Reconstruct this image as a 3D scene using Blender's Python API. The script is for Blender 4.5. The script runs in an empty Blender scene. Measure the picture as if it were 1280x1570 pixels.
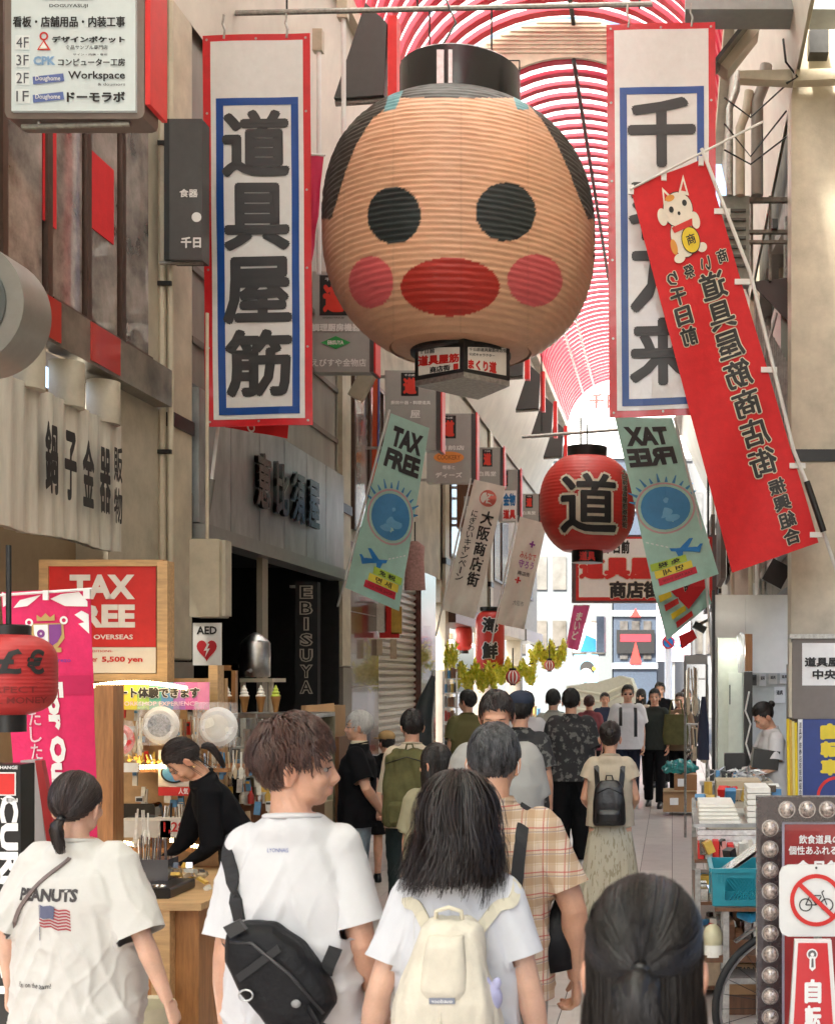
import bpy, math, random, colorsys
import numpy as np
from mathutils import Vector, Matrix, noise
from mathutils.bvhtree import BVHTree
random.seed(7); rnd = random.Random(11)
SC = bpy.context.scene; COL = SC.collection
# ---------------- camera, world, sun, exposure
cam = bpy.data.cameras.new('camera'); camo = bpy.data.objects.new('camera', cam); COL.objects.link(camo)
camo.location = (0, 0, 1.8); camo.rotation_euler = (math.radians(90), 0, 0)
cam.sensor_fit = 'VERTICAL'; cam.sensor_height = 36; cam.lens = 36*1900/1570
cam.shift_x = -390/1570; cam.shift_y = 255/1570; cam.clip_end = 2000; cam.clip_start = .05
cam.dof.use_dof = True; cam.dof.focus_distance = 7.5; cam.dof.aperture_fstop = 9
SC.camera = camo
W = bpy.data.worlds.new('World'); SC.world = W; W.use_nodes = True
nt = W.node_tree; bg = nt.nodes['Background']; sky = nt.nodes.new('ShaderNodeTexSky')
sky.sky_type = 'NISHITA'; sky.sun_disc = False; sky.sun_elevation = math.radians(52); sky.sun_rotation = math.radians(200)
sky.dust_density = 4; sky.air_density = 1.0
nt.links.new(sky.outputs[0], bg.inputs[0]); bg.inputs[1].default_value = .13
SUN = bpy.data.lights.new('sun', 'SUN'); SUN.energy = 4.8; SUN.angle = math.radians(9); SUN.color = (1, .94, .81)
so = bpy.data.objects.new('sun', SUN); COL.objects.link(so); so.rotation_euler = (math.radians(38), 0, math.radians(-20))
SC.view_settings.view_transform = 'Standard'; SC.view_settings.look = 'None'; SC.view_settings.exposure = 2.55
SC.view_settings.gamma = 1; SC.view_settings.use_curve_mapping = False
SC.render.engine = 'CYCLES'; SC.cycles.max_bounces = 8; SC.cycles.diffuse_bounces = 6; SC.cycles.transmission_bounces = 6
SC.cycles.caustics_reflective = False; SC.cycles.caustics_refractive = False; SC.cycles.sample_clamp_indirect = 6
SC.cycles.use_denoising = True
# ---------------- coordinates: camera looks along +Y down the street; depth D in metres
F = 1900.0; VX, VY, CZ = 1030.0, 1040.0, 1.8
def P(px, py, D): return Vector(((px-VX)*D/F, D, CZ-(py-VY)*D/F))
def PX(px, D): return (px-VX)*D/F
def PZ(py, D): return CZ-(py-VY)*D/F
# ---------------- materials
MATS = {}
def M(name, col, rough=.6, metal=0., var=.08, scale=14., bump=0., bscale=None, emit=0., trans=0., coat=0., sheen=0., attr=None, alpha=1., stretch=None, spec=None):
    if name in MATS: return MATS[name]
    m = bpy.data.materials.new(name); m.use_nodes = True; MATS[name] = m
    n = m.node_tree.nodes; l = m.node_tree.links; b = n['Principled BSDF']
    b.inputs['Roughness'].default_value = rough; b.inputs['Metallic'].default_value = metal
    if spec is not None: b.inputs['Specular IOR Level'].default_value = spec
    if coat: b.inputs['Coat Weight'].default_value = coat
    if sheen: b.inputs['Sheen Weight'].default_value = sheen
    if trans: b.inputs['Transmission Weight'].default_value = trans
    if alpha < 1: b.inputs['Alpha'].default_value = alpha
    tc = n.new('ShaderNodeTexCoord'); src = tc.outputs['Object']
    if stretch:
        mp = n.new('ShaderNodeMapping'); mp.inputs['Scale'].default_value = stretch; l.new(src, mp.inputs[0]); src = mp.outputs[0]
    nz = n.new('ShaderNodeTexNoise'); nz.inputs['Scale'].default_value = scale; nz.inputs['Detail'].default_value = 6; nz.inputs['Roughness'].default_value = .65
    l.new(src, nz.inputs['Vector'])
    c3 = (*col[:3], 1)
    mix = n.new('ShaderNodeMix'); mix.data_type = 'RGBA'; mix.blend_type = 'MULTIPLY'; mix.inputs[0].default_value = 1
    cr = n.new('ShaderNodeMapRange'); cr.inputs[1].default_value = .25; cr.inputs[2].default_value = .75
    cr.inputs[3].default_value = 1-var*1.6; cr.inputs[4].default_value = 1+var*.5; l.new(nz.outputs[0], cr.inputs[0])
    if attr:
        at = n.new('ShaderNodeAttribute'); at.attribute_name = attr; l.new(at.outputs[0], mix.inputs[6])
    else: mix.inputs[6].default_value = c3
    l.new(cr.outputs[0], mix.inputs[7]); l.new(mix.outputs[2], b.inputs['Base Color'])
    if emit:
        b.inputs['Emission Strength'].default_value = emit; l.new(mix.outputs[2], b.inputs['Emission Color'])
    if bump:
        bn = n.new('ShaderNodeTexNoise'); bn.inputs['Scale'].default_value = bscale or scale*4; bn.inputs['Detail'].default_value = 5; l.new(src, bn.inputs['Vector'])
        bp = n.new('ShaderNodeBump'); bp.inputs['Strength'].default_value = min(1, bump); bp.inputs['Distance'].default_value = .01*max(1, bump)
        l.new(bn.outputs[0], bp.inputs['Height']); l.new(bp.outputs[0], b.inputs['Normal'])
    return m
def hexc(r, g, b):
    f = lambda c: ((c/255+.055)/1.055)**2.4 if c > 10 else c/255/12.92
    return (f(r), f(g), f(b))
cream = M('cream_paint', (.56, .50, .38), .45, var=.22, scale=3.5, bump=.15, bscale=60)
cream_d = M('cream_wall', (.50, .46, .37), .6, var=.25, scale=2.5, bump=.2, bscale=40)
greybase = M('taupe_panel', (.19, .165, .14), .5, var=.15, scale=6)
steel = M('steel', (.5, .5, .5), .3, 1, var=.2, scale=20)
galv = M('galvanised_pipe', (.42, .41, .38), .42, .8, var=.3, scale=30)
darkm = M('dark_metal', (.03, .03, .03), .4, .5, var=.3)
blackp = M('black_paint', (.012, .012, .012), .35, var=.3)
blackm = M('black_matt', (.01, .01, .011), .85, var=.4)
white = M('white_paint', (.78, .78, .76), .5, var=.06, scale=8)
whiteb = M('white_board', (.72, .71, .67), .5, var=.1, scale=3)
vinylw = M('white_vinyl', (.66, .67, .67), .22, var=.05, coat=.3, bump=.35, bscale=9)
vinylred = M('red_vinyl', (.55, .012, .02), .3, var=.12, coat=.3, bump=.3, bscale=12)
vinylblue = M('blue_vinyl', (.005, .06, .28), .35, var=.1)
ink = M('black_ink', (.018, .017, .017), .6, var=.2)
inkred = M('red_ink', (.6, .02, .015), .5, var=.1)
inkblue = M('blue_ink', (.01, .16, .42), .5, var=.1)
inkwhite = M('white_ink', (.82, .82, .8), .5, var=.05)
inkgreen = M('green_ink', (.03, .35, .08), .5); inkpink = M('pink_ink', (.65, .12, .18), .5); inkyel = M('yellow_ink', (.75, .55, .02), .5)
signgrey = M('sign_grey', (.36, .36, .34), .4, var=.08, scale=5)
signdark = M('sign_dark_grey', (.075, .075, .075), .4, var=.1)
glass = M('dark_glass', (.10, .095, .09), .06, var=.5, scale=1.6, coat=.6, spec=.9)
wood = M('orange_wood', (.42, .19, .065), .45, var=.35, scale=5, stretch=(9, 9, 1), bump=.1)
woodd = M('brown_wood', (.16, .07, .03), .4, var=.3, scale=5, stretch=(9, 9, 1))
woodl = M('pale_wood', (.60, .38, .18), .5, var=.25, scale=5, stretch=(1, 9, 9))
brownfr = M('bronze_frame', (.10, .06, .045), .35, .4, var=.2)
carton = M('cardboard', (.42, .25, .12), .75, var=.15, scale=6, bump=.1)
clothred = M('red_cloth', (.62, .015, .02), .75, var=.1, bump=.2, bscale=80)
clothmint = M('mint_cloth', (.42, .68, .60), .75, var=.07, bump=.2, bscale=80)
clothwhite = M('white_cloth', (.72, .68, .60), .8, var=.06, bump=.2, bscale=80)
clothpink = M('pink_cloth', (.72, .015, .12), .7, var=.12, bump=.2, bscale=80)
clothblack = M('black_cloth', (.012, .013, .015), .8, var=.3, bump=.3, bscale=80)
plastic = M('clear_plastic', (.70, .70, .68), .12, var=.25, scale=30, coat=.8, bump=.8, bscale=35)
foamw = M('white_styrofoam', (.80, .78, .70), .6, var=.08, bump=.2, bscale=90)
goods_m = [M('goods_white', (.7, .68, .6), .4, var=.2, scale=40), M('goods_red', (.5, .05, .04), .4, var=.2, scale=40), M('goods_silver', (.6, .58, .54), .22, .9, var=.25, scale=40),
           M('goods_yellow', (.65, .42, .08), .4, var=.2), M('goods_brown', (.25, .12, .06), .5, var=.3), M('goods_black', (.02, .02, .02), .4), M('goods_blue', (.08, .25, .45), .4, var=.2), M('goods_beige', (.55, .44, .3), .5, var=.2)]
bulbw = M('warm_led', (1, .72, .34), .4, emit=4, var=0)
# ---------------- mesh building
def prop(o, label=None, cat=None, group=None, kind=None):
    if label: o['label'] = label
    if cat: o['category'] = cat
    if group: o['group'] = group
    if kind: o['kind'] = kind
    return o
def worldoff(p):
    v = Vector((0, 0, 0))
    while p: v = v+p.location; p = p.parent
    return v
def thing(name, label, cat, loc=(0, 0, 0), group=None, rz=0, kind=None):
    o = bpy.data.objects.new(name, None); COL.objects.link(o); o.location = loc; o.rotation_euler = (0, 0, rz); o.empty_display_size = .1
    return prop(o, label, cat, group, kind)
class MB:
    def __init__(s): s.v = []; s.f = []; s.m = []; s.cm = 0
    def mi(s, i): s.cm = i; return s
    def add(s, vs, fs):
        b = len(s.v); s.v.extend(Vector(v) for v in vs)
        for f in fs: s.f.append([b+i for i in f]); s.m.append(s.cm)
        return s
    def box(s, a, b, bev=0):
        (x0, y0, z0), (x1, y1, z1) = a, b
        x0, x1 = sorted((x0, x1)); y0, y1 = sorted((y0, y1)); z0, z1 = sorted((z0, z1))
        if bev:
            c = min(bev, (x1-x0)/2.01, (z1-z0)/2.01)
            o = [(x0+c, z0), (x1-c, z0), (x1-c*.3, z0+c*.3), (x1, z0+c), (x1, z1-c), (x1-c*.3, z1-c*.3), (x1-c, z1), (x0+c, z1), (x0+c*.3, z1-c*.3), (x0, z1-c), (x0, z0+c), (x0+c*.3, z0+c*.3)]
            return s.prism([(p[0], y0, p[1]) for p in o], (0, y1-y0, 0))
        return s.add([(x0, y0, z0), (x1, y0, z0), (x1, y1, z0), (x0, y1, z0), (x0, y0, z1), (x1, y0, z1), (x1, y1, z1), (x0, y1, z1)],
                     [(0, 3, 2, 1), (4, 5, 6, 7), (0, 1, 5, 4), (1, 2, 6, 5), (2, 3, 7, 6), (3, 0, 4, 7)])
    def obox(s, c, sz, R):
        c = Vector(c); vs = []
        for z in (-1, 1):
            for x, y in ((-1, -1), (1, -1), (1, 1), (-1, 1)): vs.append(c+R@Vector((x*sz[0]/2, y*sz[1]/2, z*sz[2]/2)))
        return s.add(vs, [(0, 3, 2, 1), (4, 5, 6, 7), (0, 1, 5, 4), (1, 2, 6, 5), (2, 3, 7, 6), (3, 0, 4, 7)])
    def prism(s, pts, d):
        d = Vector(d); n = len(pts); pts = [Vector(p) for p in pts]
        return s.add(pts+[p+d for p in pts], [list(range(n)), list(range(2*n-1, n-1, -1))]+[(i, i+n, (i+1) % n+n, (i+1) % n) for i in range(n)])
    def quad(s, pts): return s.add(pts, [list(range(len(pts)))])
    def tube(s, pts, rs, n=8, cap=True, sx=1., up=None, sy=1.):
        pts = [Vector(p) for p in pts]; k = len(pts)
        if not hasattr(rs, '__len__'): rs = [rs]*k
        ref = Vector(up) if up else None; rings = []; prev = None
        for i in range(k):
            t = (pts[min(i+1, k-1)]-pts[max(i-1, 0)])
            if t.length < 1e-9: t = Vector((0, 0, 1))
            t.normalize()
            if ref is not None: u = ref-t*ref.dot(t)
            elif prev is not None: u = prev-t*prev.dot(t)
            else:
                a = Vector((0, 0, 1)) if abs(t.z) < .9 else Vector((1, 0, 0)); u = a-t*a.dot(t)
            if u.length < 1e-6: u = t.orthogonal()
            u.normalize(); prev = u; w = t.cross(u)
            rings.append([pts[i]+(u*math.cos(2*math.pi*j/n)*sy+w*math.sin(2*math.pi*j/n)*sx)*rs[i] for j in range(n)])
        vs = [v for r in rings for v in r]; fs = []
        for i in range(k-1):
            for j in range(n): a = i*n+j; b = i*n+(j+1) % n; fs.append((a, b, b+n, a+n))
        if cap: fs.append(list(range(n-1, -1, -1))); fs.append([(k-1)*n+j for j in range(n)])
        return s.add(vs, fs)
    def rod(s, a, b, r=.01, n=8): return s.tube([a, b], r, n)
    def sphere(s, c, r, nu=16, nv=10):
        r = r if hasattr(r, '__len__') else (r, r, r); c = Vector(c); vs = []; fs = []
        for i in range(1, nv):
            th = math.pi*i/nv
            for j in range(nu):
                ph = 2*math.pi*j/nu; vs.append(c+Vector((r[0]*math.sin(th)*math.cos(ph), r[1]*math.sin(th)*math.sin(ph), r[2]*math.cos(th))))
        b = len(vs); vs += [c+Vector((0, 0, r[2])), c-Vector((0, 0, r[2]))]
        for i in range(nv-2):
            for j in range(nu): a = i*nu+j; d = i*nu+(j+1) % nu; fs.append((a, a+nu, d+nu, d))
        for j in range(nu): fs.append((b, j, (j+1) % nu)); o = (nv-2)*nu; fs.append((b+1, o+(j+1) % nu, o+j))
        return s.add(vs, fs)
    def lathe(s, c, prof, n=24, cap=True):
        c = Vector(c); vs = []; fs = []; k = len(prof)
        for r, z in prof:
            for j in range(n): a = 2*math.pi*j/n; vs.append(c+Vector((r*math.cos(a), r*math.sin(a), z)))
        for i in range(k-1):
            for j in range(n): a = i*n+j; b = i*n+(j+1) % n; fs.append((a, b, b+n, a+n))
        if cap: fs.append(list(range(n-1, -1, -1))); fs.append([(k-1)*n+j for j in range(n)])
        return s.add(vs, fs)
    def rings(s, rr, n=24, cap=True):   # rr: (cx,cy,z,rx,ry) superellipse rings
        vs = []; fs = []; k = len(rr)
        for q in rr:
            cx, cy, z, rx, ry = q[:5]; e = q[5] if len(q) > 5 else .85
            for j in range(n):
                a = 2*math.pi*j/n; ca, sa = math.cos(a), math.sin(a)
                vs.append(Vector((cx+rx*math.copysign(abs(ca)**e, ca), cy+ry*math.copysign(abs(sa)**e, sa), z)))
        for i in range(k-1):
            for j in range(n): a = i*n+j; b = i*n+(j+1) % n; fs.append((a, b, b+n, a+n))
        if cap: fs.append(list(range(n-1, -1, -1))); fs.append([(k-1)*n+j for j in range(n)])
        return s.add(vs, fs)
    def mesh(s, name, mats, off=Vector((0, 0, 0)), smooth=False):
        me = bpy.data.meshes.new(name); me.from_pydata([tuple(v-off) for v in s.v], [], s.f)
        for m in (mats if isinstance(mats, (list, tuple)) else [mats]): me.materials.append(m)
        if any(s.m): me.polygons.foreach_set('material_index', s.m)
        if smooth:
            me.polygons.foreach_set('use_smooth', [True]*len(me.polygons))
            if smooth != 'all': me.set_sharp_from_angle(angle=math.radians(40))
        me.update(); return me
    def build(s, name, mats, parent=None, smooth=False, local=False, label=None, cat=None, group=None, kind=None):
        if not s.v: return None
        off = Vector((0, 0, 0))
        if parent is not None: off = Vector((0, 0, 0)) if local else worldoff(parent)
        else:
            xs = [v.x for v in s.v]; ys = [v.y for v in s.v]; off = Vector(((min(xs)+max(xs))/2, (min(ys)+max(ys))/2, min(v.z for v in s.v)))
            if kind == 'structure': off = Vector((0, 0, 0))
        o = bpy.data.objects.new(name, s.mesh(name, mats, off, smooth)); COL.objects.link(o)
        if parent is not None: o.parent = parent
        else: o.location = off
        return prop(o, label, cat, group, kind)
def B(a, b, name, mat, parent=None, bev=0, **k): return MB().box(a, b, bev).build(name, mat, parent, **k)
def pbox(x0, y0, x1, y1, D, dep=.05, bev=0): # box whose front face spans those pixels at depth D
    a = P(x0, y1, D); b = P(x1, y0, D); return MB().box(a, (b.x, D+dep, b.z), bev)
def dup(o, loc=None, parent=None, label=None):
    c = o.copy(); COL.objects.link(c); c.parent = parent if parent is not None else o.parent
    if loc is not None: c.location = loc
    if label: c['label'] = label
    for ch in [x for x in bpy.data.objects if x.parent == o]: dup(ch, None, c)
    return c
# ---------------- lettering
_tc = {}
def glyph(ch, off=0.):
    k = (ch, off)
    if k in _tc: return _tc[k]
    c = bpy.data.curves.new('t', 'FONT'); c.body = ch; c.offset = off; c.resolution_u = 2
    o = bpy.data.objects.new('t', c); COL.objects.link(o); bpy.context.view_layer.update()
    me = bpy.data.meshes.new_from_object(o.evaluated_get(bpy.context.evaluated_depsgraph_get()))
    vs = [(v.co.x, v.co.y) for v in me.vertices]; fs = [list(p.vertices) for p in me.polygons]
    bpy.data.objects.remove(o); bpy.data.meshes.remove(me); bpy.data.curves.remove(c)
    if vs:
        a = np.array(vs); lo, hi = a.min(0), a.max(0)
    else: lo = np.zeros(2); hi = np.ones(2)*.3
    _tc[k] = (vs, fs, lo, hi); return _tc[k]
def text2d(body, box, off=.02, vertical=False, mirror=False, fill=.92, rot=0, extra=0.):
    """glyph outlines inside box (u0,v0,u1,v1), v down; returns verts2d, faces"""
    u0, v0, u1, v1 = box; V = []; Fc = []
    def put(ch, b, keep=False):
        cjk = ord(ch[0]) > 0x2E00 and off > .017 or (ch == '|' and False)
        vs, fs, lo, hi = glyph(ch, 0. if cjk else off)
        if not vs: return
        r = off if cjk else 0.; lo = lo-r; hi = hi+r; w, h = hi-lo; bw, bh = b[2]-b[0], b[3]-b[1]
        if extra:
            gw, gh = (h, w) if rot == 90 else (w, h)
            du, dv = bw*extra/max(gw-2*extra, .1), bh*extra/max(gh-2*extra, .1); b = (b[0]-du, b[1]-dv, b[2]+du, b[3]+dv); bw += 2*du; bh += 2*dv
        nc = (8 if r > .03 else 6) if cjk else 0
        for c_ in range(nc+1):
            n = len(V); ax, ay = (r*math.cos(2*math.pi*c_/nc), r*math.sin(2*math.pi*c_/nc)) if c_ < nc else (0, 0)
            for x, y in vs:
                s_, t_ = (x+ax-lo[0])/max(w, 1e-6), 1-(y+ay-lo[1])/max(h, 1e-6)
                if rot == 90: s_, t_ = 1-t_, s_
                V.append((b[0]+s_*bw, b[1]+t_*bh, .00025*c_))
            Fc.extend([[n+i for i in f] for f in fs])
    if vertical:
        n = len(body); ch_h = (v1-v0)/n
        for i, ch in enumerate(body):
            if ch == ' ': continue
            m = (1-fill)/2*ch_h; small = .28 if ch in 'ーい' else 0
            if ch == 'ー': put('|', (u0+(u1-u0)*.42, v0+i*ch_h+m, u0+(u1-u0)*.58, v0+(i+1)*ch_h-m))
            else: put(ch, (u0, v0+i*ch_h+m, u1, v0+(i+1)*ch_h-m))
    else: put(body, (u0, v0, u1, v1))
    if mirror: V = [(u0+u1-x, y, z) for x, y, z in V]; Fc = [f[::-1] for f in Fc]
    return V, Fc
class Quad:
    """a flat or waving sheet given by four corners (top-left, top-right, bottom-right, bottom-left)"""
    def __init__(s, c, wave=0, freq=2.2, ph=0, mirror=False):
        s.c = [Vector(p) for p in c]; s.wave = wave; s.freq = freq; s.ph = ph; s.mir = mirror
        s.n = (s.c[1]-s.c[0]).cross(s.c[3]-s.c[0]).normalized()
        if s.n.y > 0: s.n = -s.n
        s.w = (s.c[1]-s.c[0]).length; s.h = (s.c[3]-s.c[0]).length
    def at(s, u, v, off=0):
        if s.mir: u = 1-u
        a, b, c, d = s.c; p = (a*(1-u)+b*u)*(1-v)+(d*(1-u)+c*u)*v
        if s.wave: off += s.wave*(math.sin(s.freq*2*math.pi*(u*.8+v*.45)+s.ph)+.55*math.sin(s.freq*5.1*(u-.9*v)+s.ph*2+3*v)+.4*math.sin(17*v+5*u+s.ph))*(.35+.65*v)
        return p+s.n*off
    def sheet(s, nu=1, nv=1, th=.003, off=0, box=(0, 0, 1, 1)):
        u0, v0, u1, v1 = box; m = MB(); vs = []; k = (nu+1)*(nv+1)
        for o in (off, off-th):
            for j in range(nv+1):
                for i in range(nu+1): vs.append(s.at(u0+(u1-u0)*i/nu, v0+(v1-v0)*j/nv, o))
        fs = []
        for j in range(nv):
            for i in range(nu):
                a = j*(nu+1)+i; fs.append((a, a+nu+1, a+nu+2, a+1)); fs.append((k+a, k+a+1, k+a+nu+2, k+a+nu+1))
        per = [i for i in range(nu+1)]+[(j)*(nu+1)+nu for j in range(1, nv+1)]+[nv*(nu+1)+i for i in range(nu-1, -1, -1)]+[j*(nu+1) for j in range(nv-1, 0, -1)]
        for a, b in zip(per, per[1:]+per[:1]): fs.append((a, b, b+k, a+k))
        m.add(vs, fs); return m
    def put(s, mb, V, Fc, off): mb.add([s.at(u, v, off+d) for u, v, d in V], Fc); return mb
    def text(s, body, box, mat, parent, off=.004, bold=.02, vertical=False, outline=None, ow=.045, name='lettering', rot=0):
        if outline:
            m = MB(); s.put(m, *text2d(body, box, bold+ow, vertical, rot=rot, extra=ow), off); m.build(name+'_outline', outline, parent); off += .003
        m = MB(); s.put(m, *text2d(body, box, bold, vertical, rot=rot), off); return m.build(name, mat, parent)
    def shape(s, pts, mat, parent, off=.004, name='printed_shape', sub=0):
        m = MB(); m.quad([s.at(u, v, off) for u, v in pts]); return m.build(name, mat, parent)
    def rect(s, box, mat, parent, off=.003, name='printed_panel', nu=4, nv=4):
        return s.sheet(nu, nv, .001, off, box).build(name, mat, parent)
    def disc(s, cu, cv, ru, mat, parent, off=.004, name='printed_disc', n=28, rv=None, inner=0):
        rv = rv if rv is not None else ru*s.w/s.h; m = MB()
        o = [s.at(cu+ru*math.cos(2*math.pi*i/n), cv+rv*math.sin(2*math.pi*i/n), off) for i in range(n)]
        if inner:
            q = [s.at(cu+inner*ru*math.cos(2*math.pi*i/n), cv+inner*rv*math.sin(2*math.pi*i/n), off) for i in range(n)]
            m.add(o+q, [(i, (i+1) % n, (i+1) % n+n, i+n) for i in range(n)])
        else: m.add(o+[s.at(cu, cv, off)], [(i, (i+1) % n, n) for i in range(n)])
        return m.build(name, mat, parent)
def PQ(x0, y0, x1, y1, D, **k): return Quad([P(x0, y0, D), P(x1, y0, D), P(x1, y1, D), P(x0, y1, D)], **k)
def PQ4(c, D, **k):
    D = D if hasattr(D, '__len__') else [D]*4
    return Quad([P(x, y, d) for (x, y), d in zip(c, D)], **k)
# ================= ground and street
LX, RX = -3.6, 1.0
B((-60, -20, -.3), (60, 160, -.012), 'ground', M('asphalt', (.06, .06, .06), .85, var=.3), kind='structure')
tile_m = [M('floor_tile_cream', (.60, .54, .50), .28, var=.14, scale=6, bump=.08, bscale=200, coat=.15), M('floor_tile_pinkish', (.52, .45, .43), .28, var=.14, scale=6, bump=.08, bscale=200, coat=.15)]
fl = B((LX, -10, -.2), (RX+3.0, 34, -.004), 'street_floor', M('floor_mortar', (.12, .11, .10), .8), kind='structure')
tm = [MB().box((0, 0, 0), (.294, .594, .006)).mesh('tile', m) for m in tile_m]
nt_ = 0; rest = [MB(), MB()]
for j in range(int((34+4)/.6)):
    for i in range(15):
        x = -3.6+i*.3+.003; y = -4+j*.6+.003; k = 1 if (i % 5 == 2) or rnd.random() < .12 else 0
        if 2.6 < y < 20 and -1.9 < x < .3 and nt_ < 280:
            o = bpy.data.objects.new('tile', tm[k]); COL.objects.link(o); o.parent = fl; o.location = (x, y, -.004+rnd.random()*.0012); nt_ += 1
        else: rest[k].box((x, y, -.004), (x+.294, y+.594, .002))
for k in (0, 1): rest[k].build('tile_field', tile_m[k], fl, kind='stuff')
# ================= arcade roof
AX = -1.33
def arch(x, w, zb, rise, n=26): return [(AX+x-w*math.cos(math.pi*i/n), zb+rise*math.sin(math.pi*i/n)) for i in range(n+1)]
roof = thing('arcade_roof', 'vaulted arcade roof of white panels between red arched ribs', 'roof', (AX, 16, 8.5))
ribm = M('red_rib_paint', (.62, .018, .05), .4, var=.1)
ptr = bpy.data.materials.new('translucent_panel'); ptr.use_nodes = True; n_ = ptr.node_tree.nodes; l_ = ptr.node_tree.links
tr = n_.new('ShaderNodeBsdfTranslucent'); tr.inputs[0].default_value = (.84, .92, .84, 1); pr = n_['Principled BSDF']; pr.inputs['Base Color'].default_value = (.8, .8, .8, 1); pr.inputs['Roughness'].default_value = .4
mx = n_.new('ShaderNodeMixShader'); mx.inputs[0].default_value = .88; nzr = n_.new('ShaderNodeTexNoise'); nzr.inputs['Scale'].default_value = 1.2; crr = n_.new('ShaderNodeMapRange')
crr.inputs[3].default_value = .78; crr.inputs[4].default_value = 1.0; l_.new(nzr.outputs[0], crr.inputs[0]); mt_ = n_.new('ShaderNodeMix'); mt_.data_type = 'RGBA'; mt_.blend_type = 'MULTIPLY'; mt_.inputs[0].default_value = 1; mt_.inputs[6].default_value = (.84, .93, .86, 1); l_.new(crr.outputs[0], mt_.inputs[7]); l_.new(mt_.outputs[2], tr.inputs[0])
l_.new(pr.outputs[0], mx.inputs[1]); l_.new(tr.outputs[0], mx.inputs[2]); l_.new(mx.outputs[0], n_['Material Output'].inputs[0])
def vault(w, zb, rise, y0, y1, step, rw, rt, panel_w):
    pr_ = arch(0, w, zb, rise); pi_ = arch(0, w-rt, zb, rise-rt)
    m = MB(); k = len(pr_)
    vs = [(x, 0, z) for x, z in pr_]+[(x, 0, z) for x, z in pi_]+[(x, rw, z) for x, z in pr_]+[(x, rw, z) for x, z in pi_]
    fs = []
    for i in range(k-1): fs += [(i, i+1, k+i+1, k+i), (2*k+i, 3*k+i, 3*k+i+1, 2*k+i+1), (k+i, k+i+1, 3*k+i+1, 3*k+i), (i, 2*k+i, 2*k+i+1, i+1)]
    me = m.add(vs, fs).mesh('arch_rib', ribm, Vector((0, 0, 0)))
    po = arch(0, w+.02, zb, rise+.02)
    m = MB(); m.add([(x, 0, z) for x, z in po]+[(x, panel_w-.02, z) for x, z in po], [(i, i+1, k+i+1, k+i) for i in range(k-1)])
    pm = m.mesh('roof_panel', ptr, Vector((0, 0, 0)), smooth=True)
    y = y0
    while y < y1:
        o = bpy.data.objects.new('arch_rib', me); COL.objects.link(o); o.parent = roof; o.location = Vector((0, y, 0))-roof.location; y += step
    y = y0
    while y < y1-.01:
        o = bpy.data.objects.new('roof_panel', pm); COL.objects.link(o); o.parent = roof; o.location = Vector((0, y, 0))-roof.location; y += panel_w
vault(1.95, 8.6, 1.72, -9.60, .64, 1.28, .14, .06, 1.28)
vault(1.95, 8.6, 1.72, .64, 16, .32, .14, .06, 1.28)
vault(1.5, 8.5, 1.36, 16.06, 33.3, .32, .115, .05, 1.28)
# gable between the two vaults: corrugated cream boards
g = MB(); ao = arch(0, 2.0, 8.45, 1.85); ai = arch(0, 1.46, 8.45, 1.36)
k = len(ao)
for i in range(k-1):
    g.add([(ao[i][0], 15.98, ao[i][1]), (ao[i+1][0], 15.98, ao[i+1][1]), (ai[i+1][0], 15.98, ai[i+1][1]), (ai[i][0], 15.98, ai[i][1]),
           (ao[i][0], 16.03, ao[i][1]), (ao[i+1][0], 16.03, ao[i+1][1]), (ai[i+1][0], 16.03, ai[i+1][1]), (ai[i][0], 16.03, ai[i][1])], [(0, 1, 2, 3), (4, 7, 6, 5), (3, 2, 6, 7), (0, 4, 5, 1)])
g.build('gable_board', cream, roof)
g = MB()
for q in range(9):
    z = 9.87+q*.055; half = math.sqrt(max(0, 1-((z-8.45)/1.85)**2))*1.95
    g.tube([(AX-half*.97, 15.975, z), (AX+half*.97, 15.975, z)], .014, 6)
g.build('gable_corrugation', cream, roof)
MB().rod((AX+.06, -9.5, 10.24), (AX+.06, 16, 10.24), .03).rod((AX+.06, 16, 9.78), (AX+.06, 33.3, 9.78), .03).build('ridge_pipe', darkm, roof)
for s_, mt in ((-1, white), (1, white)):
    for t_ in (.55, .8): a = math.pi/2+s_*t_; MB().rod((AX+1.46*math.cos(a), 16, 8.5+1.31*math.sin(a)), (AX+1.46*math.cos(a), 33.3, 8.5+1.31*math.sin(a)), .025).build('purlin', mt, roof)
for (w, zb, y0, y1) in ((1.95, 8.6, -9.6, 16), (1.5, 8.5, 16, 33.4)):
    for s_ in (-1, 1): B((AX+s_*w-.09, y0, zb-.16), (AX+s_*w+.09, y1, zb), 'eaves_beam', cream, roof)
# coves between facades and vault
ceil = MB()
for y0, y1, w in ((-9.6, 16, 1.95), (16, 33.4, 1.5)):
    for s_, xw in ((-1, LX), (1, RX)):
        xe = AX+s_*w; ceil.add([(xw, y0, 6.7), (xw, y1, 6.7), (xe, y1, 8.5), (xe, y0, 8.5), (xw+.05*s_, y0, 6.8), (xw+.05*s_, y1, 6.8), (xe, y1, 8.62), (xe, y0, 8.62)], [(0, 1, 2, 3), (4, 7, 6, 5), (3, 2, 6, 7)])
ceil.build('cove_ceiling', M('cove_paint', (.74, .70, .62), .5, var=.12, scale=2), kind='structure')
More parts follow.
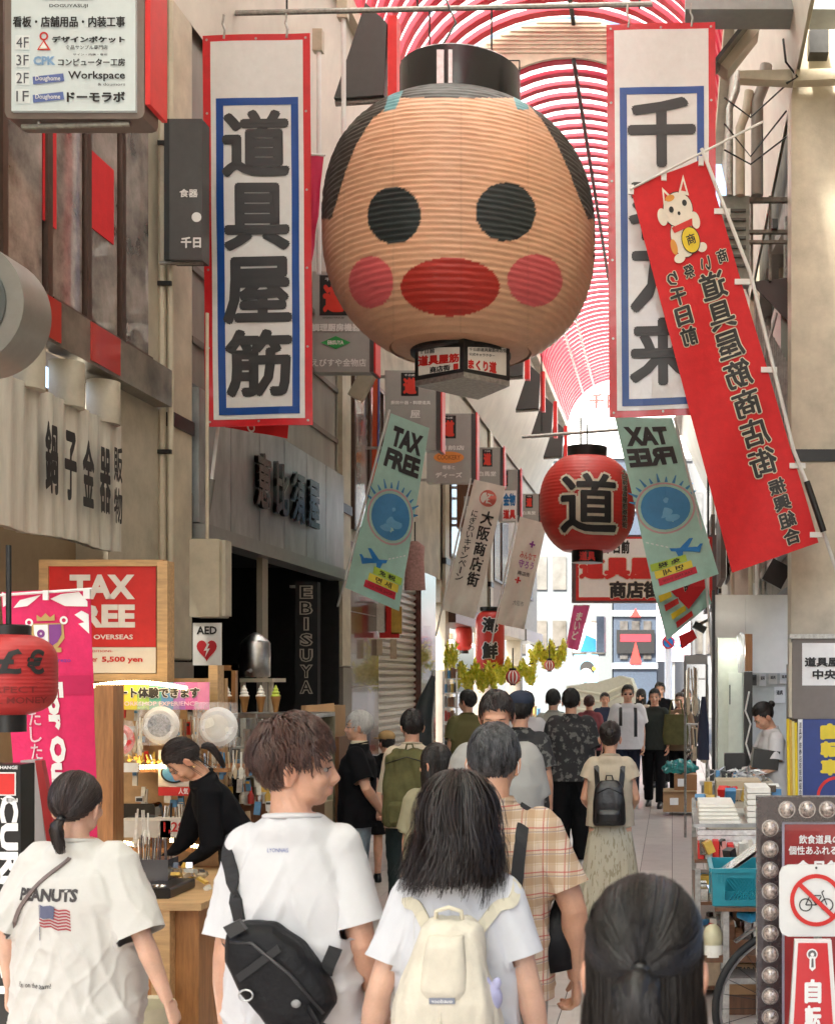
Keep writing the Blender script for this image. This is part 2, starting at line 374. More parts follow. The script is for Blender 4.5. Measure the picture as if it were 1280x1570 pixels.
# dark triangular fins on the left cove, red leading edge
for i in range(9):
    y = 11.0+i*2.55
    t = thing('ceiling_fin', 'dark triangular fin with a red edge under the left cove, '+['first and nearest', 'second from the camera', 'third from the camera', 'fourth from the camera', 'fifth from the camera', 'sixth from the camera', 'third from the far end', 'second from the far end', 'farthest'][i], 'light fitting', (-2.9, y, 7), 'triangular fins along the left cove')
    MB().prism([(-3.0, y, 6.95), (-2.56, y, 6.98), (-2.53, y, 7.62), (-2.72, y, 7.8)], (0, .12, 0)).build('fin_body', M('fin_grey', (.07, .075, .075), .45), t)
    MB().box((-2.52, y-.01, 6.92), (-2.44, y+.14, 7.68)).build('red_edge', M('fin_red', (.75, .03, .03), .4), t)
    MB().rod((-3.0, y+.06, 6.93), (-2.55, y+.06, 6.96), .028).build('tube_lamp', galv, t)
# hanging rails high across the street
def rail(name, label, x0, x1, D, py, hang=()):
    t = thing(name, label, 'rail', (0, D, PZ(py, D)))
    MB().rod((PX(x0, D), D, PZ(py+8, D)), (PX(x1, D), D, PZ(py-8, D)), .022).build('pipe', galv, t)
    m = MB()
    for hx in hang: m.rod((PX(hx, D), D, PZ(py, D)), (PX(hx, D), D, 8.2), .008, 6)
    m.build('hanger', darkm, t)
rail('hanging_rail', 'long steel pipe crossing the arcade above the big lantern', 285, 1000, 10, 14, (330, 440, 640, 980))
rail('hanging_rail', 'short steel pipe above the right hand white banner', 1082, 1290, 9.9, 28, (1100, 1200))
# ================= pillars
def pillar(side, y, label, w=.33, dep=.35):
    x0, x1 = (LX-.3, LX+.02) if side < 0 else (RX, RX+.42)
    if side < 0: x0, x1 = LX-w+.0, LX
    t = thing('arcade_pillar', label, 'pillar', ((x0+x1)/2, y, 0), 'cream steel pillars along the arcade')
    B((x0, y, 1.93), (x1, y+dep, 8.6 if side > 0 else 6.9), 'shaft', cream, t, bev=.02)
    B((x0-.01, y-.01, 0), (x1+.01, y+dep+.01, 1.92), 'base_panel', greybase, t)
    B((x0-.015, y-.015, 3.62), (x1+.015, y+dep+.015, 3.72), 'black_band', blackp, t)
    return t
for i, y in enumerate((8.95, 13.55, 19.7, 24.6, 29.4)):
    pillar(-1, y, ['cream pillar beside the AED sign with a black band', 'cream pillar with a grey base behind the white-haired man', 'cream pillar left of the tall red lantern', 'cream pillar behind the second cream flag', 'far cream pillar beyond the yellow foliage'][i])
pillar(1, 10.4, 'broad cream pillar at the right edge behind the red flag', .5)
for i, y in enumerate((16, 21, 26.5, 31)): pillar(1, y, ['second cream pillar on the right beside the white shop panel', 'third cream pillar on the right side', 'fourth cream pillar on the right side', 'last cream pillar on the right side'][i])
# ================= left facades
def windowband(t, X, y0, y1, z0, z1, n, mat=glass, fr=brownfr, fw=.07):
    B((X-.25, y0, z0-.05), (X-.16, y1, z1), 'wall_backing', M('dim_interior', (.10, .08, .07), .8), t)
    for i in range(n):
        a = y0+(y1-y0)*i/n; b = y0+(y1-y0)*(i+1)/n
        w = B((X-.045, a+fw, z0+.05), (X-.03, b-fw*.3, z1-.05), 'window_pane', mat, t)
        f = MB(); f.box((X-.1, a, z0), (X-.005, a+fw*.8, z1)); f.box((X-.1, a+fw, z0), (X-.005, b, z0+.05)); f.box((X-.1, a+fw, z1-.05), (X-.005, b, z1)); f.build('window_frame', fr, t)
SA = thing('shop_building', 'left building with bronze framed upper windows over a stone ledge', 'building', (LX, 7.6, 0))
windowband(SA, LX, 6.2, 8.62, 3.98, 6.1, 5, M('reflecting_glass', (.42, .36, .33), .06, var=.7, scale=2.2, coat=.8, spec=1))
B((LX-.3, 4.5, 0), (LX-.27, 8.6, 3.6), 'back_wall', M('shop_inner_wall', (.34, .25, .16), .7), SA)
B((LX-.28, 6.2, 6.1), (LX+.0, 8.93, 6.9), 'fascia', cream_d, SA)
# reflections of red banners, built as thin red strips on the window panes
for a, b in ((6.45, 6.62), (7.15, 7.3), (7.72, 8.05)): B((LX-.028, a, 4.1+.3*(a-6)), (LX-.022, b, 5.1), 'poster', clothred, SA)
B((LX-.3, 8.05, 2.3), (LX-.06, 8.93, 3.72), 'side_wall', cream_d, SA); B((LX-.3, 8.62, 3.98), (LX-.06, 8.93, 6.1), 'side_wall', cream_d, SA)
lm = M('ledge_stone', (.20, .17, .14), .3, var=.5, scale=4, coat=.4)
B((LX-.25, 6.3, 3.72), (LX+.06, 8.78, 3.98), 'ledge', lm, SA)
for a, b in ((7.02, 7.18), (7.55, 7.95)): B((LX+.05, a, 3.74), (LX+.066, b, 3.975), 'red_ledge_panel', M('ledge_red', (.45, .03, .02), .3, coat=.4), SA)
for i, y in enumerate((6.95, 7.42, 7.9)):
    MB().lathe((LX-.02, y, 3.42), [(.001, 0), (.1, 0), (.1, .27), (.001, .27)], 20).build('corbel', cream_d, SA, smooth=True)
# white corrugated sign board with black characters
WS = thing('shop_sign', 'white fluted shop sign with black brush characters under the ledge', 'sign', (LX, 7.2, 2.7))
m = MB(); vs = []; n = 60
for i in range(n+1):
    y = 6.2+1.85*i/n; x = LX+.02+.011*math.sin(i*1.3)+.006*math.sin(i*.47)
    vs += [(x, y, 2.62+.008*math.sin(i*.21)), (x, y, 3.44)]
m.add(vs, [(2*i, 2*i+2, 2*i+3, 2*i+1) for i in range(n)]); m.add([(v[0]-.05, v[1], v[2]) for v in vs], [(2*i, 2*i+1, 2*i+3, 2*i+2) for i in range(n)])
m.build('fluted_board', M('sign_fabric', (.62, .60, .54), .55, var=.2, scale=4, stretch=(1, 5, .6)), WS, smooth=True)
q = Quad([(LX+.07, 6.2, 3.44), (LX+.07, 8.05, 3.44), (LX+.07, 8.05, 2.62), (LX+.07, 6.2, 2.62)]); q.n = Vector((1, 0, 0))
for i, ch in enumerate('鍋子金器'): q.text(ch, (.42+.12*i, .22+.01*i, .50+.12*i, .72+.01*i), ink, WS, bold=.035, name='character')
q.text('販', (.885, .2, .95, .48), ink, WS, bold=.03, name='character'); q.text('物', (.885, .52, .95, .80), ink, WS, bold=.03, name='character')
# conduit pipes
cp = thing('conduit_pipes', 'three cream conduit pipes running up the wall beside the first pillar', 'pipe', (LX, 8.8, 0))
for i, (x, r) in enumerate(((236, .022), (249, .028), (262, .022), (225, .018))):
    MB().rod(P(x, 60, 8.86).to_tuple()[:2]+(1.9,), P(x, 0, 8.86).to_tuple()[:2]+(7.2,), r).build('pipe', cream, cp)
for z in (2.5, 3.4, 4.6, 5.6): MB().box((PX(222, 8.86), 8.82, z), (PX(266, 8.86), 8.84, z+.03)).build('clamp', darkm, cp)
# second shop: dark opening, shutter box with metal letters
SB = thing('shop_building', 'kitchenware shop with a dark open front between the first two pillars', 'building', (LX, 11.3, 0))
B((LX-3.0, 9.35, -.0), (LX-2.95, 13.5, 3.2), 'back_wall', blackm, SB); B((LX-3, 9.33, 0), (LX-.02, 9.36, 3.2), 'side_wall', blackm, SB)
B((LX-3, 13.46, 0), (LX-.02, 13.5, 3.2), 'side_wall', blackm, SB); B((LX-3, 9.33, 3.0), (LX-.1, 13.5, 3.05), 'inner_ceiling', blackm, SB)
B((LX-.35, 9.35, 4.05), (LX-.05, 13.5, 7.0), 'upper_wall', M('upper_siding', (.33, .31, .27), .5, var=.25, scale=3, stretch=(1, 1, .3)), SB)
for z in (4.35, 4.9, 5.5): B((LX-.06, 9.4, z), (LX-.03, 13.5, z+.05), 'siding_rail', greybase, SB)
B((LX-.05, 10.9, 0), (LX+.0, 11.05, 2.95), 'door_post', M('post_taupe', (.28, .25, .2), .5), SB)
shm = M('brushed_steel_panel', (.42, .44, .44), .35, .55, var=.3, scale=5, stretch=(1, 1, .4))
SH = thing('shop_sign', 'brushed steel fascia with raised metal characters over the dark shop front', 'sign', (LX, 11.3, 3.3))
for i in range(6):
    a = 9.36+i*.69; B((LX-.1, a, 2.98), (LX+.03+.0*i, a+.675, 4.0), 'panel', shm, SH)
B((LX-.12, 9.36, 2.86), (LX+.09, 13.5, 2.97), 'bottom_rail', M('rail_grey', (.30, .31, .30), .4, .5), SH)
q = Quad([(LX+.05, 9.36, 4.0), (LX+.05, 13.5, 4.0), (LX+.05, 13.5, 2.98), (LX+.05, 9.36, 2.98)]); q.n = Vector((1, 0, 0))
for i, ch in enumerate('恵比須屋'):
    mb = MB()
    for o in (.0, .012, .024, .036): q.put(mb, *text2d(ch, (.28+.12*i, .25, .37+.12*i, .72), .03), o)
    mb.build('metal_character', M('dull_chrome', (.16, .16, .15), .25, .9, var=.4), SH)
# cctv / white sleeve on the rail end
# third shop: brown marble columns and a shutter
SCc = thing('shop_building', 'shop with brown marble columns and a half lowered shutter', 'building', (LX, 16.5, 0))
marb = M('brown_marble', (.13, .05, .04), .18, var=.5, scale=6, coat=.5)
B((LX-.3, 13.95, 0), (LX-.02, 15.3, 3.35), 'marble_column', marb, SCc); B((LX-.3, 17.9, 0), (LX-.02, 19.0, 3.35), 'marble_column', marb, SCc)
for z in (.85, 1.7, 2.55): B((LX-.03, 13.95, z), (LX-.014, 15.3, z+.012), 'joint', M('joint_grey', (.3, .26, .24), .5), SCc)
B((LX-.35, 13.45, 3.35), (LX-.05, 19.7, 6.8), 'upper_wall', cream_d, SCc)
slm = MB().box((0, 0, 0), (.03, 2.6, .088)).tube([(.03, 0, .044), (.03, 2.6, .044)], .036, 6).mesh('slat', M('shutter_grey', (.48, .46, .42), .4, .2, var=.15))
for i in range(29):
    o = bpy.data.objects.new('slat', slm); COL.objects.link(o); o.parent = SCc; o.location = Vector((LX-.16, 15.3, .75+i*.09))-SCc.location
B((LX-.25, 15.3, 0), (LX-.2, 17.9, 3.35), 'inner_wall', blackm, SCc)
windowband(SCc, LX, 14.1, 16.2, 3.5, 5.4, 3, M('pale_glass', (.32, .28, .25), .1, var=.5, scale=2, coat=.5))
# fourth and further shops
farcols = [(.46, .42, .34), (.38, .30, .24), (.50, .46, .38)]
for i, (a, b) in enumerate(((19.95, 24.55), (24.9, 29.3), (29.7, 33.4))):
    t = thing('shop_building', ['cream shop behind the tall red lantern', 'narrow cream shop front beyond the second flag', 'last shop front before the arcade end'][i] , 'building', (LX, (a+b)/2, 0))
    mt = M('shop_wall_%d' % i, farcols[i], .6, var=.2)
    B((LX-.35, a-.4, 3.0), (LX-.05, b+.1, 6.8), 'upper_wall', mt, t); B((LX-2.4, a, 0), (LX-2.3, b, 3.0), 'back_wall', M('lit_shop_wall', (.55, .42, .25), .7, var=.5, scale=5), t)
    windowband(t, LX, a+.3, a+2.6, 3.8, 5.6, 2, M('pale_glass', (.32, .28, .25), .1)); B((LX-.4, a, 2.7), (LX+.12, b, 2.98), 'awning_box', [brownfr, cream, signgrey][i], t)
    for k_ in range(5): MB().box((LX-.35, a+.3+k_*.85, 0), (LX-.02, a+.95+k_*.85, .9+.25*rnd.random())).build('display_counter', goods_m[(k_*3+i) % 8], t)
    MB().box((LX-1.6, a+.4, 2.62), (LX-1.5, b-.4, 2.68)).build('shop_light', M('shop_tube', (1, .93, .8), emit=9, var=0), t)
# ================= right facades
SR = thing('shop_building', 'right shop building with machinery and vents above the stalls', 'building', (RX, 13.5, 0))
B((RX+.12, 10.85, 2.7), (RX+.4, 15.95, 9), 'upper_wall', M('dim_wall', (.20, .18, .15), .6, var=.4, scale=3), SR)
B((RX+2.2, 9.6, 0), (RX+2.3, 15.95, 3), 'back_wall', M('light_interior', (.62, .64, .60), .6), SR)
B((RX, 15.6, 0), (RX+2.2, 15.7, 3), 'end_wall', M('light_interior', (.62, .64, .60), .6), SR)
for z in (3.0, 3.5, 4.05, 4.5): B((RX+.05, 11, z), (RX+.14, 15.9, z+.06), 'rail', galv, SR)
for i, y in enumerate((11.3, 11.8, 12.6, 13.4)): MB().rod((RX+.06, y, 4.4), (RX+.06, y, 6.0), .045).build('vertical_pipe', [galv, cream, darkm, galv][i], SR)
B((RX-.02, 11.2, 4.65), (RX+.2, 12.3, 5.35), 'switch_box', M('box_greygreen', (.26, .28, .24), .4), SR)
MB().prism([(RX-.1, 11.4, 5.7), (RX+.3, 11.4, 5.7), (RX+.3, 11.4, 6.4)], (0, 2.2, 0)).build('duct', M('duct_brown', (.22, .19, .16), .5), SR)
for i, (a, b) in enumerate(((16.4, 20.9), (21.4, 26.4), (26.9, 30.9), (31.4, 33.4))):
    t = thing('shop_building', ['right shop beyond the second pillar with pale upper wall', 'third shop building on the right', 'fourth shop building on the right', 'end shop building on the right'][i], 'building', (RX, (a+b)/2, 0))
    B((RX+.05, a-.5, 2.7), (RX+.35, b+.1, 6.8), 'upper_wall', M('right_wall_%d' % i, farcols[(i+1) % 3], .6, var=.2), t)
    B((RX+2, a, 0), (RX+2.1, b, 2.7), 'back_wall', M('lit_shop_wall', (.55, .42, .25), .7), t)
    windowband(t, RX+.1, a+.3, a+2.4, 3.6, 5.4, 2, M('pale_glass', (.32, .28, .25), .1))
    B((RX-.05, a, 2.45), (RX+.3, b, 2.7), 'awning_box', [cream, brownfr, signgrey, cream][i], t)
    MB().box((RX+1, a+.3, 2.55), (RX+1.1, b-.3, 2.6)).build('shop_light', M('shop_tube', (1, .93, .8), emit=9, var=0), t)
# side walls near camera (outside the frame, closes the street)
nb = thing('shop_building', 'near left shop building at the picture edge', 'building', (LX, 2, 0)); B((LX-.4, -10, 3.2), (LX-.0, 6.15, 7.4), 'upper_wall', cream_d, nb); B((LX-2.5, -6, 0), (LX-2.4, 6.1, 3.2), 'back_wall', M('lit_shop_wall', (.55, .42, .25), .7), nb)
nb = thing('shop_building', 'near right shop building at the picture edge', 'building', (RX+2, 2, 0)); B((RX+.5, -10, 2.8), (RX+.9, 10.3, 9.5), 'upper_wall', cream_d, nb); B((RX+2.4, -6, 0), (RX+2.5, 9.6, 2.8), 'back_wall', M('lit_shop_wall', (.55, .42, .25), .7), nb)
# ================= beyond the arcade
nav = M('navy_facade', (.045, .06, .085), .3, var=.3)
FB = thing('city_building', 'dark navy building with red emblem beyond the arcade end', 'building', (-1.5, 52, 0))
B((PX(940, 52), 52, 0), (PX(1006, 52), 60, 16), 'wall', nav, FB)
for z in (2.2, 4.4, 6.6, 8.8, 11): B((PX(938, 52), 51.9, z), (PX(1008, 52), 52, z+.25), 'floor_band', M('grey_band', (.25, .28, .30), .5), FB)
for x in (950, 968, 986): B((PX(x, 52), 51.93, 2.6), (PX(x+12, 52), 51.97, 4.2), 'window', glass, FB)
q = PQ(945, 925, 1003, 1020, 51.85)
B((PX(945, 52), 51.86, PZ(1002, 52)), (PX(1003, 52), 51.9, PZ(966, 52)), 'black_panel', blackp, FB)
q.shape([(.34, .98), (.66, .98), (.5, .62)], inkred, FB); q.rect((.1, .5, .9, .62), M('dim_red', (.28, .01, .02), .5), FB); q.shape([(.36, .22), (.64, .22), (.5, .08)], inkred, FB)
for i, (x0, x1, zt, c, lab) in enumerate(((780, 938, 15, (.55, .62, .66), 'pale blue grey office building beyond the arcade on the left'), (1008, 1100, 13, (.62, .64, .66), 'pale grey office building beyond the arcade on the right'))):
    t = thing('city_building', lab, 'building', (PX((x0+x1)/2, 56), 56, 0)); B((PX(x0, 56), 56, 0), (PX(x1, 56), 64, zt), 'wall', M('far_wall_%d' % i, tuple(k_*.2 for k_ in c), .5), t)
    for zz in range(1, 5):
        for k_ in range(5): B((PX(x0+8+k_*(x1-x0-10)/5, 56), 55.93, zz*2.9), (PX(x0+8+(k_+.7)*(x1-x0-10)/5, 56), 55.97, zz*2.9+1.5), 'window', glass, t)
t = thing('billboard', 'blue and white billboard left of the navy building', 'billboard', P(897, 1000, 40)); pbox(878, 955, 914, 1000, 40, .3).build('panel', white, t)
PQ(878, 955, 914, 1000, 39.98).shape([(.3, .98), (.98, .98), (.98, .55), (.55, .4)], inkblue, t); B((PX(914, 40), 40, PZ(1000, 40)), (PX(926, 40), 41, PZ(945, 40)), 'side_face', nav, t)
B((PX(890, 40), 40.1, 0), (PX(893, 40), 40.2, PZ(1003, 40)), 'post', galv, t)
t = thing('poster_board', 'pale blue poster board with a dark and white blot', 'poster', P(897, 1040, 38)); q = PQ(880, 1004, 916, 1046, 38); q.sheet(1, 1, .1).build('board', M('pale_blue', (.22, .5, .68), .5), t)
q.disc(.55, .5, .32, ink, t, .01); q.disc(.5, .72, .26, inkwhite, t, .02); q.disc(.85, .5, .08, inkyel, t, .012); B((PX(895, 38), 38.1, 0), (PX(899, 38), 38.15, PZ(1046, 38)), 'post', galv, t)
t = thing('market_tent', 'white canvas tent stretched over a van shape at the street end', 'tent', (PX(925, 27), 27, 0))
m = MB(); W0, W1 = PX(868, 27), PX(975, 27); zt, zb = PZ(1036, 27), PZ(1100, 27)
pts = [(W0, PZ(1052, 27)), (PX(915, 27), PZ(1046, 27)), (PX(950, 27), PZ(1036, 27)), (PX(966, 27), PZ(1040, 27)), (PX(975, 27), PZ(1062, 27)), (PX(978, 27), .6), (W0, .6)]
m.prism([(x, 27, z) for x, z in pts], (0, 2, 0)).build('canvas', M('canvas_white', (.50, .52, .45), .7, var=.1), t)
for a, b in ((1056, 1048), (1068, 1058), (1084, 1072)): MB().tube([(W0, 26.97, PZ(a, 27)), (PX(925, 27), 26.97, PZ(a+9, 27)), (PX(965, 27), 26.97, PZ(b, 27))], .03, 6).build('canvas_fold', M('canvas_fold_tone', (.55, .56, .46), .7), t)  # folds slightly paler than the canvas sheet
for x in (W0+.1, W1-.1): MB().rod((x, 27.5, 0), (x, 27.5, .7), .05).build('leg', darkm, t)
t = thing('street_sign', 'white post with round blue and red no stopping roundel', 'sign', (PX(1024, 36), 36, 0)); MB().rod((PX(1024, 36), 36, 0), (PX(1024, 36), 36, PZ(960, 36)), .11).build('pole', white, t)
q = PQ(1014, 975, 1034, 995, 35.85); q.disc(.5, .5, .5, inkred, t, 0); q.disc(.5, .5, .38, inkblue, t, .01); q.shape([(.2, .3), (.3, .2), (.8, .7), (.7, .8)], inkred, t, .02)
t = thing('billboard', 'pale pink billboard with blue characters beside the navy building', 'billboard', P(1030, 970, 45)); q = PQ(1006, 925, 1058, 1014, 45); q.sheet(1, 1, .2).build('panel', M('pale_pink', (.78, .55, .66), .6), t); q.text('仕直', (.3, .55, .95, .75), inkblue, t, .02); B((PX(1030, 45), 45.1, 0), (PX(1034, 45), 45.2, PZ(1014, 45)), 'post', galv, t)
t = thing('gable_sign', 'white arched gable of the next arcade with red characters', 'sign', (AX, 35.5, 8)); q = PQ(882, 540, 1060, 700, 36); aa = [(q.c[0].x+(q.w)*i/20, 36, 7.6+3.2*math.sin(math.pi*i/20)) for i in range(21)]
MB().prism([(AX-3, 36, 8.2)]+[(AX-3*math.cos(math.pi*i/20), 36, 8.4+2.4*math.sin(math.pi*i/20)) for i in range(21)]+[(AX+3, 36, 8.2)], (0, .1, 0)).build('board', M('gable_white', (.85, .86, .86), .5, var=.04), t)
PQ(902, 603, 975, 626, 35.97).text('千日前', (0, 0, 1, 1), inkred, t, .01, bold=.03); B((AX-2.9, 36, 0), (AX-2.75, 36.1, 8.2), 'post', white, t); B((AX+2.75, 36, 0), (AX+2.9, 36.1, 8.2), 'post', white, t)

t = thing('city_building', 'tall grey city block closing the view far beyond the arcade', 'building', (-2, 75, 0)); B((PX(760, 75), 75, 0), (PX(1140, 75), 80, 26), 'wall', M('far_block', (.10, .11, .12), .6, var=.2), t)
for zz in range(8):
    for k_ in range(9): B((PX(775+k_*40, 75), 74.9, 1.5+zz*3), (PX(800+k_*40, 75), 74.96, 3.2+zz*3), 'window', glass, t)
# ================= big vertical banners
def banner(c, D, text, label, boxes):
    t = thing('vertical_banner', label, 'banner', P(c[3][0], c[3][1], D))
    q = PQ4(c, D, wave=.011, freq=1.1); q.sheet(10, 24, .006).build('red_border', vinylred, t, smooth=True)
    w = q.w; h = q.h; b = .06/w*1.0; bv = .045/h
    q.rect((b, bv*1.1, 1-b*.9, 1-bv*1.15), vinylw, t, .004, 'white_field', 8, 24)
    top = .163; l = .10/w; r = 1-.09/w; bt = 1-.085/h; k = .055/w; kv = .055/h
    for bx in ((l, top, r, top+kv), (l, bt-kv, r, bt), (l, top+kv, l+k, bt-kv), (r-k, top+kv, r, bt-kv)): q.rect(bx, vinylblue, t, .0075, 'blue_line', 4, 12)
    for ch, bx in zip(text, boxes):
        m = MB(); q.put(m, *text2d(ch, bx, .036), .009); m.build('brush_character', M('banner_ink', (.03, .03, .032), .45), t)
    for u in (.04, .5, .96):
        for v in ([.012, .988] if u == .5 else [.012, .2, .4, .6, .8, .988]): q.disc(u, v, .012, galv, t, .006, 'eyelet', 8)
    for u in (.2, .78):
        a = q.at(u, 0); MB().tube([a+Vector((0, 0, -.03)), a+Vector((.012, -.01, .03)), a+Vector((-.008, 0, .08)), a+Vector((0, 0, .15))], .009, 6).build('hook', galv, t)
bx = [((342, 168, 446, 272)), (344, 280, 446, 384), (342, 393, 448, 497), (344, 504, 448, 608)]
def nb_(c, bx): x0, y0 = c[0]; x1, y1 = c[2]; return [((a-x0)/(x1-x0), (b-y0)/(y1-y0), (c_-x0)/(x1-x0), (d-y0)/(y1-y0)) for a, b, c_, d in bx]
c1 = [(311, 55), (475, 50), (480, 652), (315, 654)]
banner(c1, 9.3, '道具屋筋', 'tall white banner with red border reading 道具屋筋', [((a-313)/165, (b-52)/600, (c_-313)/165, (d-52)/600) for a, b, c_, d in bx])
c2 = [(929, 38), (1096, 33), (1098, 636), (934, 640)]
banner(c2, 9.6, '千客万来', 'tall white banner with red border half hidden by the red flag', [((a-931)/165, (b-36)/603, (c_-931)/165, (d-36)/603) for a, b, c_, d in ((962, 150, 1066, 258), (962, 270, 1066, 370), (964, 385, 1066, 480), (962, 488, 1066, 592))])
# ================= big lantern
LD = 10.0; LT = thing('paper_lantern', 'giant round peach paper lantern with round painted discs hanging mid street', 'lantern', P(706, 598, LD))
lc = Vector((PX(706.5, LD), LD, 5.385)); R = 204*LD/F; RZ = .95
def lrad(t): return R*math.sqrt(max(0, 1-(abs(t)*.885)**2.55))
NR = 46; NP = NR*4; NA = 520; vs = []; cols = []
lh = [(612, 148), (569, 184), (546, 222), (530, 262), (519, 300), (508, 336)]; rh = [(800, 150), (831, 184), (854, 222), (872, 262), (886, 300), (901, 336)]
def interp(poly, y):
    for (x0, y0), (x1, y1) in zip(poly, poly[1:]):
        if y0 <= y <= y1: return x0+(x1-x0)*(y-y0)/(y1-y0)
    return None
def inq(x, y, q): return all((q[(i+1) % 4][0]-q[i][0])*(y-q[i][1])-(q[(i+1) % 4][1]-q[i][1])*(x-q[i][0]) >= 0 for i in range(4))
PEACH = (.74, .43, .27); HAIR = (.055, .048, .042); CREAMC = (.60, .52, .36)
def lcol(x, y, front):
    n = noise.noise(Vector((x*.02, y*.3, 0)))*.07+noise.noise(Vector((x*.012, y*.009, 5)))*.14-(.10 if abs((x-706)/204) < .99 and abs(math.asin(max(-1, min(1, (x-706)/206)))/.5236 % 1 - .5) > .488 else 0)
    if not front: return tuple(c*(1+n) for c in (HAIR if y < 400 else PEACH))
    c = PEACH; g = (x-706)/208
    if y < 150: c = HAIR
    elif y < 336:
        a = interp(lh, y); b = interp(rh, y)
        if a and x < a: c = HAIR
        if b and x > b: c = HAIR
    if inq(x, y, [(597, 141), (618, 139), (606, 168), (588, 172)]) or inq(x, y, [(781, 134), (802, 134), (811, 168), (793, 168)]): c = (.16, .38, .42)
    def el(cx, cy, rx, ry): return ((x-cx)/rx)**2+((y-cy)/ry)**2
    for cx, cy, rx, ry, cc in ((604, 330, 41, 44, (.012, .02, .022)), (775, 325, 46, 45, (.012, .02, .022)), (569, 433, 34, 40, (.72, .13, .14)), (820, 430, 42, 40, (.72, .13, .14)), (690, 440, 76, 45, (.48, .03, .018))):
        if el(cx, cy, rx, ry) < 1: c = cc
    return tuple(k*(1+n) for k in c)
for i in range(NP+1):
    t = -1+2*i/NP; z = lc.z+RZ*t
    sc = (abs(math.sin(math.pi*i/4)))   # paper sags between the bamboo hoops
    r = lrad(t)+.011*(1-sc*1.0)*1.0-.004
    for j in range(NA):
        a = 2*math.pi*j/NA; wob = .006*noise.noise(Vector((j*.11, i*.7, 3)))
        p = Vector((lc.x+(r+wob)*math.cos(a), LD+(r+wob)*math.sin(a), z)); vs.append(p)
        s_ = F/p.y; cols.append(lcol(VX+p.x*s_, VY-(p.z-CZ)*s_, p.y < LD))
me = bpy.data.meshes.new('paper_body'); fs = [(i*NA+j, i*NA+(j+1) % NA, (i+1)*NA+(j+1) % NA, (i+1)*NA+j) for i in range(NP) for j in range(NA)]
me.from_pydata([tuple(v-LT.location) for v in vs], [], fs); ca = me.color_attributes.new('Col', 'FLOAT_COLOR', 'POINT')
ca.data.foreach_set('color', [k for c in cols for k in (*c, 1)]); me.polygons.foreach_set('use_smooth', [True]*len(fs))
me.materials.append(M('lantern_paper', (1, 1, 1), .5, attr='Col', var=.1, scale=5, stretch=(1, 1, 4), bump=.25, bscale=30, coat=.12)); o = bpy.data.objects.new('paper_body', me); COL.objects.link(o); o.parent = LT
zt = lc.z+RZ-.02; capx = PX(706, LD)
m = MB(); m.lathe((capx, LD, 0), [(.475, zt-.03), (.48, zt), (.48, zt+.36), (.455, zt+.38), (.44, zt+.36), (.44, zt)], 64); m.build('top_collar', M('black_lacquer', (.006, .006, .007), .25, coat=.15), LT, smooth=True)
MB().box((capx-.1, LD-.49, zt+.0), (capx-.045, LD-.474, zt+.31)).box((capx-.01, LD-.492, zt+.0), (capx+.02, LD-.474, zt+.31)).build('chrome_strap', steel, LT)
zb_ = lc.z-RZ
m = MB(); m.lathe((lc.x, LD, 0), [(.40, zb_+.02), (.40, zb_-.035), (.37, zb_-.04)], 48); m.build('bottom_hoop', darkm, LT); m = MB(); m.lathe((lc.x, LD, 0), [(.548, zb_+.012), (.52, zb_-.006), (.39, zb_-.012)], 64); m.build('bottom_paper', M('lantern_base_paper', (.66, .38, .24), .5, var=.1), LT, smooth=True)
def signbox(D, xl, xm, xr, yt, yb, parent):
    # two lit faces meeting at a vertical corner towards the camera
    m = MB(); a, b, c = P(xl, yt, D+.12), P(xm, yt, D-.18), P(xr, yt, D+.12); d = Vector(((a.x+c.x)/2+.05, D+.6, a.z)); z0 = P(0, yb, D).z
    m.prism([(v.x, v.y, z0) for v in (a, b, c, d)], (0, 0, a.z-z0)); m.build('sign_box', blackp, parent)
    m = MB(); m.prism([(a.x+.0, a.y, z0-.045), (b.x, b.y, z0-.045), (c.x, c.y, z0-.045), (d.x, d.y, z0-.045)], (0, 0, .042)); m.build('bottom_plate', galv, parent)
    return (Quad([a, b, Vector((b.x, b.y, z0)), Vector((a.x, a.y, z0))]), Quad([b, c, Vector((c.x, c.y, z0)), Vector((b.x, b.y, z0))]))
qa, qb = signbox(9.75, 636, 711, 781, 528, 578, LT)
ob = [x for x in bpy.data.objects if x.name.startswith('sign_box')][-1]
for q in (qa, qb): q.rect((.08, .1, .92, .88), M('lit_face', (.58, .52, .44), .4, emit=.03, var=.05), ob, .003, 'lit_face', 1, 1)
qa.text('千日前', (.10, .12, .42, .28), ink, ob, .006, .03); qa.text('道具屋筋', (.08, .32, .92, .64), inkred, ob, .006, .05); qa.text('商店街', (.32, .68, .74, .88), ink, ob, .006, .04); qa.rect((.8, .68, .9, .88), inkred, ob, .006)
qb.text('千日前道具屋筋商店街', (.1, .12, .92, .24), ink, ob, .006, .02); qb.text('公式キャラクター', (.1, .3, .66, .4), ink, ob, .006, .02); qb.text('まくり道', (.08, .52, .7, .88), inkred, ob, .006, .06)
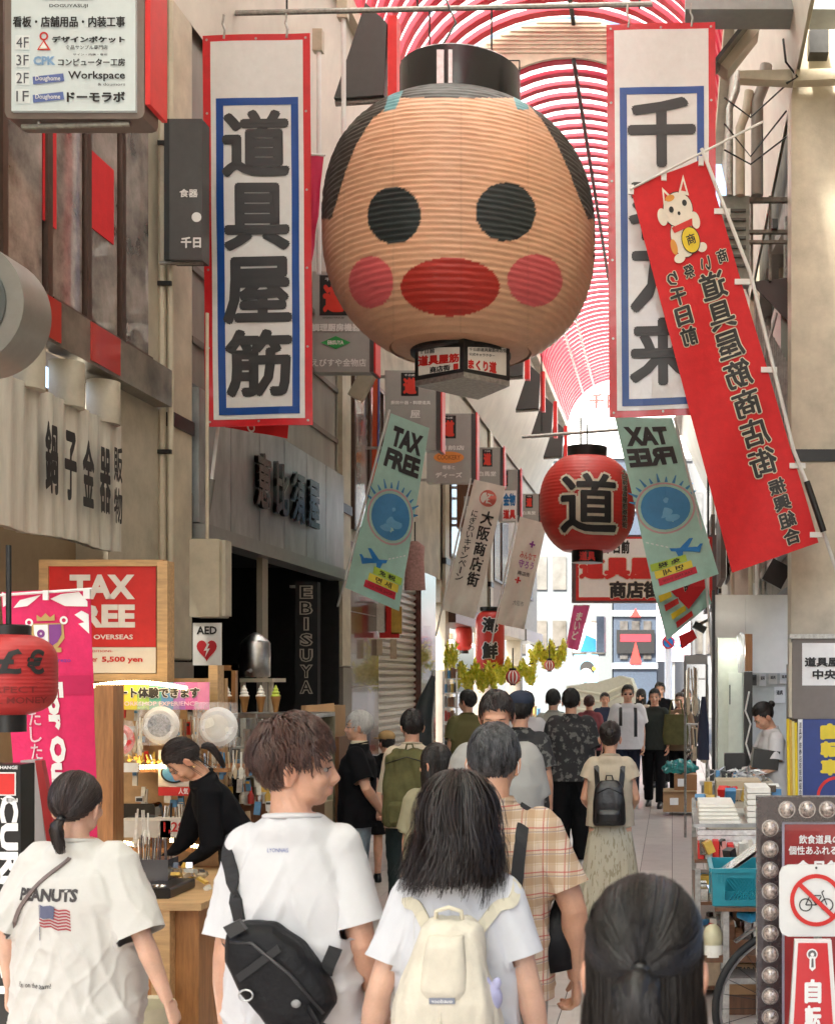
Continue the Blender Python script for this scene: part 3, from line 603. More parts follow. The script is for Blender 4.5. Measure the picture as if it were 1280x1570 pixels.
# hanger frame and hooks
m = MB(); z1 = zt+.47
for s_ in (-.475, .475): m.rod((capx+s_, LD, zt+.0), (capx+s_, LD, z1), .006, 6)
m.rod((capx-.475, LD, z1), (capx+.475, LD, z1), .006, 6)
for s_ in (-.25, .25): m.tube([(capx+s_, LD, z1), (capx+s_+.015, LD, z1+.05), (capx+s_, LD, z1+.1), (capx+s_, LD, P(0, 16, LD).z)], .008, 6)
m.build('hanging_frame', darkm, LT)
cb = thing('electric_cable', 'black cable looping down onto the big lantern collar', 'cable', (capx, LD, z1))
MB().tube([(capx-.05, LD-.3, zt+.34), (capx-.12, LD-.2, z1), (capx-.02, LD-.1, z1+.25), (capx-.12, LD, z1+.5)], .009, 6).build('cable', blackp, cb)
# ================= red lantern with one large character
def lantern(name, label, cx, top, bot, rpx, D, capw, caph, boxh, mat, p=2.4, k=.9, ribs=24, blackcap=blackp, group=None):
    t = thing(name, label, 'lantern', P(cx, bot+boxh, D), group); c = P(cx, (top+bot)/2, D); rz = (bot-top)/2*D/F; r0 = rpx*D/F; prof = []
    for i in range(ribs*4+1):
        u = -1+2*i/(ribs*4); prof.append((r0*math.sqrt(max(.02, 1-(abs(u)*k)**p))+.005*r0*(abs(math.cos(math.pi*i/4)))*4*.35, rz*u))
    MB().lathe(c, prof, 64).build('paper_body', mat, t, smooth='all')
    cw = capw/2*D/F; ch = caph*D/F; bh = boxh*D/F
    MB().lathe(c, [(cw, rz-.01), (cw*1.02, rz+ch), (cw*.9, rz+ch+.005)], 32).build('top_collar', blackcap, t, smooth=True)
    MB().lathe(c, [(cw*.8, -rz+.01), (cw*.8, -rz-bh)], 32).build('bottom_collar', blackcap, t, smooth=True)
    MB().rod(c+Vector((0, 0, rz+ch)), c+Vector((0, 0, rz+ch+.3)), .01).build('hanging_cord', darkm, t)
    fa = -math.atan2(c.x, c.y)
    def surf(u, v, off=0):   # u,v in lantern-face pixels relative to centre
        zz = -v*D/F; uu = max(-.99, min(.99, zz/rz)); rr = r0*math.sqrt(max(.02, 1-(abs(uu)*k)**p))+off; x = max(-rr*.98, min(rr*.98, u*D/F)); y_ = -math.sqrt(rr*rr-x*x); return Vector((c.x+x*math.cos(fa)-y_*math.sin(fa), c.y+x*math.sin(fa)+y_*math.cos(fa), c.z+zz))
    return t, surf
def sub2(V, Fc):  # split long triangles so lettering follows a curved body
    V = list(V); out = []; st = [list(f) for f in Fc]; T = []
    for f in st: T += [(f[0], f[i], f[i+1]) for i in range(1, len(f)-1)]
    return V, T
def ltext(surf, ch, box, off, mat, par, bold=.04, outline=None, ow=.05, vertical=False):
    def mk(b, mt, o, ex, nm):
        V, Fc = text2d(ch, box, b, vertical, extra=ex); import bmesh
        bm = bmesh.new(); bv = [bm.verts.new((x, y, d)) for x, y, d in V]
        for f in Fc:
            try: bm.faces.new([bv[i] for i in f])
            except ValueError: pass
        L = max(box[2]-box[0], box[3]-box[1])/14
        for _ in range(4):
            es = [e for e in bm.edges if e.calc_length() > L]
            if not es: break
            bmesh.ops.triangulate(bm, faces=bm.faces[:]); es = [e for e in bm.edges if e.calc_length() > L]; bmesh.ops.subdivide_edges(bm, edges=es, cuts=1)
        bmesh.ops.triangulate(bm, faces=bm.faces[:]); bm.verts.index_update()
        m = MB(); m.add([surf(v.co.x, v.co.y, o+v.co.z) for v in bm.verts], [[v.index for v in f.verts] for f in bm.faces]); bm.free(); m.build(nm, mt, par)
    if outline: mk(bold+ow, outline, off, ow, 'lettering_outline'); off += .009
    mk(bold, mat, off, 0, 'lettering')
redpaper = M('red_lantern_paper', (.60, .035, .025), .5, var=.15, coat=.15, scale=5)
t, sf = lantern('paper_lantern', 'large round red lantern with a black 道 edged in white', 900, 703, 845, 73, 16, 60, 17, 18, redpaper, 2.3, .88, 26)
ltext(sf, '道', (-40, -38, 44, 50), .012, ink, t, .022, M('cream_ink', (.72, .66, .52), .6), .04)
ltext(sf, '千日前道具屋筋商店街', (52, -50, 60, 40), .012, ink, t, .02, M('cream_ink', (.72, .66, .52), .6), .06, True)
ltext(sf, '道具', (-12, 76, 12, 90), .09, inkred, t, .03)
t, sf = lantern('paper_lantern', 'tall red cylinder lantern reading 海鮮 above the yellow foliage', 751, 936, 1030, 22, 20, 30, 5, 4, redpaper, 6, .97, 24)
ltext(sf, '海', (-12, -36, 12, -12), .015, ink, t, .05, inkwhite, .05); ltext(sf, '鮮', (-12, 2, 12, 28), .015, ink, t, .05, inkwhite, .05)
t, sf = lantern('paper_lantern', 'smaller red cylinder lantern left of the 海鮮 lantern', 711, 958, 998, 13, 22, 18, 8, 4, redpaper, 5, .97, 12)
for cx, cy, r, D, lab in ((786, 1038, 11, 18, 'small red and white striped lantern among yellow leaves, lower one'), (842, 1020, 8, 21, 'small red and white striped lantern hanging at the far stall')):
    t, sf = lantern('striped_lantern', lab, cx, cy-r, cy+r, r, D, r, 2, 2, redpaper, 2, .95, 8, blackcap=darkm)
    for u in (-.55, 0, .55):
        m = MB(); g_ = [sf((u*r+w_)*math.sqrt(max(.1, 1-(v_/8)**2)), v_/8*r*.92, .01) for v_ in range(-8, 9) for w_ in (-.12*r, .12*r)]
        m.add(g_, [(2*i, 2*i+1, 2*i+3, 2*i+2) for i in range(16)]).build('white_stripe', inkwhite, t)
t, sf = lantern('paper_lantern', 'red lantern with pound and euro signs at the left edge', 14, 972, 1096, 68, 4.6, 62, 12, 26, M('dull_red_lantern', (.48, .03, .03), .5, var=.15), 4.2, .97, 20)
ltext(sf, '£', (-14, -38, 18, 0), .006, ink, t, .03); ltext(sf, '€', (24, -38, 48, 0), .006, ink, t, .03)
ltext(sf, 'PERFECT', (-40, 18, 38, 28), .006, M('faded_red_ink', (.22, .02, .02), .6), t, .01); ltext(sf, 'CALL MONEY', (-45, 34, 52, 44), .006, M('faded_red_ink', (.22, .02, .02), .6), t, .01)
# ================= flags
def pole(t, pts, D, r=.012, mat=None): MB().tube([P(x, y, d) for (x, y), d in zip(pts, D)], r, 8).build('pole', mat or M('white_pole', (.70, .70, .68), .35), t)
FR = thing('nobori_flag', 'red slanting nobori flag with beckoning cat and black characters', 'flag', P(1180, 840, 9.2))
q = PQ4([(966, 290), (1080, 240), (1254, 832), (1122, 878)], [9.2, 9.2, 9.3, 9.2], wave=.035, freq=.9, ph=.6)
m = q.sheet(16, 60, .003)
m.build('cloth', clothred, FR, smooth=True)
pole(FR, [(1075, 228), (1150, 420), (1216, 690), (1238, 745), (1285, 885)], [9.15, 9.15, 9.15, 9.15, 9.3], .014)
MB().tube([P(1236, 738, 9.13), P(1262, 815, 9.15)], .024, 10).build('grip_sleeve', darkm, FR)
MB().rod(P(966, 290, 9.17), P(1170, 186, 9.17), .009).build('cross_bar', M('white_pole', (.7, .7, .68), .35), FR)
for u in (.01, .45, .95): a = q.at(u, 0); MB().box(a-Vector((.02, .012, .05)), a+Vector((.02, .012, .02))).build('loop_tab', white, FR)
for v in (.14, .32, .55, .8, .98): a = q.at(1, v); MB().box(a-Vector((.05, .012, .02)), a+Vector((.07, .012, .02))).build('loop_tab', white, FR)
def mtext(q, s, box, mat, par, off, bold, vertical=True, outline=None, ow=.05):
    if outline: m = MB(); q.put(m, *text2d(s, box, bold+ow, vertical, extra=ow, mirror=True), off); m.build('lettering_outline', outline, par); off += .004
    m = MB(); q.put(m, *text2d(s, box, bold, vertical, mirror=True), off); m.build('lettering', mat, par)
oc = M('cream_ink', (.72, .66, .52), .6)
mtext(q, '道具屋筋商店街', (.50, .265, .82, .80), ink, FR, .005, .028, True, oc, .035)
mtext(q, '振興組合', (.64, .81, .83, .985), ink, FR, .005, .04, True, oc, .04)
mtext(q, '千日前', (.12, .275, .32, .43), ink, FR, .005, .04, True, oc, .04)
for i, ch in enumerate('商い祭り'): mtext(q, ch, (.80-i*.22, .225+.004*i, .93-i*.22, .26+.004*i), ink, FR, .005, .03, False, oc, .05)
# beckoning cat
catw = M('cat_white', (.78, .72, .62), .6)
def el(cu, cv, ru, rv, mat, off, nm='cat_patch'): q.disc(cu, cv, ru, mat, FR, off, nm, 24, rv)
def sh(p, mat, off): q.shape(p, mat, FR, off, 'cat_patch')
el(.47, .165, .155, .052, ink, .005); el(.47, .165, .148, .050, catw, .006, 'cat_body'); el(.5, .095, .19, .045, ink, .007); el(.5, .095, .182, .0425, catw, .008, 'cat_head')
for a, b, c_ in (((.34, .075), (.38, .03), (.47, .062)), ((.56, .058), (.68, .018), (.68, .072))):
    sh([a, b, c_], catw, .0095); cx = sum(p[0] for p in (a, b, c_))/3; cy = sum(p[1] for p in (a, b, c_))/3; sh([(cx+(x-cx)*.5, cy+(y-cy)*.5) for x, y in (a, b, c_)], inkred, .0105)
el(.42, .09, .03, .008, ink, .011); el(.6, .085, .03, .008, ink, .011); el(.5, .105, .018, .005, ink, .011); sh([(.36, .133), (.64, .128), (.62, .145), (.38, .148)], inkred, .012)
el(.29, .10, .06, .022, catw, .010); el(.67, .135, .055, .022, catw, .010); el(.55, .178, .115, .035, ink, .0125); el(.55, .178, .105, .032, inkyel, .0135); q.text('商', (.50, .163, .61, .19), ink, FR, .015, .02)
el(.36, .212, .07, .012, catw, .012); el(.66, .205, .06, .012, catw, .012); el(.44, .062, .06, .008, M('cat_orange', (.7, .3, .05), .6), .0105); el(.33, .18, .04, .02, M('cat_orange', (.7, .3, .05), .6), .0075)
def taxflag(label, corners, D, mir, polep, poleD, off=(0, 0)):
    t = thing('nobori_flag', label, 'flag', P(corners[3][0], corners[3][1], D)); q = PQ4(corners, D, wave=.03, freq=.9, ph=1.2, mirror=mir)
    q.sheet(12, 40, .003).build('cloth', clothmint, t, smooth=True); pole(t, polep, poleD, .012)
    bi = M('flag_black', (.03, .028, .03), .6)
    q.text('TAX', (.16, .055, .9, .165), bi, t, bold=.06); q.text('FREE', (.13, .18, .93, .285), bi, t, bold=.055)
    bl = M('flag_blue', (.06, .26, .52), .6)
    q.disc(.52, .535, .40, bl, t, .004, 'blue_disc', rv=.125)
    for a_, b_, c_, d_ in ((.42, .49, .16, .02), (.6, .56, .18, .03), (.45, .6, .12, .02)): q.disc(a_, b_, c_, M('flag_blue_light', (.16, .42, .66), .6), t, .006, 'cloud_print', rv=d_)
    q.disc(.52, .535, .48, M('flag_pink', (.62, .38, .40), .6), t, .004, 'pink_ring', inner=.93, rv=.15)
    for a in range(-70, 71, 14):
        A = math.radians(a); L = .16 if a % 28 == 0 else .10; k = .125/.40; cu, cv = .52, .535
        d = (math.sin(A), -math.cos(A)*k); pz = (math.cos(A), math.sin(A)*k); b0, b1, w_ = .49, .49+L, .026
        q.shape([(cu+d[0]*b0-pz[0]*w_, cv+d[1]*b0-pz[1]*w_), (cu+d[0]*b0+pz[0]*w_, cv+d[1]*b0+pz[1]*w_), (cu+d[0]*b1+pz[0]*w_*.3, cv+d[1]*b1+pz[1]*w_*.3), (cu+d[0]*b1-pz[0]*w_*.3, cv+d[1]*b1-pz[1]*w_*.3)], bl, t, .005, 'tower_print')
    pl = M('plane_blue', (.02, .22, .60), .6)
    for s in ([(.14, .815), (.22, .80), (.52, .775), (.62, .765), (.6, .785), (.3, .82), (.18, .84)], [(.36, .80), (.22, .745), (.28, .74), (.48, .785)], [(.42, .80), (.46, .845), (.5, .845), (.54, .785)], [(.16, .82), (.10, .795), (.14, .79), (.22, .81)]): q.shape(s, pl, t, .006, 'plane_print')
    for i in range(5): q.shape([(.63+i*.07, .755-i*.012), (.67+i*.07, .748-i*.012), (.675+i*.07, .754-i*.012), (.635+i*.07, .761-i*.012)], inkwhite, t, .005, 'dash_print')
    q.rect((.40, .825, .97, .865), M('lime_label', (.48, .68, .08), .6), t, .006, 'label_print', 3, 1); q.text('免 税', (.5, .831, .85, .859), ink, t, .0085, .03)
    q.rect((.34, .868, .93, .91), M('yellow_label', (.85, .72, .08), .6), t, .006, 'label_print', 3, 1); q.text('면 세', (.48, .873, .8, .905), ink, t, .0085, .02)
    q.rect((.30, .912, .90, .952), M('red_label', (.6, .02, .05), .6), t, .006, 'label_print', 3, 1); q.text('TAX FREE SHOP', (.36, .925, .84, .94), M('dark_red_ink', (.15, .01, .01), .6), t, .0085, .01)
    return q
taxflag('slanting mint TAX FREE nobori flag on the left pillar', [(600, 634), (658, 656), (612, 937), (529, 901)], 13.3, False, [(597, 628), (528, 890), (510, 960)], (13.25, 13.3, 13.6))
taxflag('slanting mint tax free flag seen from behind right of the red lantern', [(942, 640), (1030, 640), (1101, 880), (1004, 915)], 12.2, True, [(1033, 640), (1075, 810), (1092, 1020)], (12.15, 12.2, 12.4))
q2 = thing('nobori_flag', 'mint and red flag tip hanging behind the mirrored tax free flag', 'flag', P(1030, 978, 14)); q = PQ4([(1000, 900), (1078, 872), (1090, 925), (1022, 982)], 14, wave=.02, ph=.4)
q.sheet(10, 10, .003).build('cloth', clothmint, q2, smooth=True); q.shape([(.25, .1), (1, -.05), (.98, .5), (.55, .75)], clothred, q2, .02, 'red_print'); q.rect((.06, .1, .3, .32), inkyel, q2, .022); q.rect((.12, .4, .4, .52), inkred, q2, .022); q.rect((.2, .62, .5, .74), inkyel, q2, .022); q.rect((.25, .82, .6, .94), inkred, q2, .022); q.text('前', (.55, .05, .72, .35), ink, q2, .025, .04, outline=oc)
pole(q2, [(1078, 872), (1092, 985)], (14.02, 14.02), .01)
q3 = thing('nobori_flag', 'small red flag end near the camera bracket on the right', 'flag', P(1050, 995, 17)); q = PQ4([(1040, 975), (1062, 965), (1068, 978), (1044, 996)], 17, wave=.01); q.sheet(4, 4, .003).build('cloth', clothred, q3, smooth=True)
t = thing('nobori_flag', 'cream slanting flag reading 大阪商店街', 'flag', P(700, 940, 16.5)); q = PQ4([(727, 735), (775, 746), (728, 949), (678, 935)], 16.5, wave=.035, ph=2); q.sheet(10, 30, .003).build('cloth', clothwhite, t, smooth=True)
pole(t, [(722, 733), (676, 938), (668, 975)], (16.45, 16.5, 16.6), .012)
q.disc(.55, .115, .26, M('mon_red', (.6, .14, .1), .6), t, .005); q.text('招', (.38, .075, .72, .155), clothwhite, t, .008, .03)
q.text('大阪商店街', (.48, .2, .86, .78), ink, t, .005, .03, True); q.text('にぎわいキャンペーン', (.16, .22, .36, .76), ink, t, .005, .015, True)
t = thing('nobori_flag', 'cream slanting flag with coloured crosses and small red hiragana', 'flag', P(780, 962, 18.5)); q = PQ4([(797, 792), (838, 803), (803, 965), (761, 956)], 18.5, wave=.035, ph=1); q.sheet(10, 30, .003).build('cloth', clothwhite, t, smooth=True)
pole(t, [(793, 790), (758, 960), (753, 990)], (18.45, 18.5, 18.6), .013)
purple = M('purple_ink', (.25, .05, .3), .6)
for (u, v, c_) in ((.65, .22, purple), (.42, .57, inkred)): q.rect((u-.1, v-.008, u+.1, v+.008), c_, t, .005, 'cross_print', 1, 1); q.rect((u-.03, v-.03, u+.03, v+.03), c_, t, .008, 'cross_print', 1, 1)
q.text('みんなで', (.3, .30, .88, .365), M('red_orange_ink', (.55, .12, .1), .6), t, .005, .03); q.text('守ろう', (.32, .375, .86, .45), M('violet_ink', (.35, .12, .4), .6), t, .005, .03); q.text('商店街', (.35, .48, .8, .52), ink, t, .005, .02); q.text('大阪市', (.4, .75, .8, .8), M('grey_ink', (.25, .25, .22), .6), t, .005, .01)
t = thing('nobori_flag', 'pink hanging flag under the far shopping street sign', 'flag', P(880, 998, 22.5)); q = PQ4([(879, 928), (904, 928), (886, 998), (867, 992)], 22.5, wave=.02); q.sheet(6, 20, .003).build('cloth', M('magenta_cloth', (.65, .10, .30), .7), t, smooth=True); q.text('まいど', (.3, .15, .7, .8), inkwhite, t, .01, .03, True); MB().rod(q.at(0, 0), q.at(1, 0), .012).build('cross_bar', white, t)
t = thing('nobori_flag', 'narrow orange red and blue edged flag beside the second pillar', 'flag', P(575, 760, 15)); q = PQ4([(572, 560), (580, 560), (578, 745), (570, 745)], 15); q.sheet(2, 10, .01).build('cloth', M('orange_cloth', (.7, .1, .03), .6), t); MB().rod(P(581, 560, 15), P(579, 760, 15), .012).build('pole', M('blue_pole', (.1, .13, .4), .5), t)
# small red flags partly hidden behind banners
t = thing('nobori_flag', 'red flag peeping out below the left white banner', 'flag', P(400, 668, 9.6)); q = PQ4([(330, 560), (452, 560), (440, 672), (345, 655)], 9.6, wave=.01); q.sheet(8, 8, .003).build('cloth', clothred, t, smooth=True); q.disc(.42, .93, .06, inkwhite, t, .006, inner=.6); MB().rod(P(335, 652, 9.6), P(318, 790, 9.55), .014).build('pole', white, t); MB().rod(P(325, 735, 9.55), P(315, 800, 9.55), .028).build('grip_sleeve', M('pole_grey', (.18, .17, .15), .5), t)
t = thing('nobori_flag', 'crimson flag between the left white banner and the big lantern', 'flag', P(482, 350, 11)); q = PQ4([(465, 238), (496, 240), (488, 330), (476, 420)], 11, wave=.01); q.sheet(6, 12, .003).build('cloth', M('crimson_cloth', (.60, .02, .09), .6), t, smooth=True); MB().rod(P(455, 236, 11), P(500, 238, 11), .012).build('cross_bar', white, t)
# white hanging poles
for px, D, y0, y1 in ((489, 11.5, 80, 420), (527, 11.0, 30, 220)):
    t = thing('hanger_pole', 'white steel hanger pole left of the big lantern' if px == 489 else 'white steel hanger pole just behind the big lantern', 'pole', P(px, y1, D)); MB().rod(P(px, y1, D), P(px, y0, D), .022).build('pole', white, t); a = P(px, y0, D); MB().box(a-Vector((.05, .04, .0)), a+Vector((.04, .04, .2))).build('bracket', cream, t)
# ================= grey projecting signs
def psign(x0, y0, x1, y1, D, label, draw, sidew=7):
    t = thing('projecting_sign', label, 'sign', P((x0+x1)/2, y1, D), 'grey projecting shop signs on the left')
    m = pbox(x0, y0, x1-sidew, y1, D, .16); m.build('sign_box', signgrey, t); pbox(x1-sidew+.5, y0, x1, y1, D+.02, .3).build('side_panel', signdark, t)
    MB().box((PX(x1, D)+.004, D-.01, PZ(y1+2, D)), (PX(x1, D)+.022, D+.2, PZ(y0-2, D))).build('red_edge', M('fin_red', (.75, .03, .03), .4), t)
    MB().box((LX-.05, D+.1, PZ(y0+8, D)), (PX(x0, D)+.03, D+.13, PZ(y0+4, D))).build('wall_bracket', galv, t); MB().box((LX-.05, D+.1, PZ(y1-4, D)), (PX(x0, D)+.03, D+.13, PZ(y1-8, D))).build('wall_bracket', galv, t)
    draw(PQ(x0, y0, x1-sidew, y1, D-.001), t); return t
def emblem(q, t, b): q.rect(b, blackp, t, .004, 'emblem_panel', 1, 1); w = b[2]-b[0]; h = b[3]-b[1]; q.text('千日前', (b[0]+w*.2, b[1]+h*.06, b[2]-w*.2, b[1]+h*.15), inkwhite, t, .008, .01); q.text('道', (b[0]+w*.12, b[1]+h*.2, b[2]-w*.1, b[1]+h*.93), M('emblem_red', (.7, .04, .02), .5), t, .008, .06)
def d1(q, t):
    emblem(q, t, (.14, .04, .62, .44)); q.text('DOGUYASUJI', (.2, .455, .56, .475), ink, t, bold=.01); q.text('調理厨房機器', (.0, .52, .85, .6), inkwhite, t, bold=.04)
    q.shape([(.16, .71), (.42, .645), (.68, .71), (.42, .775)], inkgreen, t); q.text('EBISUYA', (.28, .69, .56, .73), inkwhite, t, .007, .03); q.text('えびすや金物店', (.0, .87, .95, .95), inkwhite, t, bold=.02)
psign(478, 416, 573, 570, 12.6, 'grey projecting sign with green diamond beside the big lantern', d1)
def d2(q, t): emblem(q, t, (.32, .03, .66, .32)); q.text('厨房什器・料理道具', (.12, .38, .9, .43), inkwhite, t, bold=.03); q.text('屋', (.5, .5, .7, .6), inkwhite, t)
psign(590, 568, 675, 690, 14.6, 'grey projecting sign directly behind the TAX FREE flag', d2)
def d3(q, t): emblem(q, t, (.32, .03, .66, .36)); q.text('千日前店', (.1, .46, .85, .53), inkwhite, t, bold=.03); q.disc(.5, .635, .34, M('orange_ink', (.75, .28, .06), .5), t, .004, 'oval_logo', rv=.085); q.text('COOKERY', (.24, .6, .76, .67), M('brown_ink', (.35, .1, .02), .5), t, .008, .02); q.text('喫茶と', (.36, .75, .64, .81), inkwhite, t, bold=.02); q.text('ディーズ', (.2, .85, .8, .93), inkwhite, t, bold=.04)
psign(654, 634, 729, 740, 17, 'grey projecting sign with orange oval logo', d3)
def d4(q, t): emblem(q, t, (.3, .05, .7, .5)); q.text('白馬堂', (.15, .62, .85, .75), inkwhite, t, bold=.03)
psign(728, 686, 771, 745, 19.5, 'grey projecting sign, first one behind the orange oval sign', d4, 5)
def d5(q, t): emblem(q, t, (.15, .03, .5, .32)); q.rect((.2, .4, .95, .98), inkwhite, t, .004, 'white_panel', 1, 1); q.text('金物', (.25, .45, .9, .7), inkblue, t, .008, .05); q.text('道具', (.25, .76, .9, .95), inkred, t, .008, .05)
psign(764, 720, 797, 800, 21.5, 'grey projecting sign with blue and red characters on white', d5, 4)
psign(797, 757, 828, 800, 24, 'farthest grey projecting sign beside the round red lantern', d4, 3)
psign(700, 740, 742, 810, 20.5, 'brown projecting sign behind the cream Osaka flag', lambda q, t: (q.rect((.02, .02, .98, .98), woodd, t, .004, 'brown_board', 1, 1), q.rect((.3, .3, .9, .8), signgrey, t, .007, 'inner_board', 1, 1), q.text('喫茶', (.4, .5, .8, .7), inkwhite, t, .01, .02)), 4)
t = thing('projecting_sign', 'dark grey hanging sign partly hidden left of the 道具屋筋 banner', 'sign', P(285, 400, 8.7)); pbox(260, 182, 310, 398, 8.7, .14).build('sign_box', signdark, t); q = PQ(260, 182, 310, 398, 8.699)
q.text('食器', (.32, .5, .88, .56), inkwhite, t, bold=.03); q.disc(.84, .7, .15, inkwhite, t); q.text('千日', (.36, .84, .98, .92), inkwhite, t, bold=.04); B((LX-.02, 8.75, PZ(404, 8.75)), (PX(310, 8.75), 8.78, PZ(400, 8.75)), 'bracket', galv, t); pbox(252, 182, 259.6, 398, 8.72, .12).build('side_face', blackp, t)
# directory sign top left
t = thing('directory_sign', 'lit white floor directory sign hanging at the top left corner', 'sign', P(115, 180, 6))
frm = M('directory_frame', (.24, .19, .17), .35, .4); pbox(8, -40, 222, 182, 6.02, .16, bev=.03).build('frame', frm, t, smooth=True); MB().box((PX(223, 6), 6.0, PZ(160, 6)), (PX(231, 6), 6.2, PZ(-40, 6))).build('red_edge', M('fin_red', (.75, .03, .03), .4), t)
fc = pbox(18, -36, 208, 170, 6.0, .02).build('lit_face', M('directory_face', (.58, .64, .64), .3, emit=.03, var=.04, coat=.4), t); q = PQ(18, 0, 208, 170, 5.998); fc2 = t
q.rect((.25, -.06, .66, .0), ink, t, .002, 'black_bar', 1, 1); q.text('DOGUYASUJI', (.31, .04, .62, .078), ink, t, bold=.01); q.text('看板・店舗用品・内装工事', (.015, .15, .92, .25), ink, t, bold=.03)
for i, (n_, v) in enumerate((('4F', .35), ('3F', .51), ('2F', .67), ('1F', .835))):
    q.rect((.035, v-.03, .15, v+.1), M('pale_tab', (.66, .70, .69), .4, emit=.03), t, .003, 'floor_tab', 1, 1); q.text(n_, (.045, v-.01, .145, v+.085), M('number_ink', (.10, .1, .12), .5), t, .006, .0)
q.disc(.265, .33, .035, inkred, t, inner=.6); q.shape([(.265, .36), (.32, .455), (.21, .455)], M('emblem_red', (.7, .04, .02), .5), t); q.shape([(.265, .385), (.30, .445), (.23, .445)], inkwhite, t, .007)
q.text('デザインポケット', (.33, .33, .92, .39), ink, t, bold=.05); q.text('食品サンプル専門店', (.44, .41, .78, .45), ink, t, bold=.01); q.text('CPK', (.18, .51, .36, .59), M('soft_blue', (.25, .42, .65), .5), t, bold=.05); q.text('サイン・内装・看板', (.5, .485, .78, .505), ink, t, bold=.01); q.text('コンピューター工房', (.38, .53, .92, .6), ink, t, bold=.025)
for v in (.68, .845): q.shape([(.175, v+.015), (.42, v-.015), (.43, v+.055), (.18, v+.085)], M('logo_blue', (.12, .17, .42), .5), t); q.text('Doughome', (.2, v+.01, .40, v+.065), inkwhite, t, .007, .01)
q.text('Workspace', (.46, .645, .92, .735), ink, t, bold=.02); q.text('& doumors', (.70, .75, .92, .775), ink, t, bold=.0); q.text('ドーモラボ', (.45, .83, .92, .925), ink, t, bold=.04)
MB().rod(P(35, 195, 6.05), P(200, 190, 6.05), .014).rod(P(60, 182, 6.05), P(60, 195, 6.05), .01).rod(P(180, 182, 6.05), P(180, 192, 6.05), .01).build('lower_rail', galv, t)
# round grey sign at left edge
t = thing('round_sign', 'round grey drum sign cut by the left picture edge', 'sign', P(-38, 590, 5.6)); c_ = P(-52, 468, 5.6); m = MB(); m.tube([c_+Vector((0, -.05, 0)), c_+Vector((0, .2, 0))], 98*5.6/F, 48); m.build('drum', M('drum_grey', (.28, .27, .25), .35, .3), t, smooth=True)
m = MB(); m.tube([c_+Vector((0, -.062, 0)), c_+Vector((0, -.052, 0))], 72*5.6/F, 48); m.build('face_disc', M('drum_dark', (.10, .11, .11), .3), t, smooth=True)
MB().rod(c_+Vector((-.3, .1, 0)), (LX+.0, 5.9, c_.z), .04).build('arm', galv, t)
# far arcade sign
t = thing('arcade_sign', 'white hanging sign with red 道具屋筋 and black 商店街 at the far arcade end', 'sign', P(985, 922, 23)); pbox(876, 820, 1098, 924, 23, .2).build('board', M('arcade_sign_frame', (.12, .08, .08), .5), t); q = PQ(876, 820, 1098, 924, 22.998)
q.rect((.03, .03, .97, .97), inkred, t, .004, 'red_border', 1, 1); q.rect((.05, .06, .95, .92), inkwhite, t, .007, 'white_panel', 1, 1); q.text('千日前', (.22, .08, .40, .28), ink, t, .01, .05); q.text('道具屋筋', (.05, .32, .75, .66), inkred, t, .01, .06, outline=oc, ow=.04); q.text('商店街', (.26, .68, .62, .94), ink, t, .01, .05, outline=oc, ow=.04)
for x in (890, 1085): MB().rod(P(x, 820, 23.1), P(x, 640, 23.1), .02).build('hanger', darkm, t)
rail('hanging_rail', 'thin rail above the round red lantern crossing the street', 800, 1010, 16.3, 662, (830, 980))
# pillar fittings
t = thing('vertical_sign', 'black vertical neon sign spelling EBISUYA by the second pillar', 'sign', P(468, 1085, 11.9)); pbox(453, 892, 487, 1086, 11.9, .1).build('board', blackm, t); q = PQ(453, 892, 487, 1086, 11.899); tu = M('neon_tube', (.36, .32, .26), .4)
for i, ch in enumerate('EBISUYA'):
    b_ = (.2, .03+.125*i, .8, .03+.125*i+.105) if ch != 'I' else (.38, .03+.125*i, .62, .03+.125*i+.105); m = MB(); q.put(m, *text2d(ch, b_, .08), .006); m.build('letter_outline', tu, t); m = MB(); q.put(m, *text2d(ch, (b_[0]+.07, b_[1]+.008, b_[2]-.07, b_[3]-.008), .0), .012); m.build('letter', blackm, t)
B((LX-.1, 12.0, PZ(900, 11.9)), (PX(470, 11.9), 12.05, PZ(896, 11.9)), 'bracket', galv, t)
t = thing('meter_box', 'cream electrical box above the AED sign', 'box', P(320, 946, 8.9)); pbox(291, 826, 336, 946, 8.7, .2, bev=.01).build('box_body', cream, t); pbox(336.5, 828, 346, 944, 8.76, .12).build('box_side', cream_d, t); MB().rod(P(318, 826, 8.8), P(318, 480, 8.8), .012).build('feed_pipe', cream, t)
t = thing('aed_sign', 'white AED sign with red heart under the cream box', 'sign', P(317, 1021, 8.8)); pbox(296, 955, 339, 1020, 8.75, .02).build('plate', white, t); q = PQ(296, 955, 339, 1020, 8.748); q.text('AED', (.14, .08, .86, .27), ink, t, .003, .03)
hp = [(.5+.36*(16*math.sin(a)**3)/16, .62-.028*.62*(13*math.cos(a)-5*math.cos(2*a)-2*math.cos(3*a)-math.cos(4*a))) for a in [2*math.pi*i/28 for i in range(28)]]
q.shape(hp, M('heart_red', (.5, .02, .03), .5), t, .003); q.shape([(.54, .48), (.40, .66), (.5, .65), (.44, .82), (.62, .6), (.52, .61), (.6, .5)], inkwhite, t, .006)
t = thing('switch_cover', 'small grey socket box on the second pillar', 'box', P(507, 970, 13.5)); pbox(500, 970, 514, 992, 13.5, .05).build('cover', galv, t); pbox(498, 1007, 516, 1013, 13.53, .01).build('plate', inkwhite, t); 
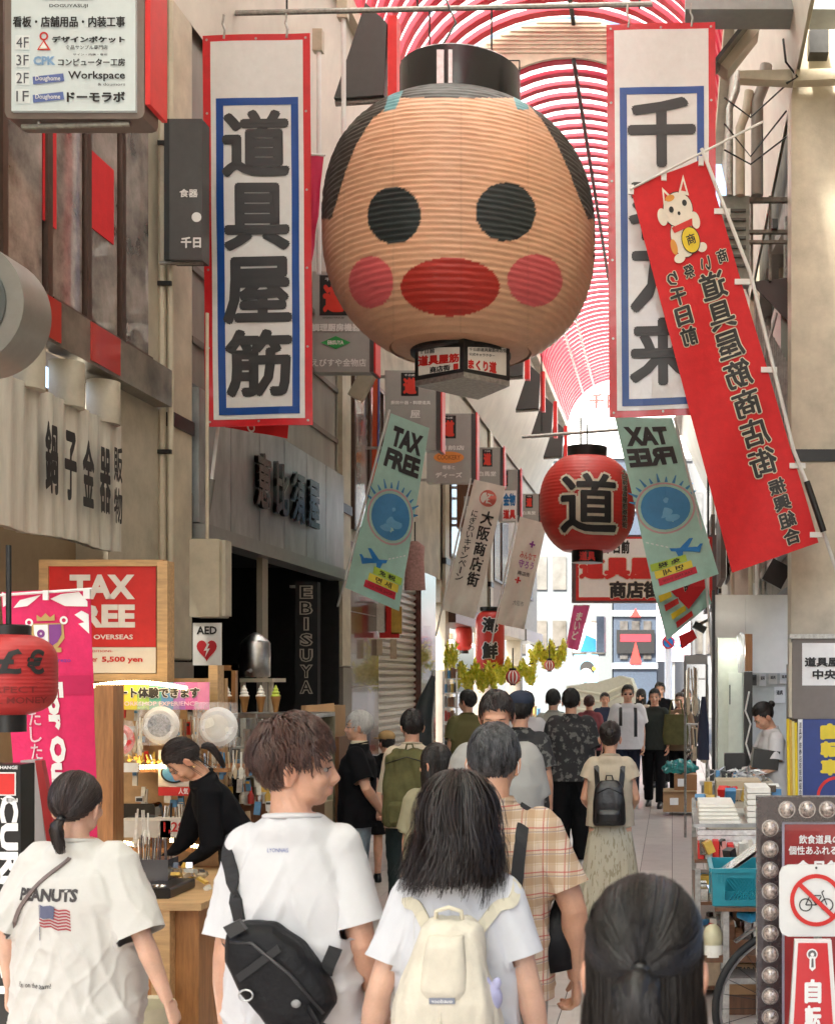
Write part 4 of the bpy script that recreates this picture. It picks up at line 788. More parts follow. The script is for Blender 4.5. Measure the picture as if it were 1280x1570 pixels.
t = thing('warning_band', 'black bracket lamp on the second pillar', 'lamp', P(560, 600, 13.4)); MB().obox(P(556, 590, 13.4), (.16, .1, .34), Matrix.Rotation(.5, 3, 'Y')).build('lamp_body', cream, t); MB().rod(P(540, 560, 13.6), P(556, 590, 13.4), .02).build('arm', galv, t)
# right hand fittings
t = thing('floodlight', 'boxy cream floodlight hanging beside the right banner', 'light', P(1125, 110, 10.2)); MB().obox(P(1128, 78, 10.3), (.14, .2, .42), Matrix.Rotation(math.radians(38), 3, 'Y')).build('housing', cream, t); MB().obox(P(1120, 72, 10.18), (.03, .22, .44), Matrix.Rotation(math.radians(38), 3, 'Y')).build('front_glass', glass, t); MB().rod(P(1140, 60, 10.3), P(1165, 40, 10.4), .02).build('arm', galv, t)
t = thing('steel_bracket', 'cream horizontal bracket arm on the right pillar', 'bracket', P(1200, 115, 10.2)); MB().prism([P(1134, 108, 10.2), P(1134, 120, 10.2), P(1215, 124, 10.2), P(1300, 120, 10.2), P(1300, 104, 10.2)], (0, .12, 0)).build('arm', cream, t); MB().tube([P(1200, 60, 10.15), P(1204, 95, 10.1), P(1222, 118, 10.1), P(1205, 128, 10.15)], .01, 6).build('cable', blackp, t); B(P(1270, 80, 10.2), P(1240, 45, 10.2)+Vector((0, .15, 0)), 'junction_box', darkm, t)
t = thing('ceiling_duct', 'grey box gutter along the top right above the banner', 'gutter', P(1150, 15, 9.6)); MB().box(P(1050, 14, 9.6), P(1300, -30, 9.6)+Vector((0, .3, 0))).build('gutter', M('gutter_grey', (.30, .32, .32), .4, .4), t)
t = thing('security_camera', 'black security camera on the right side beside the mint flag tip', 'camera', P(1072, 962, 15)); MB().obox(P(1072, 962, 15), (.16, .2, .08), Matrix.Rotation(.5, 3, 'Y')).build('camera_body', blackp, t); MB().rod(P(1072, 957, 15), P(1086, 950, 15.5), .02).build('arm', darkm, t)

t = thing('cable_rack', 'dusty steel cable rack and vent unit on the right wall above the stalls', 'rack', (PX(1180, 11), 11, PZ(420, 11))); ru = M('dusty_steel', (.26, .23, .19), .6, .3, var=.4)
for y0, h_ in ((302, 7), (352, 5), (368, 4)): pbox(1148, y0, 1212, y0+h_, 11.0, .05).build('rack_bar', ru, t)
for x in (1150, 1178, 1207): pbox(x, 300, x+4, 430, 11.06, .04).build('rack_post', ru, t)
pbox(1104, 300, 1149, 432, 11.02, .2).build('vent_unit', M('unit_greygreen', (.30, .32, .28), .5, var=.2), t); [pbox(1110, 320+i*14, 1143, 324+i*14, 10.99, .02).build('louvre', M('louvre_dark', (.10, .10, .09), .5), t) for i in range(7)]
pbox(1183, 335, 1192, 350, 10.95, .08).build('socket_box', blackp, t)
t = thing('corrugated_panel', 'pale corrugated metal panel behind the red flag pole', 'panel', P(1185, 720, 11.2)); m = MB()
for i in range(16): m.tube([P(1158+i*3.4, 470+i*6, 11.2), P(1158+i*3.4, 715, 11.2)], .012, 5)
m.build('ridges', M('corrugated_metal', (.42, .40, .37), .5, var=.3), t, kind='stuff'); MB().prism([P(1156, 470, 11.22), P(1212, 560, 11.22), P(1212, 716, 11.22), P(1156, 716, 11.22)], (0, .02, 0)).build('sheet', M('corrugated_metal', (.42, .40, .37), .5, var=.3), t)
t = thing('awning_bracket', 'dark brown triangular awning plate between the right banner and pillar', 'bracket', P(1185, 500, 11)); MB().prism([P(1150, 432, 11.1), P(1214, 425, 11.1), P(1214, 498, 11.1)], (0, .04, 0)).build('plate', M('dark_brown_plate', (.06, .035, .03), .5), t); MB().rod(P(1190, 480, 11.0), P(1168, 560, 11.0), .014).build('stay', galv, t)
t = thing('drain_pipe', 'pale bundled pipes below the red flag on the right wall', 'pipe', P(1160, 910, 11.6)); [MB().rod(P(x, 840, 11.6), P(x, 912, 11.6), .022).build('pipe', mt, t) for x, mt in ((1150, cream), (1160, white), (1171, galv))]; MB().obox(P(1190, 880, 11.5), (.2, .1, .22), Matrix.Rotation(.5, 3, 'Y')).build('speaker', blackp, t)
t = thing('wall_cable', 'thin sagging cables crossing the right wall above the vent unit', 'cable', P(1160, 150, 10.6)); [MB().tube([P(1110, y, 10.6), P(1150, y+d, 10.5), P(1205, y-20, 10.5)], .008, 5).build('cable', darkm, t) for y, d in ((150, 30), (190, 50), (230, 22))]
for i, (x, y0, y1) in enumerate(((1118, 140, 300), (1134, 170, 300), (1160, 130, 300))):
    t = thing('wall_pipe', ['first grey wall pipe beside the right banner', 'second grey wall pipe beside the right banner', 'thick pipe with an elbow nearest the right pillar'][i], 'pipe', P(x, y1, 10.9)); MB().tube([P(x+14, y0-30, 10.9), P(x+10, y0, 10.9), P(x, y0+26, 10.9), P(x, y1, 10.9)], .03+.012*i, 10).build('pipe', [galv, cream, M('pipe_taupe', (.24, .21, .18), .5)][i], t, smooth=True)
# ================= people
def remesh(mb, vox, sm=4, fac=.5):
    me = mb.mesh('tmp', [], Vector((0, 0, 0))); o = bpy.data.objects.new('tmp', me); COL.objects.link(o)
    r = o.modifiers.new('r', 'REMESH'); r.mode = 'VOXEL'; r.voxel_size = vox; r.adaptivity = 0
    s = o.modifiers.new('s', 'SMOOTH'); s.iterations = sm; s.factor = fac
    bpy.context.view_layer.update(); out = bpy.data.meshes.new_from_object(o.evaluated_get(bpy.context.evaluated_depsgraph_get()))
    bpy.data.objects.remove(o); bpy.data.meshes.remove(me); return out
def vget(me): a = np.empty(len(me.vertices)*3); me.vertices.foreach_get('co', a); return a.reshape(-1, 3)
def vset(me, a): me.vertices.foreach_set('co', a.ravel()); me.update()
def nget(me): a = np.empty(len(me.vertices)*3); me.vertices.foreach_get('normal', a); return a.reshape(-1, 3)
def sstep(a, b, x): t = np.clip((x-a)/(b-a), 0, 1); return t*t*(3-2*t)
def rotm(ax, ang): return np.array(Matrix.Rotation(ang, 3, ax))
SK = [(.66, .37, .25), (.60, .33, .21), (.70, .43, .31), (.54, .30, .19)]
skinm = M('skin', (1, 1, 1), .4, attr='Col', var=.06, scale=30, bump=.08, bscale=260); skinm.node_tree.nodes['Principled BSDF'].inputs['Subsurface Weight'].default_value = .2
skinm.node_tree.nodes['Principled BSDF'].inputs['Subsurface Radius'].default_value = (.02, .008, .004)
def hairmat(name, c, var=.5): return M(name, c, .42, var=var, scale=70, stretch=(1, 1, .25), bump=.25, bscale=160, spec=.4)
H_BLACK = hairmat('black_hair', (.014, .011, .010)); H_BROWN = hairmat('brown_hair', (.075, .032, .022)); H_DKBROWN = hairmat('dark_brown_hair', (.022, .014, .012)); H_GREY = hairmat('grey_black_hair', (.09, .09, .095), .9); H_WHITE = hairmat('white_hair', (.50, .49, .47), .3)
H_SALT = hairmat('pale_grey_hair', (.22, .21, .21), .3)
def tee(name, c, rough=.8, var=.05, **k): return M(name, c, rough, var=var, scale=9, bump=.35, bscale=14, spec=.15, **k)
T_WHITE = tee('white_tshirt_cotton', (.63, .63, .64)); T_CREAM = tee('offwhite_tshirt_cotton', (.60, .59, .55)); T_BLACK = tee('black_shirt_fabric', (.006, .006, .0075), .9, var=.3)
denim_l = tee('light_denim', (.24, .30, .34), var=.25); denim_d = tee('navy_denim', (.02, .025, .045), var=.3); trb = tee('black_trousers', (.006, .006, .007), var=.3); trg = tee('dark_green_trousers', (.02, .03, .03), var=.2); beige = tee('beige_dress_fabric', (.52, .45, .34), var=.12)
def patmat(name, base, kind):
    m = M(name, base, .8, var=.1, scale=9, bump=.3, bscale=14); n = m.node_tree.nodes; l = m.node_tree.links; b = n['Principled BSDF']; tc = n.new('ShaderNodeTexCoord'); sep = n.new('ShaderNodeSeparateXYZ'); l.new(tc.outputs['Object'], sep.inputs[0])
    cur = n.new('ShaderNodeRGB').outputs[0]; cur.default_value = (*base, 1)
    def mixin(fac, col, k=1.):
        nonlocal cur
        mm = n.new('ShaderNodeMix'); mm.data_type = 'RGBA'; sc = n.new('ShaderNodeMath'); sc.operation = 'MULTIPLY'; sc.inputs[1].default_value = k; l.new(fac, sc.inputs[0]); l.new(sc.outputs[0], mm.inputs[0]); l.new(cur, mm.inputs[6]); mm.inputs[7].default_value = (*col, 1); cur = mm.outputs[2]
    def band(ax, per, wd, ph=0):
        a = n.new('ShaderNodeMath'); a.operation = 'MULTIPLY_ADD'; a.inputs[1].default_value = 1/per; a.inputs[2].default_value = ph+50; l.new(sep.outputs[ax], a.inputs[0])
        f = n.new('ShaderNodeMath'); f.operation = 'FRACT'; l.new(a.outputs[0], f.inputs[0]); c = n.new('ShaderNodeMath'); c.operation = 'LESS_THAN'; c.inputs[1].default_value = wd; l.new(f.outputs[0], c.inputs[0]); return c.outputs[0]
    if kind == 'plaid':
        for ax in (0, 2):
            mixin(band(ax, .068, .34), (.36, .22, .11), .55); mixin(band(ax, .068, .06, .45), (.42, .05, .05), .75); mixin(band(ax, .068, .05, .62), (.10, .10, .18), .6); mixin(band(ax, .034, .10, .2), (.45, .30, .16), .4)
    if kind in ('floral', 'lace'):
        v = n.new('ShaderNodeTexNoise'); v.inputs['Scale'].default_value = 22 if kind == 'floral' else 30; v.inputs['Detail'].default_value = 3; l.new(tc.outputs['Object'], v.inputs['Vector'])
        if kind == 'lace': mp = n.new('ShaderNodeMapping'); mp.inputs['Scale'].default_value = (2, 2, .5); l.new(tc.outputs['Object'], mp.inputs[0]); l.new(mp.outputs[0], v.inputs['Vector'])
        r = n.new('ShaderNodeMapRange'); r.inputs[1].default_value = .56; r.inputs[2].default_value = .62; l.new(v.outputs[0], r.inputs[0]); mixin(r.outputs[0], (.16, .16, .15) if kind == 'floral' else (.30, .26, .17), .8)
    l.new(cur, b.inputs['Base Color']); return m
T_PLAID = patmat('beige_plaid_fabric', (.62, .50, .38), 'plaid'); T_FLORAL = patmat('black_floral_fabric', (.02, .021, .023), 'floral'); SKIRT = patmat('patterned_skirt_fabric', (.52, .49, .38), 'lace')
HC = np.array((0, .010, .125)); HR = np.array((.077, .093, .095))
def zline(y):
    return np.interp(y, [-.11, -.05, -.02, .01, .045, .08, .12], [.172, .150, .10, .085, .045, .02, .015])
def cutmesh(me, cuts, hem, k=1., sr=1.):   # open the sleeve ends and the bottom hem with a crisp edge
    co = vget(me); rm = co[:, 2] < hem+.012; info = []; out = (co[:, 0]/(.172*k))**2+(co[:, 1]/(.115*k))**2 > 1.4
    for E0, d in cuts:
        d = np.array(d); t = (co-np.array(E0))@d; q = np.linalg.norm(co-np.array(E0)-t[:, None]*d, axis=1); m_ = (t > -.016) & (t < .05) & (q < .092*sr) & out; rm |= m_; info.append((np.array(E0), d))
    keep = ~rm; idx = np.cumsum(keep)-1; fs = [[int(idx[v]) for v in p.vertices] for p in me.polygons if all(keep[v] for v in p.vertices)]; co = co[keep]
    cnt = {}
    for f in fs:
        for a, b in zip(f, f[1:]+f[:1]): e_ = (min(a, b), max(a, b)); cnt[e_] = cnt.get(e_, 0)+1
    bv = sorted({v for e_, c in cnt.items() if c == 1 for v in e_})
    for v in bv:
        if co[v, 2] < hem+.03: co[v, 2] = hem+.012; continue
        for E0, d in info:
            t = (co[v]-E0)@d
            if -.035 < t < 0: co[v] -= d*(t+.014)
    new = bpy.data.meshes.new('t'); new.from_pydata(co.tolist(), [], fs); new.update(); bpy.data.meshes.remove(me); return new
class Person:
    def __init__(s, label, px, D, top, face=180, h=None, skin=0, group=None, female=False, yaw=0, pitch=0, bend=0, lean=0, arms=None, legs=None, vox=.009, torso=1., cat='person', px_at=None):
        s.f = female; s.skin = SK[skin]; s.vox = vox
        ztop = PZ(top, D); s.s = (h or (ztop+.0))/1.705; s.yaw = math.radians(yaw); s.pitch = math.radians(pitch); s.bend = math.radians(bend); s.lean = math.radians(lean)
        s.root = thing('person', label, cat, (PX(px, D), D, 0), group, math.radians(face)); s.tw = torso
        sp = .150*s.tw*(.90 if female else 1); s.sp = sp
        s.arms = arms or [[(-sp-.035, .02, 1.12), (-sp-.045, -.05, .88), .35], [(sp+.035, .02, 1.12), (sp+.045, -.05, .88), .35]]
        s.legs = legs or [[(-.09, -.01, .48), (-.095, .02, .08)], [(.09, -.01, .48), (.095, .02, .08)]]
    def T(s, a):       # rest pose -> bent pose, scaled
        a = a.copy()
        if s.bend or s.lean:
            w = sstep(.86, 1.22, a[:, 2]); 
            for ang, ax, i, j, sg in ((s.bend, 'X', 1, 2, 1), (s.lean, 'Y', 0, 2, 1)):
                if not ang: continue
                th = ang*w; c, n_ = np.cos(th), np.sin(th); y = a[:, i].copy(); z = a[:, 2]-.92
                a[:, i] = y*c-z*n_*(1 if ax == 'X' else -1); a[:, 2] = z*c+y*n_*(1 if ax == 'X' else -1)+.92
        return a*s.s
    def H(s, a, full=None):   # head-local -> rest pose, a relative to pivot; w blends on the neck
        a = np.asarray(a, float); w = sstep(-.06, .03, a[:, 2]) if full is None else np.ones(len(a))
        out = np.empty_like(a); th = s.yaw*w; ph = s.pitch*w
        x, y, z = a.T; y2 = y*np.cos(ph)-z*np.sin(ph); z2 = z*np.cos(ph)+y*np.sin(ph)
        out[:, 0] = x*np.cos(th)-y2*np.sin(th); out[:, 1] = x*np.sin(th)+y2*np.cos(th); out[:, 2] = z2
        return out+np.array((0, .012, 1.488))
    def obj(s, name, me, mat, parent=None, pre=False, smooth=True):
        if not pre: vset(me, s.T(vget(me)))
        if smooth: me.polygons.foreach_set('use_smooth', [True]*len(me.polygons))
        me.materials.clear(); [me.materials.append(m) for m in (mat if isinstance(mat, (list, tuple)) else [mat])]; me.name = name
        o = bpy.data.objects.new(name, me); COL.objects.link(o); o.parent = parent or s.root; return o
    def mb(s, name, m, mat, parent=None, head=False, smooth=True):
        if head: a = s.H(np.array([tuple(v) for v in m.v]), True); m.v = [Vector(v) for v in a]
        me = m.mesh(name, [], Vector((0, 0, 0))); 
        if any(m.m): me.polygons.foreach_set('material_index', m.m)
        return s.obj(name, me, mat, parent, smooth=smooth)
    def hand(s, m, w, d, side, curl):
        d = Vector(d).normalized(); lat = Vector((0, -1, 0)); lat = (lat-d*lat.dot(d)).normalized(); nrm = Vector((-side, 0, 0)); nrm = (nrm-d*nrm.dot(d)-lat*nrm.dot(lat)).normalized(); w = Vector(w)
        m.tube([w-d*.02, w+d*.03, w+d*.075, w+d*.095], [.024, .034, .040, .034], 12, up=lat, sx=.45, sy=1)
        for i, L in enumerate((.068, .078, .072, .056)):
            p = w+d*.088+lat*(.028-.0185*i)+d*(.0 if i in (1, 2) else -.006); a = .12; pts = [p-d*.03, p]
            for k, f in enumerate((.45, .32, .26)):
                a += curl*(1+.25*k)+i*.03; p = p+(d*math.cos(a)+nrm*math.sin(a))*L*f*1.05; pts.append(p)
            m.tube(pts, [.0095, .0098, .009, .0082, .0065], 8)
        p = w+d*.022+lat*.026; q = p+(lat*.75+d*.75+nrm*.35).normalized()*.036; r = q+(lat*.25+d+nrm*.5).normalized()*.032; t = r+(d+nrm*.7).normalized()*.022; m.tube([p, q, r, t], [.015, .0125, .0105, .008], 8)
    def body(s, armr=1., detail=True, legs=True):
        m = MB(); f = s.f
        m.rings([(0, 0, .80, .12, .08), (0, .0, .92, .15, .10), (0, 0, 1.08, .118, .085), (0, 0, 1.26, .142*s.tw, .098), (0, .005, 1.36, s.sp*.84, .068), (0, .008, 1.42, .07, .052), (0, .01, 1.46, .06, .055)], 20)
        for side, (e, w, c) in zip((-1, 1), s.arms):
            S = Vector((side*(s.sp-.01), .005, 1.375)); e = Vector(e); w = Vector(w); k = armr*(.84 if f else 1)
            m.tube([S, S.lerp(e, .35), S.lerp(e, .8), e, e.lerp(w, .25), e.lerp(w, .7), w], [.046*k, .046*k, .040*k, .037*k, .040*k, .030*k, .024*k], 14)
            m.sphere(S, .045*k)
            s.hand(m, w, w-e+Vector((0, -.02, -.03)), side, c)
        if legs:
            for side, (kn, an) in zip((-1, 1), s.legs):
                hp = Vector((side*.085, .005, .90)); kn = Vector(kn); an = Vector(an)
                m.tube([hp, hp.lerp(kn, .4), kn.lerp(hp, .12), kn, kn.lerp(an, .25), kn.lerp(an, .7), an, an-Vector((0, 0, .04))], [.082, .072, .052, .050, .053, .040, .033, .034], 14)
                m.tube([an+Vector((0, .03, -.03)), an+Vector((0, -.03, -.05)), an+Vector((0, -.13, -.06))], [.035, .038, .028], 10)
        # head
        hm = MB(); nr = .046 if f else .055
        hm.tube([(0, .012, -.10), (0, .008, -.03), (0, .006, .04)], [nr*1.02, nr*.97, nr*.97], 16)
        hm.sphere(HC, HR*np.array((.95, .96, .96)), 28, 18); hm.sphere((0, -.028, .075), (.064, .064, .085), 22, 14); hm.sphere((0, -.030, .028), (.054, .05, .042), 20, 12); hm.sphere((0, -.066, .006), (.024, .020, .017), 14, 10)
        hm.tube([(0, -.084, .108), (0, -.095, .083), (0, -.104, .064), (0, -.096, .054)], [.008, .0085, .0125, .010], 10); hm.sphere((.012, -.095, .058), (.009, .011, .008), 10, 8); hm.sphere((-.012, -.095, .058), (.009, .011, .008), 10, 8)
        hm.sphere((0, -.086, .0365), (.024, .013, .0065), 12, 8); hm.sphere((0, -.084, .0265), (.021, .013, .0075), 12, 8); hm.sphere((0, -.07, .116), (.052, .022, .012), 14, 8)
        for q in (-1, 1):
            hm.sphere((q*.036, -.058, .062), (.028, .026, .026), 12, 8); hm.tube([(q*.074, .018, .045), (q*.082, .020, .06), (q*.087, .024, .085), (q*.084, .015, .104), (q*.078, .0, .098), (q*.075, -.002, .07), (q*.074, .012, .045)], [.006, .007, .0075, .007, .006, .005, .006], 8); hm.sphere((q*.077, .012, .072), (.006, .015, .026), 10, 8)
        a = s.H(np.array([tuple(v) for v in hm.v])); m.add([Vector(v) for v in a], hm.f)
        me = remesh(m, s.vox*.62 if detail else s.vox, 3 if detail else 2, .4)
        co = vget(me); hc = co-np.array((0, .012, 1.488)); th = -s.yaw; x, y, z = hc.T; xx = x*math.cos(th)-y*math.sin(th); yy = x*math.sin(th)+y*math.cos(th); ph = -s.pitch; y2 = yy*math.cos(ph)-z*math.sin(ph); z2 = z*math.cos(ph)+yy*math.sin(ph)
        col = np.tile(np.array(s.skin), (len(co), 1)); hd = (co[:, 2] > 1.44)
        def blob(cx, cy, cz, r): return np.exp(-(((xx-cx)/r[0])**2+((y2-cy)/r[1])**2+((z2-cz)/r[2])**2))*hd
        lip = blob(0, -.095, .0315, (.024, .014, .009)); col = col*(1-lip[:, None]*.6)+np.array((.42, .10, .08))*lip[:, None]*.6
        for q in (-1, 1):
            for c_, r_, k_ in (((q*.04, -.08, .06), (.022, .02, .02), .18), ((q*.08, .01, .075), (.02, .03, .04), .3)): b_ = blob(*c_, r_)*k_; col = col*(1-b_[:, None])+np.array((.55, .17, .11))*b_[:, None]
        n = np.array([noise.noise(Vector(v)*14) for v in co]) if detail else 0; col = col*(1+.16*n)[:, None]*(1+np.random.RandomState(3).normal(0, .02, len(col)))[:, None] if detail else col
        ca = me.color_attributes.new('Col', 'FLOAT_COLOR', 'POINT'); ca.data.foreach_set('color', np.c_[col, np.ones(len(col))].ravel())
        for q in (-1, 1):   # eye sockets
            w_ = np.exp(-(((xx-q*.033)/.017)**2+((y2+.09)/.03)**2+((z2-.088)/.011)**2))*hd; d_ = s.H(np.array([[0, 1., 0]]), True)-s.H(np.array([[0, 0., 0]]), True); co = co+w_[:, None]*d_*.008
        vset(me, co); s.bodyo = s.obj('body', me, skinm)
        if detail != 'noeyes':
            for q in (-1, 1):
                m = MB(); m.sphere((q*.031, -.0715, .088), (.0135, .0095, .0062), 12, 8); e_ = s.mb('eye', m, M('eye_white', (.34, .31, .29), .3, var=0), s.bodyo, True)
                m = MB(); m.sphere((q*.031, -.0785, .088), (.006, .0035, .0058), 10, 8); s.mb('iris', m, M('iris_dark', (.02, .012, .01), .1, var=0), e_ if False else s.bodyo, True)
                m = MB(); m.tube([(q*.018, -.088, .110), (q*.034, -.089, .115), (q*.050, -.078, .109)], [.0025, .0032, .0015], 6, sy=.6); m.tube([(q*.018, -.085, .0925), (q*.032, -.0875, .0955), (q*.048, -.078, .091)], [.0012, .0018, .001], 6); s.mb('eyebrow', m, H_BLACK, s.bodyo, True)
        return s
    def folds(s, me, amp, seed=0, sc=1.):
        co = vget(me); n = nget(me); d = np.empty(len(co))
        for i, v in enumerate(co):
            x, y, z = v; q = Vector((x*5+seed, y*5, z*2.2)); w1 = noise.noise(q)
            # diagonal drag lines running down from the shoulders
            sx = abs(x); diag = noise.noise(Vector(((x*1.0+.45*(z-1.2)*(1 if x > 0 else -1))*14*sc+seed, y*6, z*3.2+w1)))
            hor = noise.noise(Vector((x*4+seed, y*5, z*13*sc+w1*1.5)))
            k = .35+.65*min(1, max(0, (1.36-z)/.25)); low = min(1, max(0, (1.15-z)/.25))
            r = (1-abs(diag)*2.2); cr = max(0, 1-abs(noise.noise(Vector((x*9+seed*2, y*7, z*9-abs(x)*8)))*5))**2; d[i] = amp*(.26*cr*(k+low)*.7+k*(.75*r*r*(1 if r > 0 else -1)+.5*w1)+.7*low*hor)
        vset(me, co+n*d[:, None])
    def shirt(s, mat, hem=.80, loose=1., sleeve=.62, sr=1., name='tshirt', amp=.008, seed=0, neck=.07, longs=False, flare=1., sub=None):
        m = MB(); f = s.f; k = loose; sp = s.sp; cuts = []
        m.rings([(0, 0, hem, .175*k*flare, .118*k*flare, .9), (0, 0, hem+.12, .172*k, .115*k, .9), (0, 0, 1.08, .165*k, .110*k, .9), (0, .002, 1.24, .168*k*(.55+.45*s.tw), .114*k, .85), (0, .006, 1.33, sp*1.02*(.5+.5*k), .100*k, .8), (0, .008, 1.385, sp*.92, .078, .8), (0, .012, 1.425, neck*1.5, .080, .9), (0, .014, 1.455, neck, .070, 1)], 40)
        for side, (e, w, c) in zip((-1, 1), s.arms):
            S = Vector((side*(sp-.012), .005, 1.372)); e = Vector(e); w = Vector(w)
            if not longs: E0 = S.lerp(e, sleeve) if sleeve <= 1 else e.lerp(w, sleeve-1); cuts.append((E0, (E0-S).normalized()))
            m.sphere(S+Vector((-side*.005, 0, -.002)), .064*max(sr, .98), 14, 10)
            if longs: m.tube([S, S.lerp(e, .5), e, e.lerp(w, .5), e.lerp(w, .92)], [.066*sr, .062*sr, .055*sr, .048*sr, .040*sr], 16)
            else:
                E_ = S.lerp(e, sleeve) if sleeve <= 1 else e.lerp(w, sleeve-1); m.tube([S, S.lerp(E_, .5), S.lerp(E_, .93), E_], [.066*sr, .068*sr, .072*sr, .0725*sr], 18)
        me = remesh(m, s.vox, 4 if s.vox < .01 else 3); 
        if amp: s.folds(me, amp, seed)
        me = cutmesh(me, cuts, hem, k, sr)
        s.sbvh = BVHTree.FromPolygons([tuple(v) for v in vget(me)], [list(p.vertices) for p in me.polygons]); s.shirto = s.obj(name, me, mat)
        m = MB(); m.tube([(neck*.98*math.cos(a), .014+.068*math.sin(a), 1.452+.010*math.sin(a)) for a in [i*.2618 for i in range(25)]], .0075, 6, cap=False); s.mb('collar_rib', m, mat, s.shirto); return s.shirto
    def trousers(s, mat, name='trousers', top=1.0, end=.07, r=1., short=False):
        m = MB(); m.rings([(0, 0, .80, .15, .10), (0, 0, .9, .165, .112), (0, 0, top, .145, .10)], 24)
        for side, (kn, an) in zip((-1, 1), s.legs):
            hp = Vector((side*.088, .0, .88)); kn = Vector(kn); an = Vector(an)
            if short: E_ = hp.lerp(kn, .85); m.tube([hp, E_], [.09*r, .095*r], 16)
            else: m.tube([hp, hp.lerp(kn, .5), kn, kn.lerp(an, .5), an+Vector((0, 0, end-.07))], [.092*r, .083*r, .072*r, .067*r, .064*r], 16)
        me = remesh(m, max(s.vox, .009), 4)
        if s.vox < .012: s.folds(me, .006, 5)
        return s.obj(name, me, mat)
    def shoes(s, mat):
        for kn, an in s.legs:
            an = Vector(an); m = MB(); x = an.x
            m.rings([(x, an.y-.05, 0, .045, .13), (x, an.y-.05, .035, .046, .13), (x, an.y-.045, .06, .04, .115), (x, an.y-.01, .10, .036, .06)], 16); s.mb('shoe', m, mat)
    def skirt(s, mat, top=1.02, hem=.12, r=.30, pleat=14, name='skirt'):
        m = MB(); rr = []; n = 72; vs = []; k = 16
        for i in range(k+1):
            t = i/k; z = top+(hem-top)*t; R_ = .13+(r-.13)*(t**.8)
            for j in range(n): a = 2*math.pi*j/n; w = 1+.05*t*math.sin(pleat*a+2*noise.noise(Vector((t*2, 0, j*.05))))+.05*t*noise.noise(Vector((math.cos(a)*2, math.sin(a)*2, z*2))); vs.append((R_*w*math.cos(a), R_*.72*w*math.sin(a), z))
        m.add(vs, [(i*n+j, i*n+(j+1) % n, (i+1)*n+(j+1) % n, (i+1)*n+j) for i in range(k) for j in range(n)]); return s.mb(name, m, mat)
    # ---- hair
    def cap(s, mat, grow_=1.04, rough=.004, name='hair', zl=None):
        vs = []; nu, nv = 44, 30; c = HC; 
        for i in range(nv+1):
            th = math.pi*i/nv
            for j in range(nu):
                ph = 2*math.pi*j/nu; d = np.array((math.sin(th)*math.cos(ph), math.sin(th)*math.sin(ph), math.cos(th))); p = c+HR*d*grow_; p = p+d*rough*noise.noise(Vector(p)*45); vs.append(p)
        vs = np.array(vs); ok = vs[:, 2] > zline(vs[:, 1])-.004 if zl is None else vs[:, 2] > zl
        fs = []
        for i in range(nv):
            for j in range(nu):
                f = (i*nu+j, i*nu+(j+1) % nu, (i+1)*nu+(j+1) % nu, (i+1)*nu+j)
                if all(ok[q] for q in f): fs.append(f)
        m = MB(); m.add([Vector(v) for v in vs], fs); return s.mb(name, m, mat, head=True)
    def strands(s, mat, n, mode, L=.05, w=.0035, lift=.03, seed=1, grav=.0, wave=0., tie=(0, .118, .085), name='hair_strands', parent=None, steps=7, part=0, lfn=None, mats2=None):
        r = random.Random(seed); m = MB(); made = 0; tie = np.array(tie)
        while made < n:
            d = np.array([r.gauss(0, 1) for _ in range(3)]); d /= np.linalg.norm(d); p = HC+HR*d
            if p[2] < zline(p[1])+.004: continue
            made += 1; nrm = d/HR; nrm /= np.linalg.norm(nrm); cl = noise.noise(Vector(p)*28+Vector((seed*7, 0, 0))); cl2 = noise.noise(Vector(p)*40+Vector((0, seed*5, 9)))
            ll = L*(1+.35*cl2)*(lfn(p) if lfn else 1); st = ll/steps; pos = p*1.0; lf = r.uniform(.3, 1)*lift; V = []; base = None
            whorl = np.array((.01, .045, .215)); dirv = pos-whorl
            if mode == 'short': flow = dirv-nrm*dirv.dot(nrm); flow = flow/(np.linalg.norm(flow)+1e-6); 
            elif mode == 'pony': flow = tie-pos
            else: flow = np.array((pos[0]-part, 0.0, -.2))
            c_, s_ = math.cos(cl*1.3), math.sin(cl*1.3)
            out = []; widx = None
            ph = r.uniform(0, 6.28) if wave else 0; ph = cl*9
            for k in range(steps+1):
                q = (pos-HC)/HR; qn = np.linalg.norm(q); nr = (q/qn)/HR; nr /= np.linalg.norm(nr)
                if mode == 'pony': flow = tie-pos
                fl = flow-nr*flow.dot(nr)*(1 if qn < 1.5 else 0); fl /= (np.linalg.norm(fl)+1e-6)
                if mode == 'short':
                    side = np.cross(nr, fl); fl = fl*c_+side*s_; fl = fl+nr*lift*14*(1-k/steps)+np.array((0, 0, -grav*k/steps)); cu = .6*math.sin(k*1.2+ph); fl = fl+side*cu*wave
                elif mode == 'long':
                    t = k/steps; fl = fl*(1-min(1, t*2.2))+np.array((0, 0, -1.))*(min(1, t*2.2)+.15); sd = np.array((math.cos(ph), math.sin(ph), 0)); fl = fl+sd*wave*math.sin(t*9+ph)*t
                fl /= (np.linalg.norm(fl)+1e-6); out.append((pos.copy(), fl, nr))
                if mode == 'pony' and np.linalg.norm(tie-pos) < .02: break
                pos = pos+fl*st
                q = (pos-HC)/HR; qn = np.linalg.norm(q); mn = 1.03+(lf*(.12+.88*min(1, k/steps*1.3)) if mode == 'long' else lf)
                if qn < mn and pos[2] > .03: pos = HC+HR*q/qn*mn
                if mode == 'long' and pos[2] <= .05:
                    rr = math.hypot(pos[0]/.085, (pos[1]-.01)/.085)
                    lim = .95+lf*.85*min(1, k/steps*1.3)
                    if rr < lim: kk = lim/max(rr, .01); pos[0] *= kk; pos[1] = .01+(pos[1]-.01)*kk
            b = len(m.v); nn = len(out)
            if nn < 3: continue
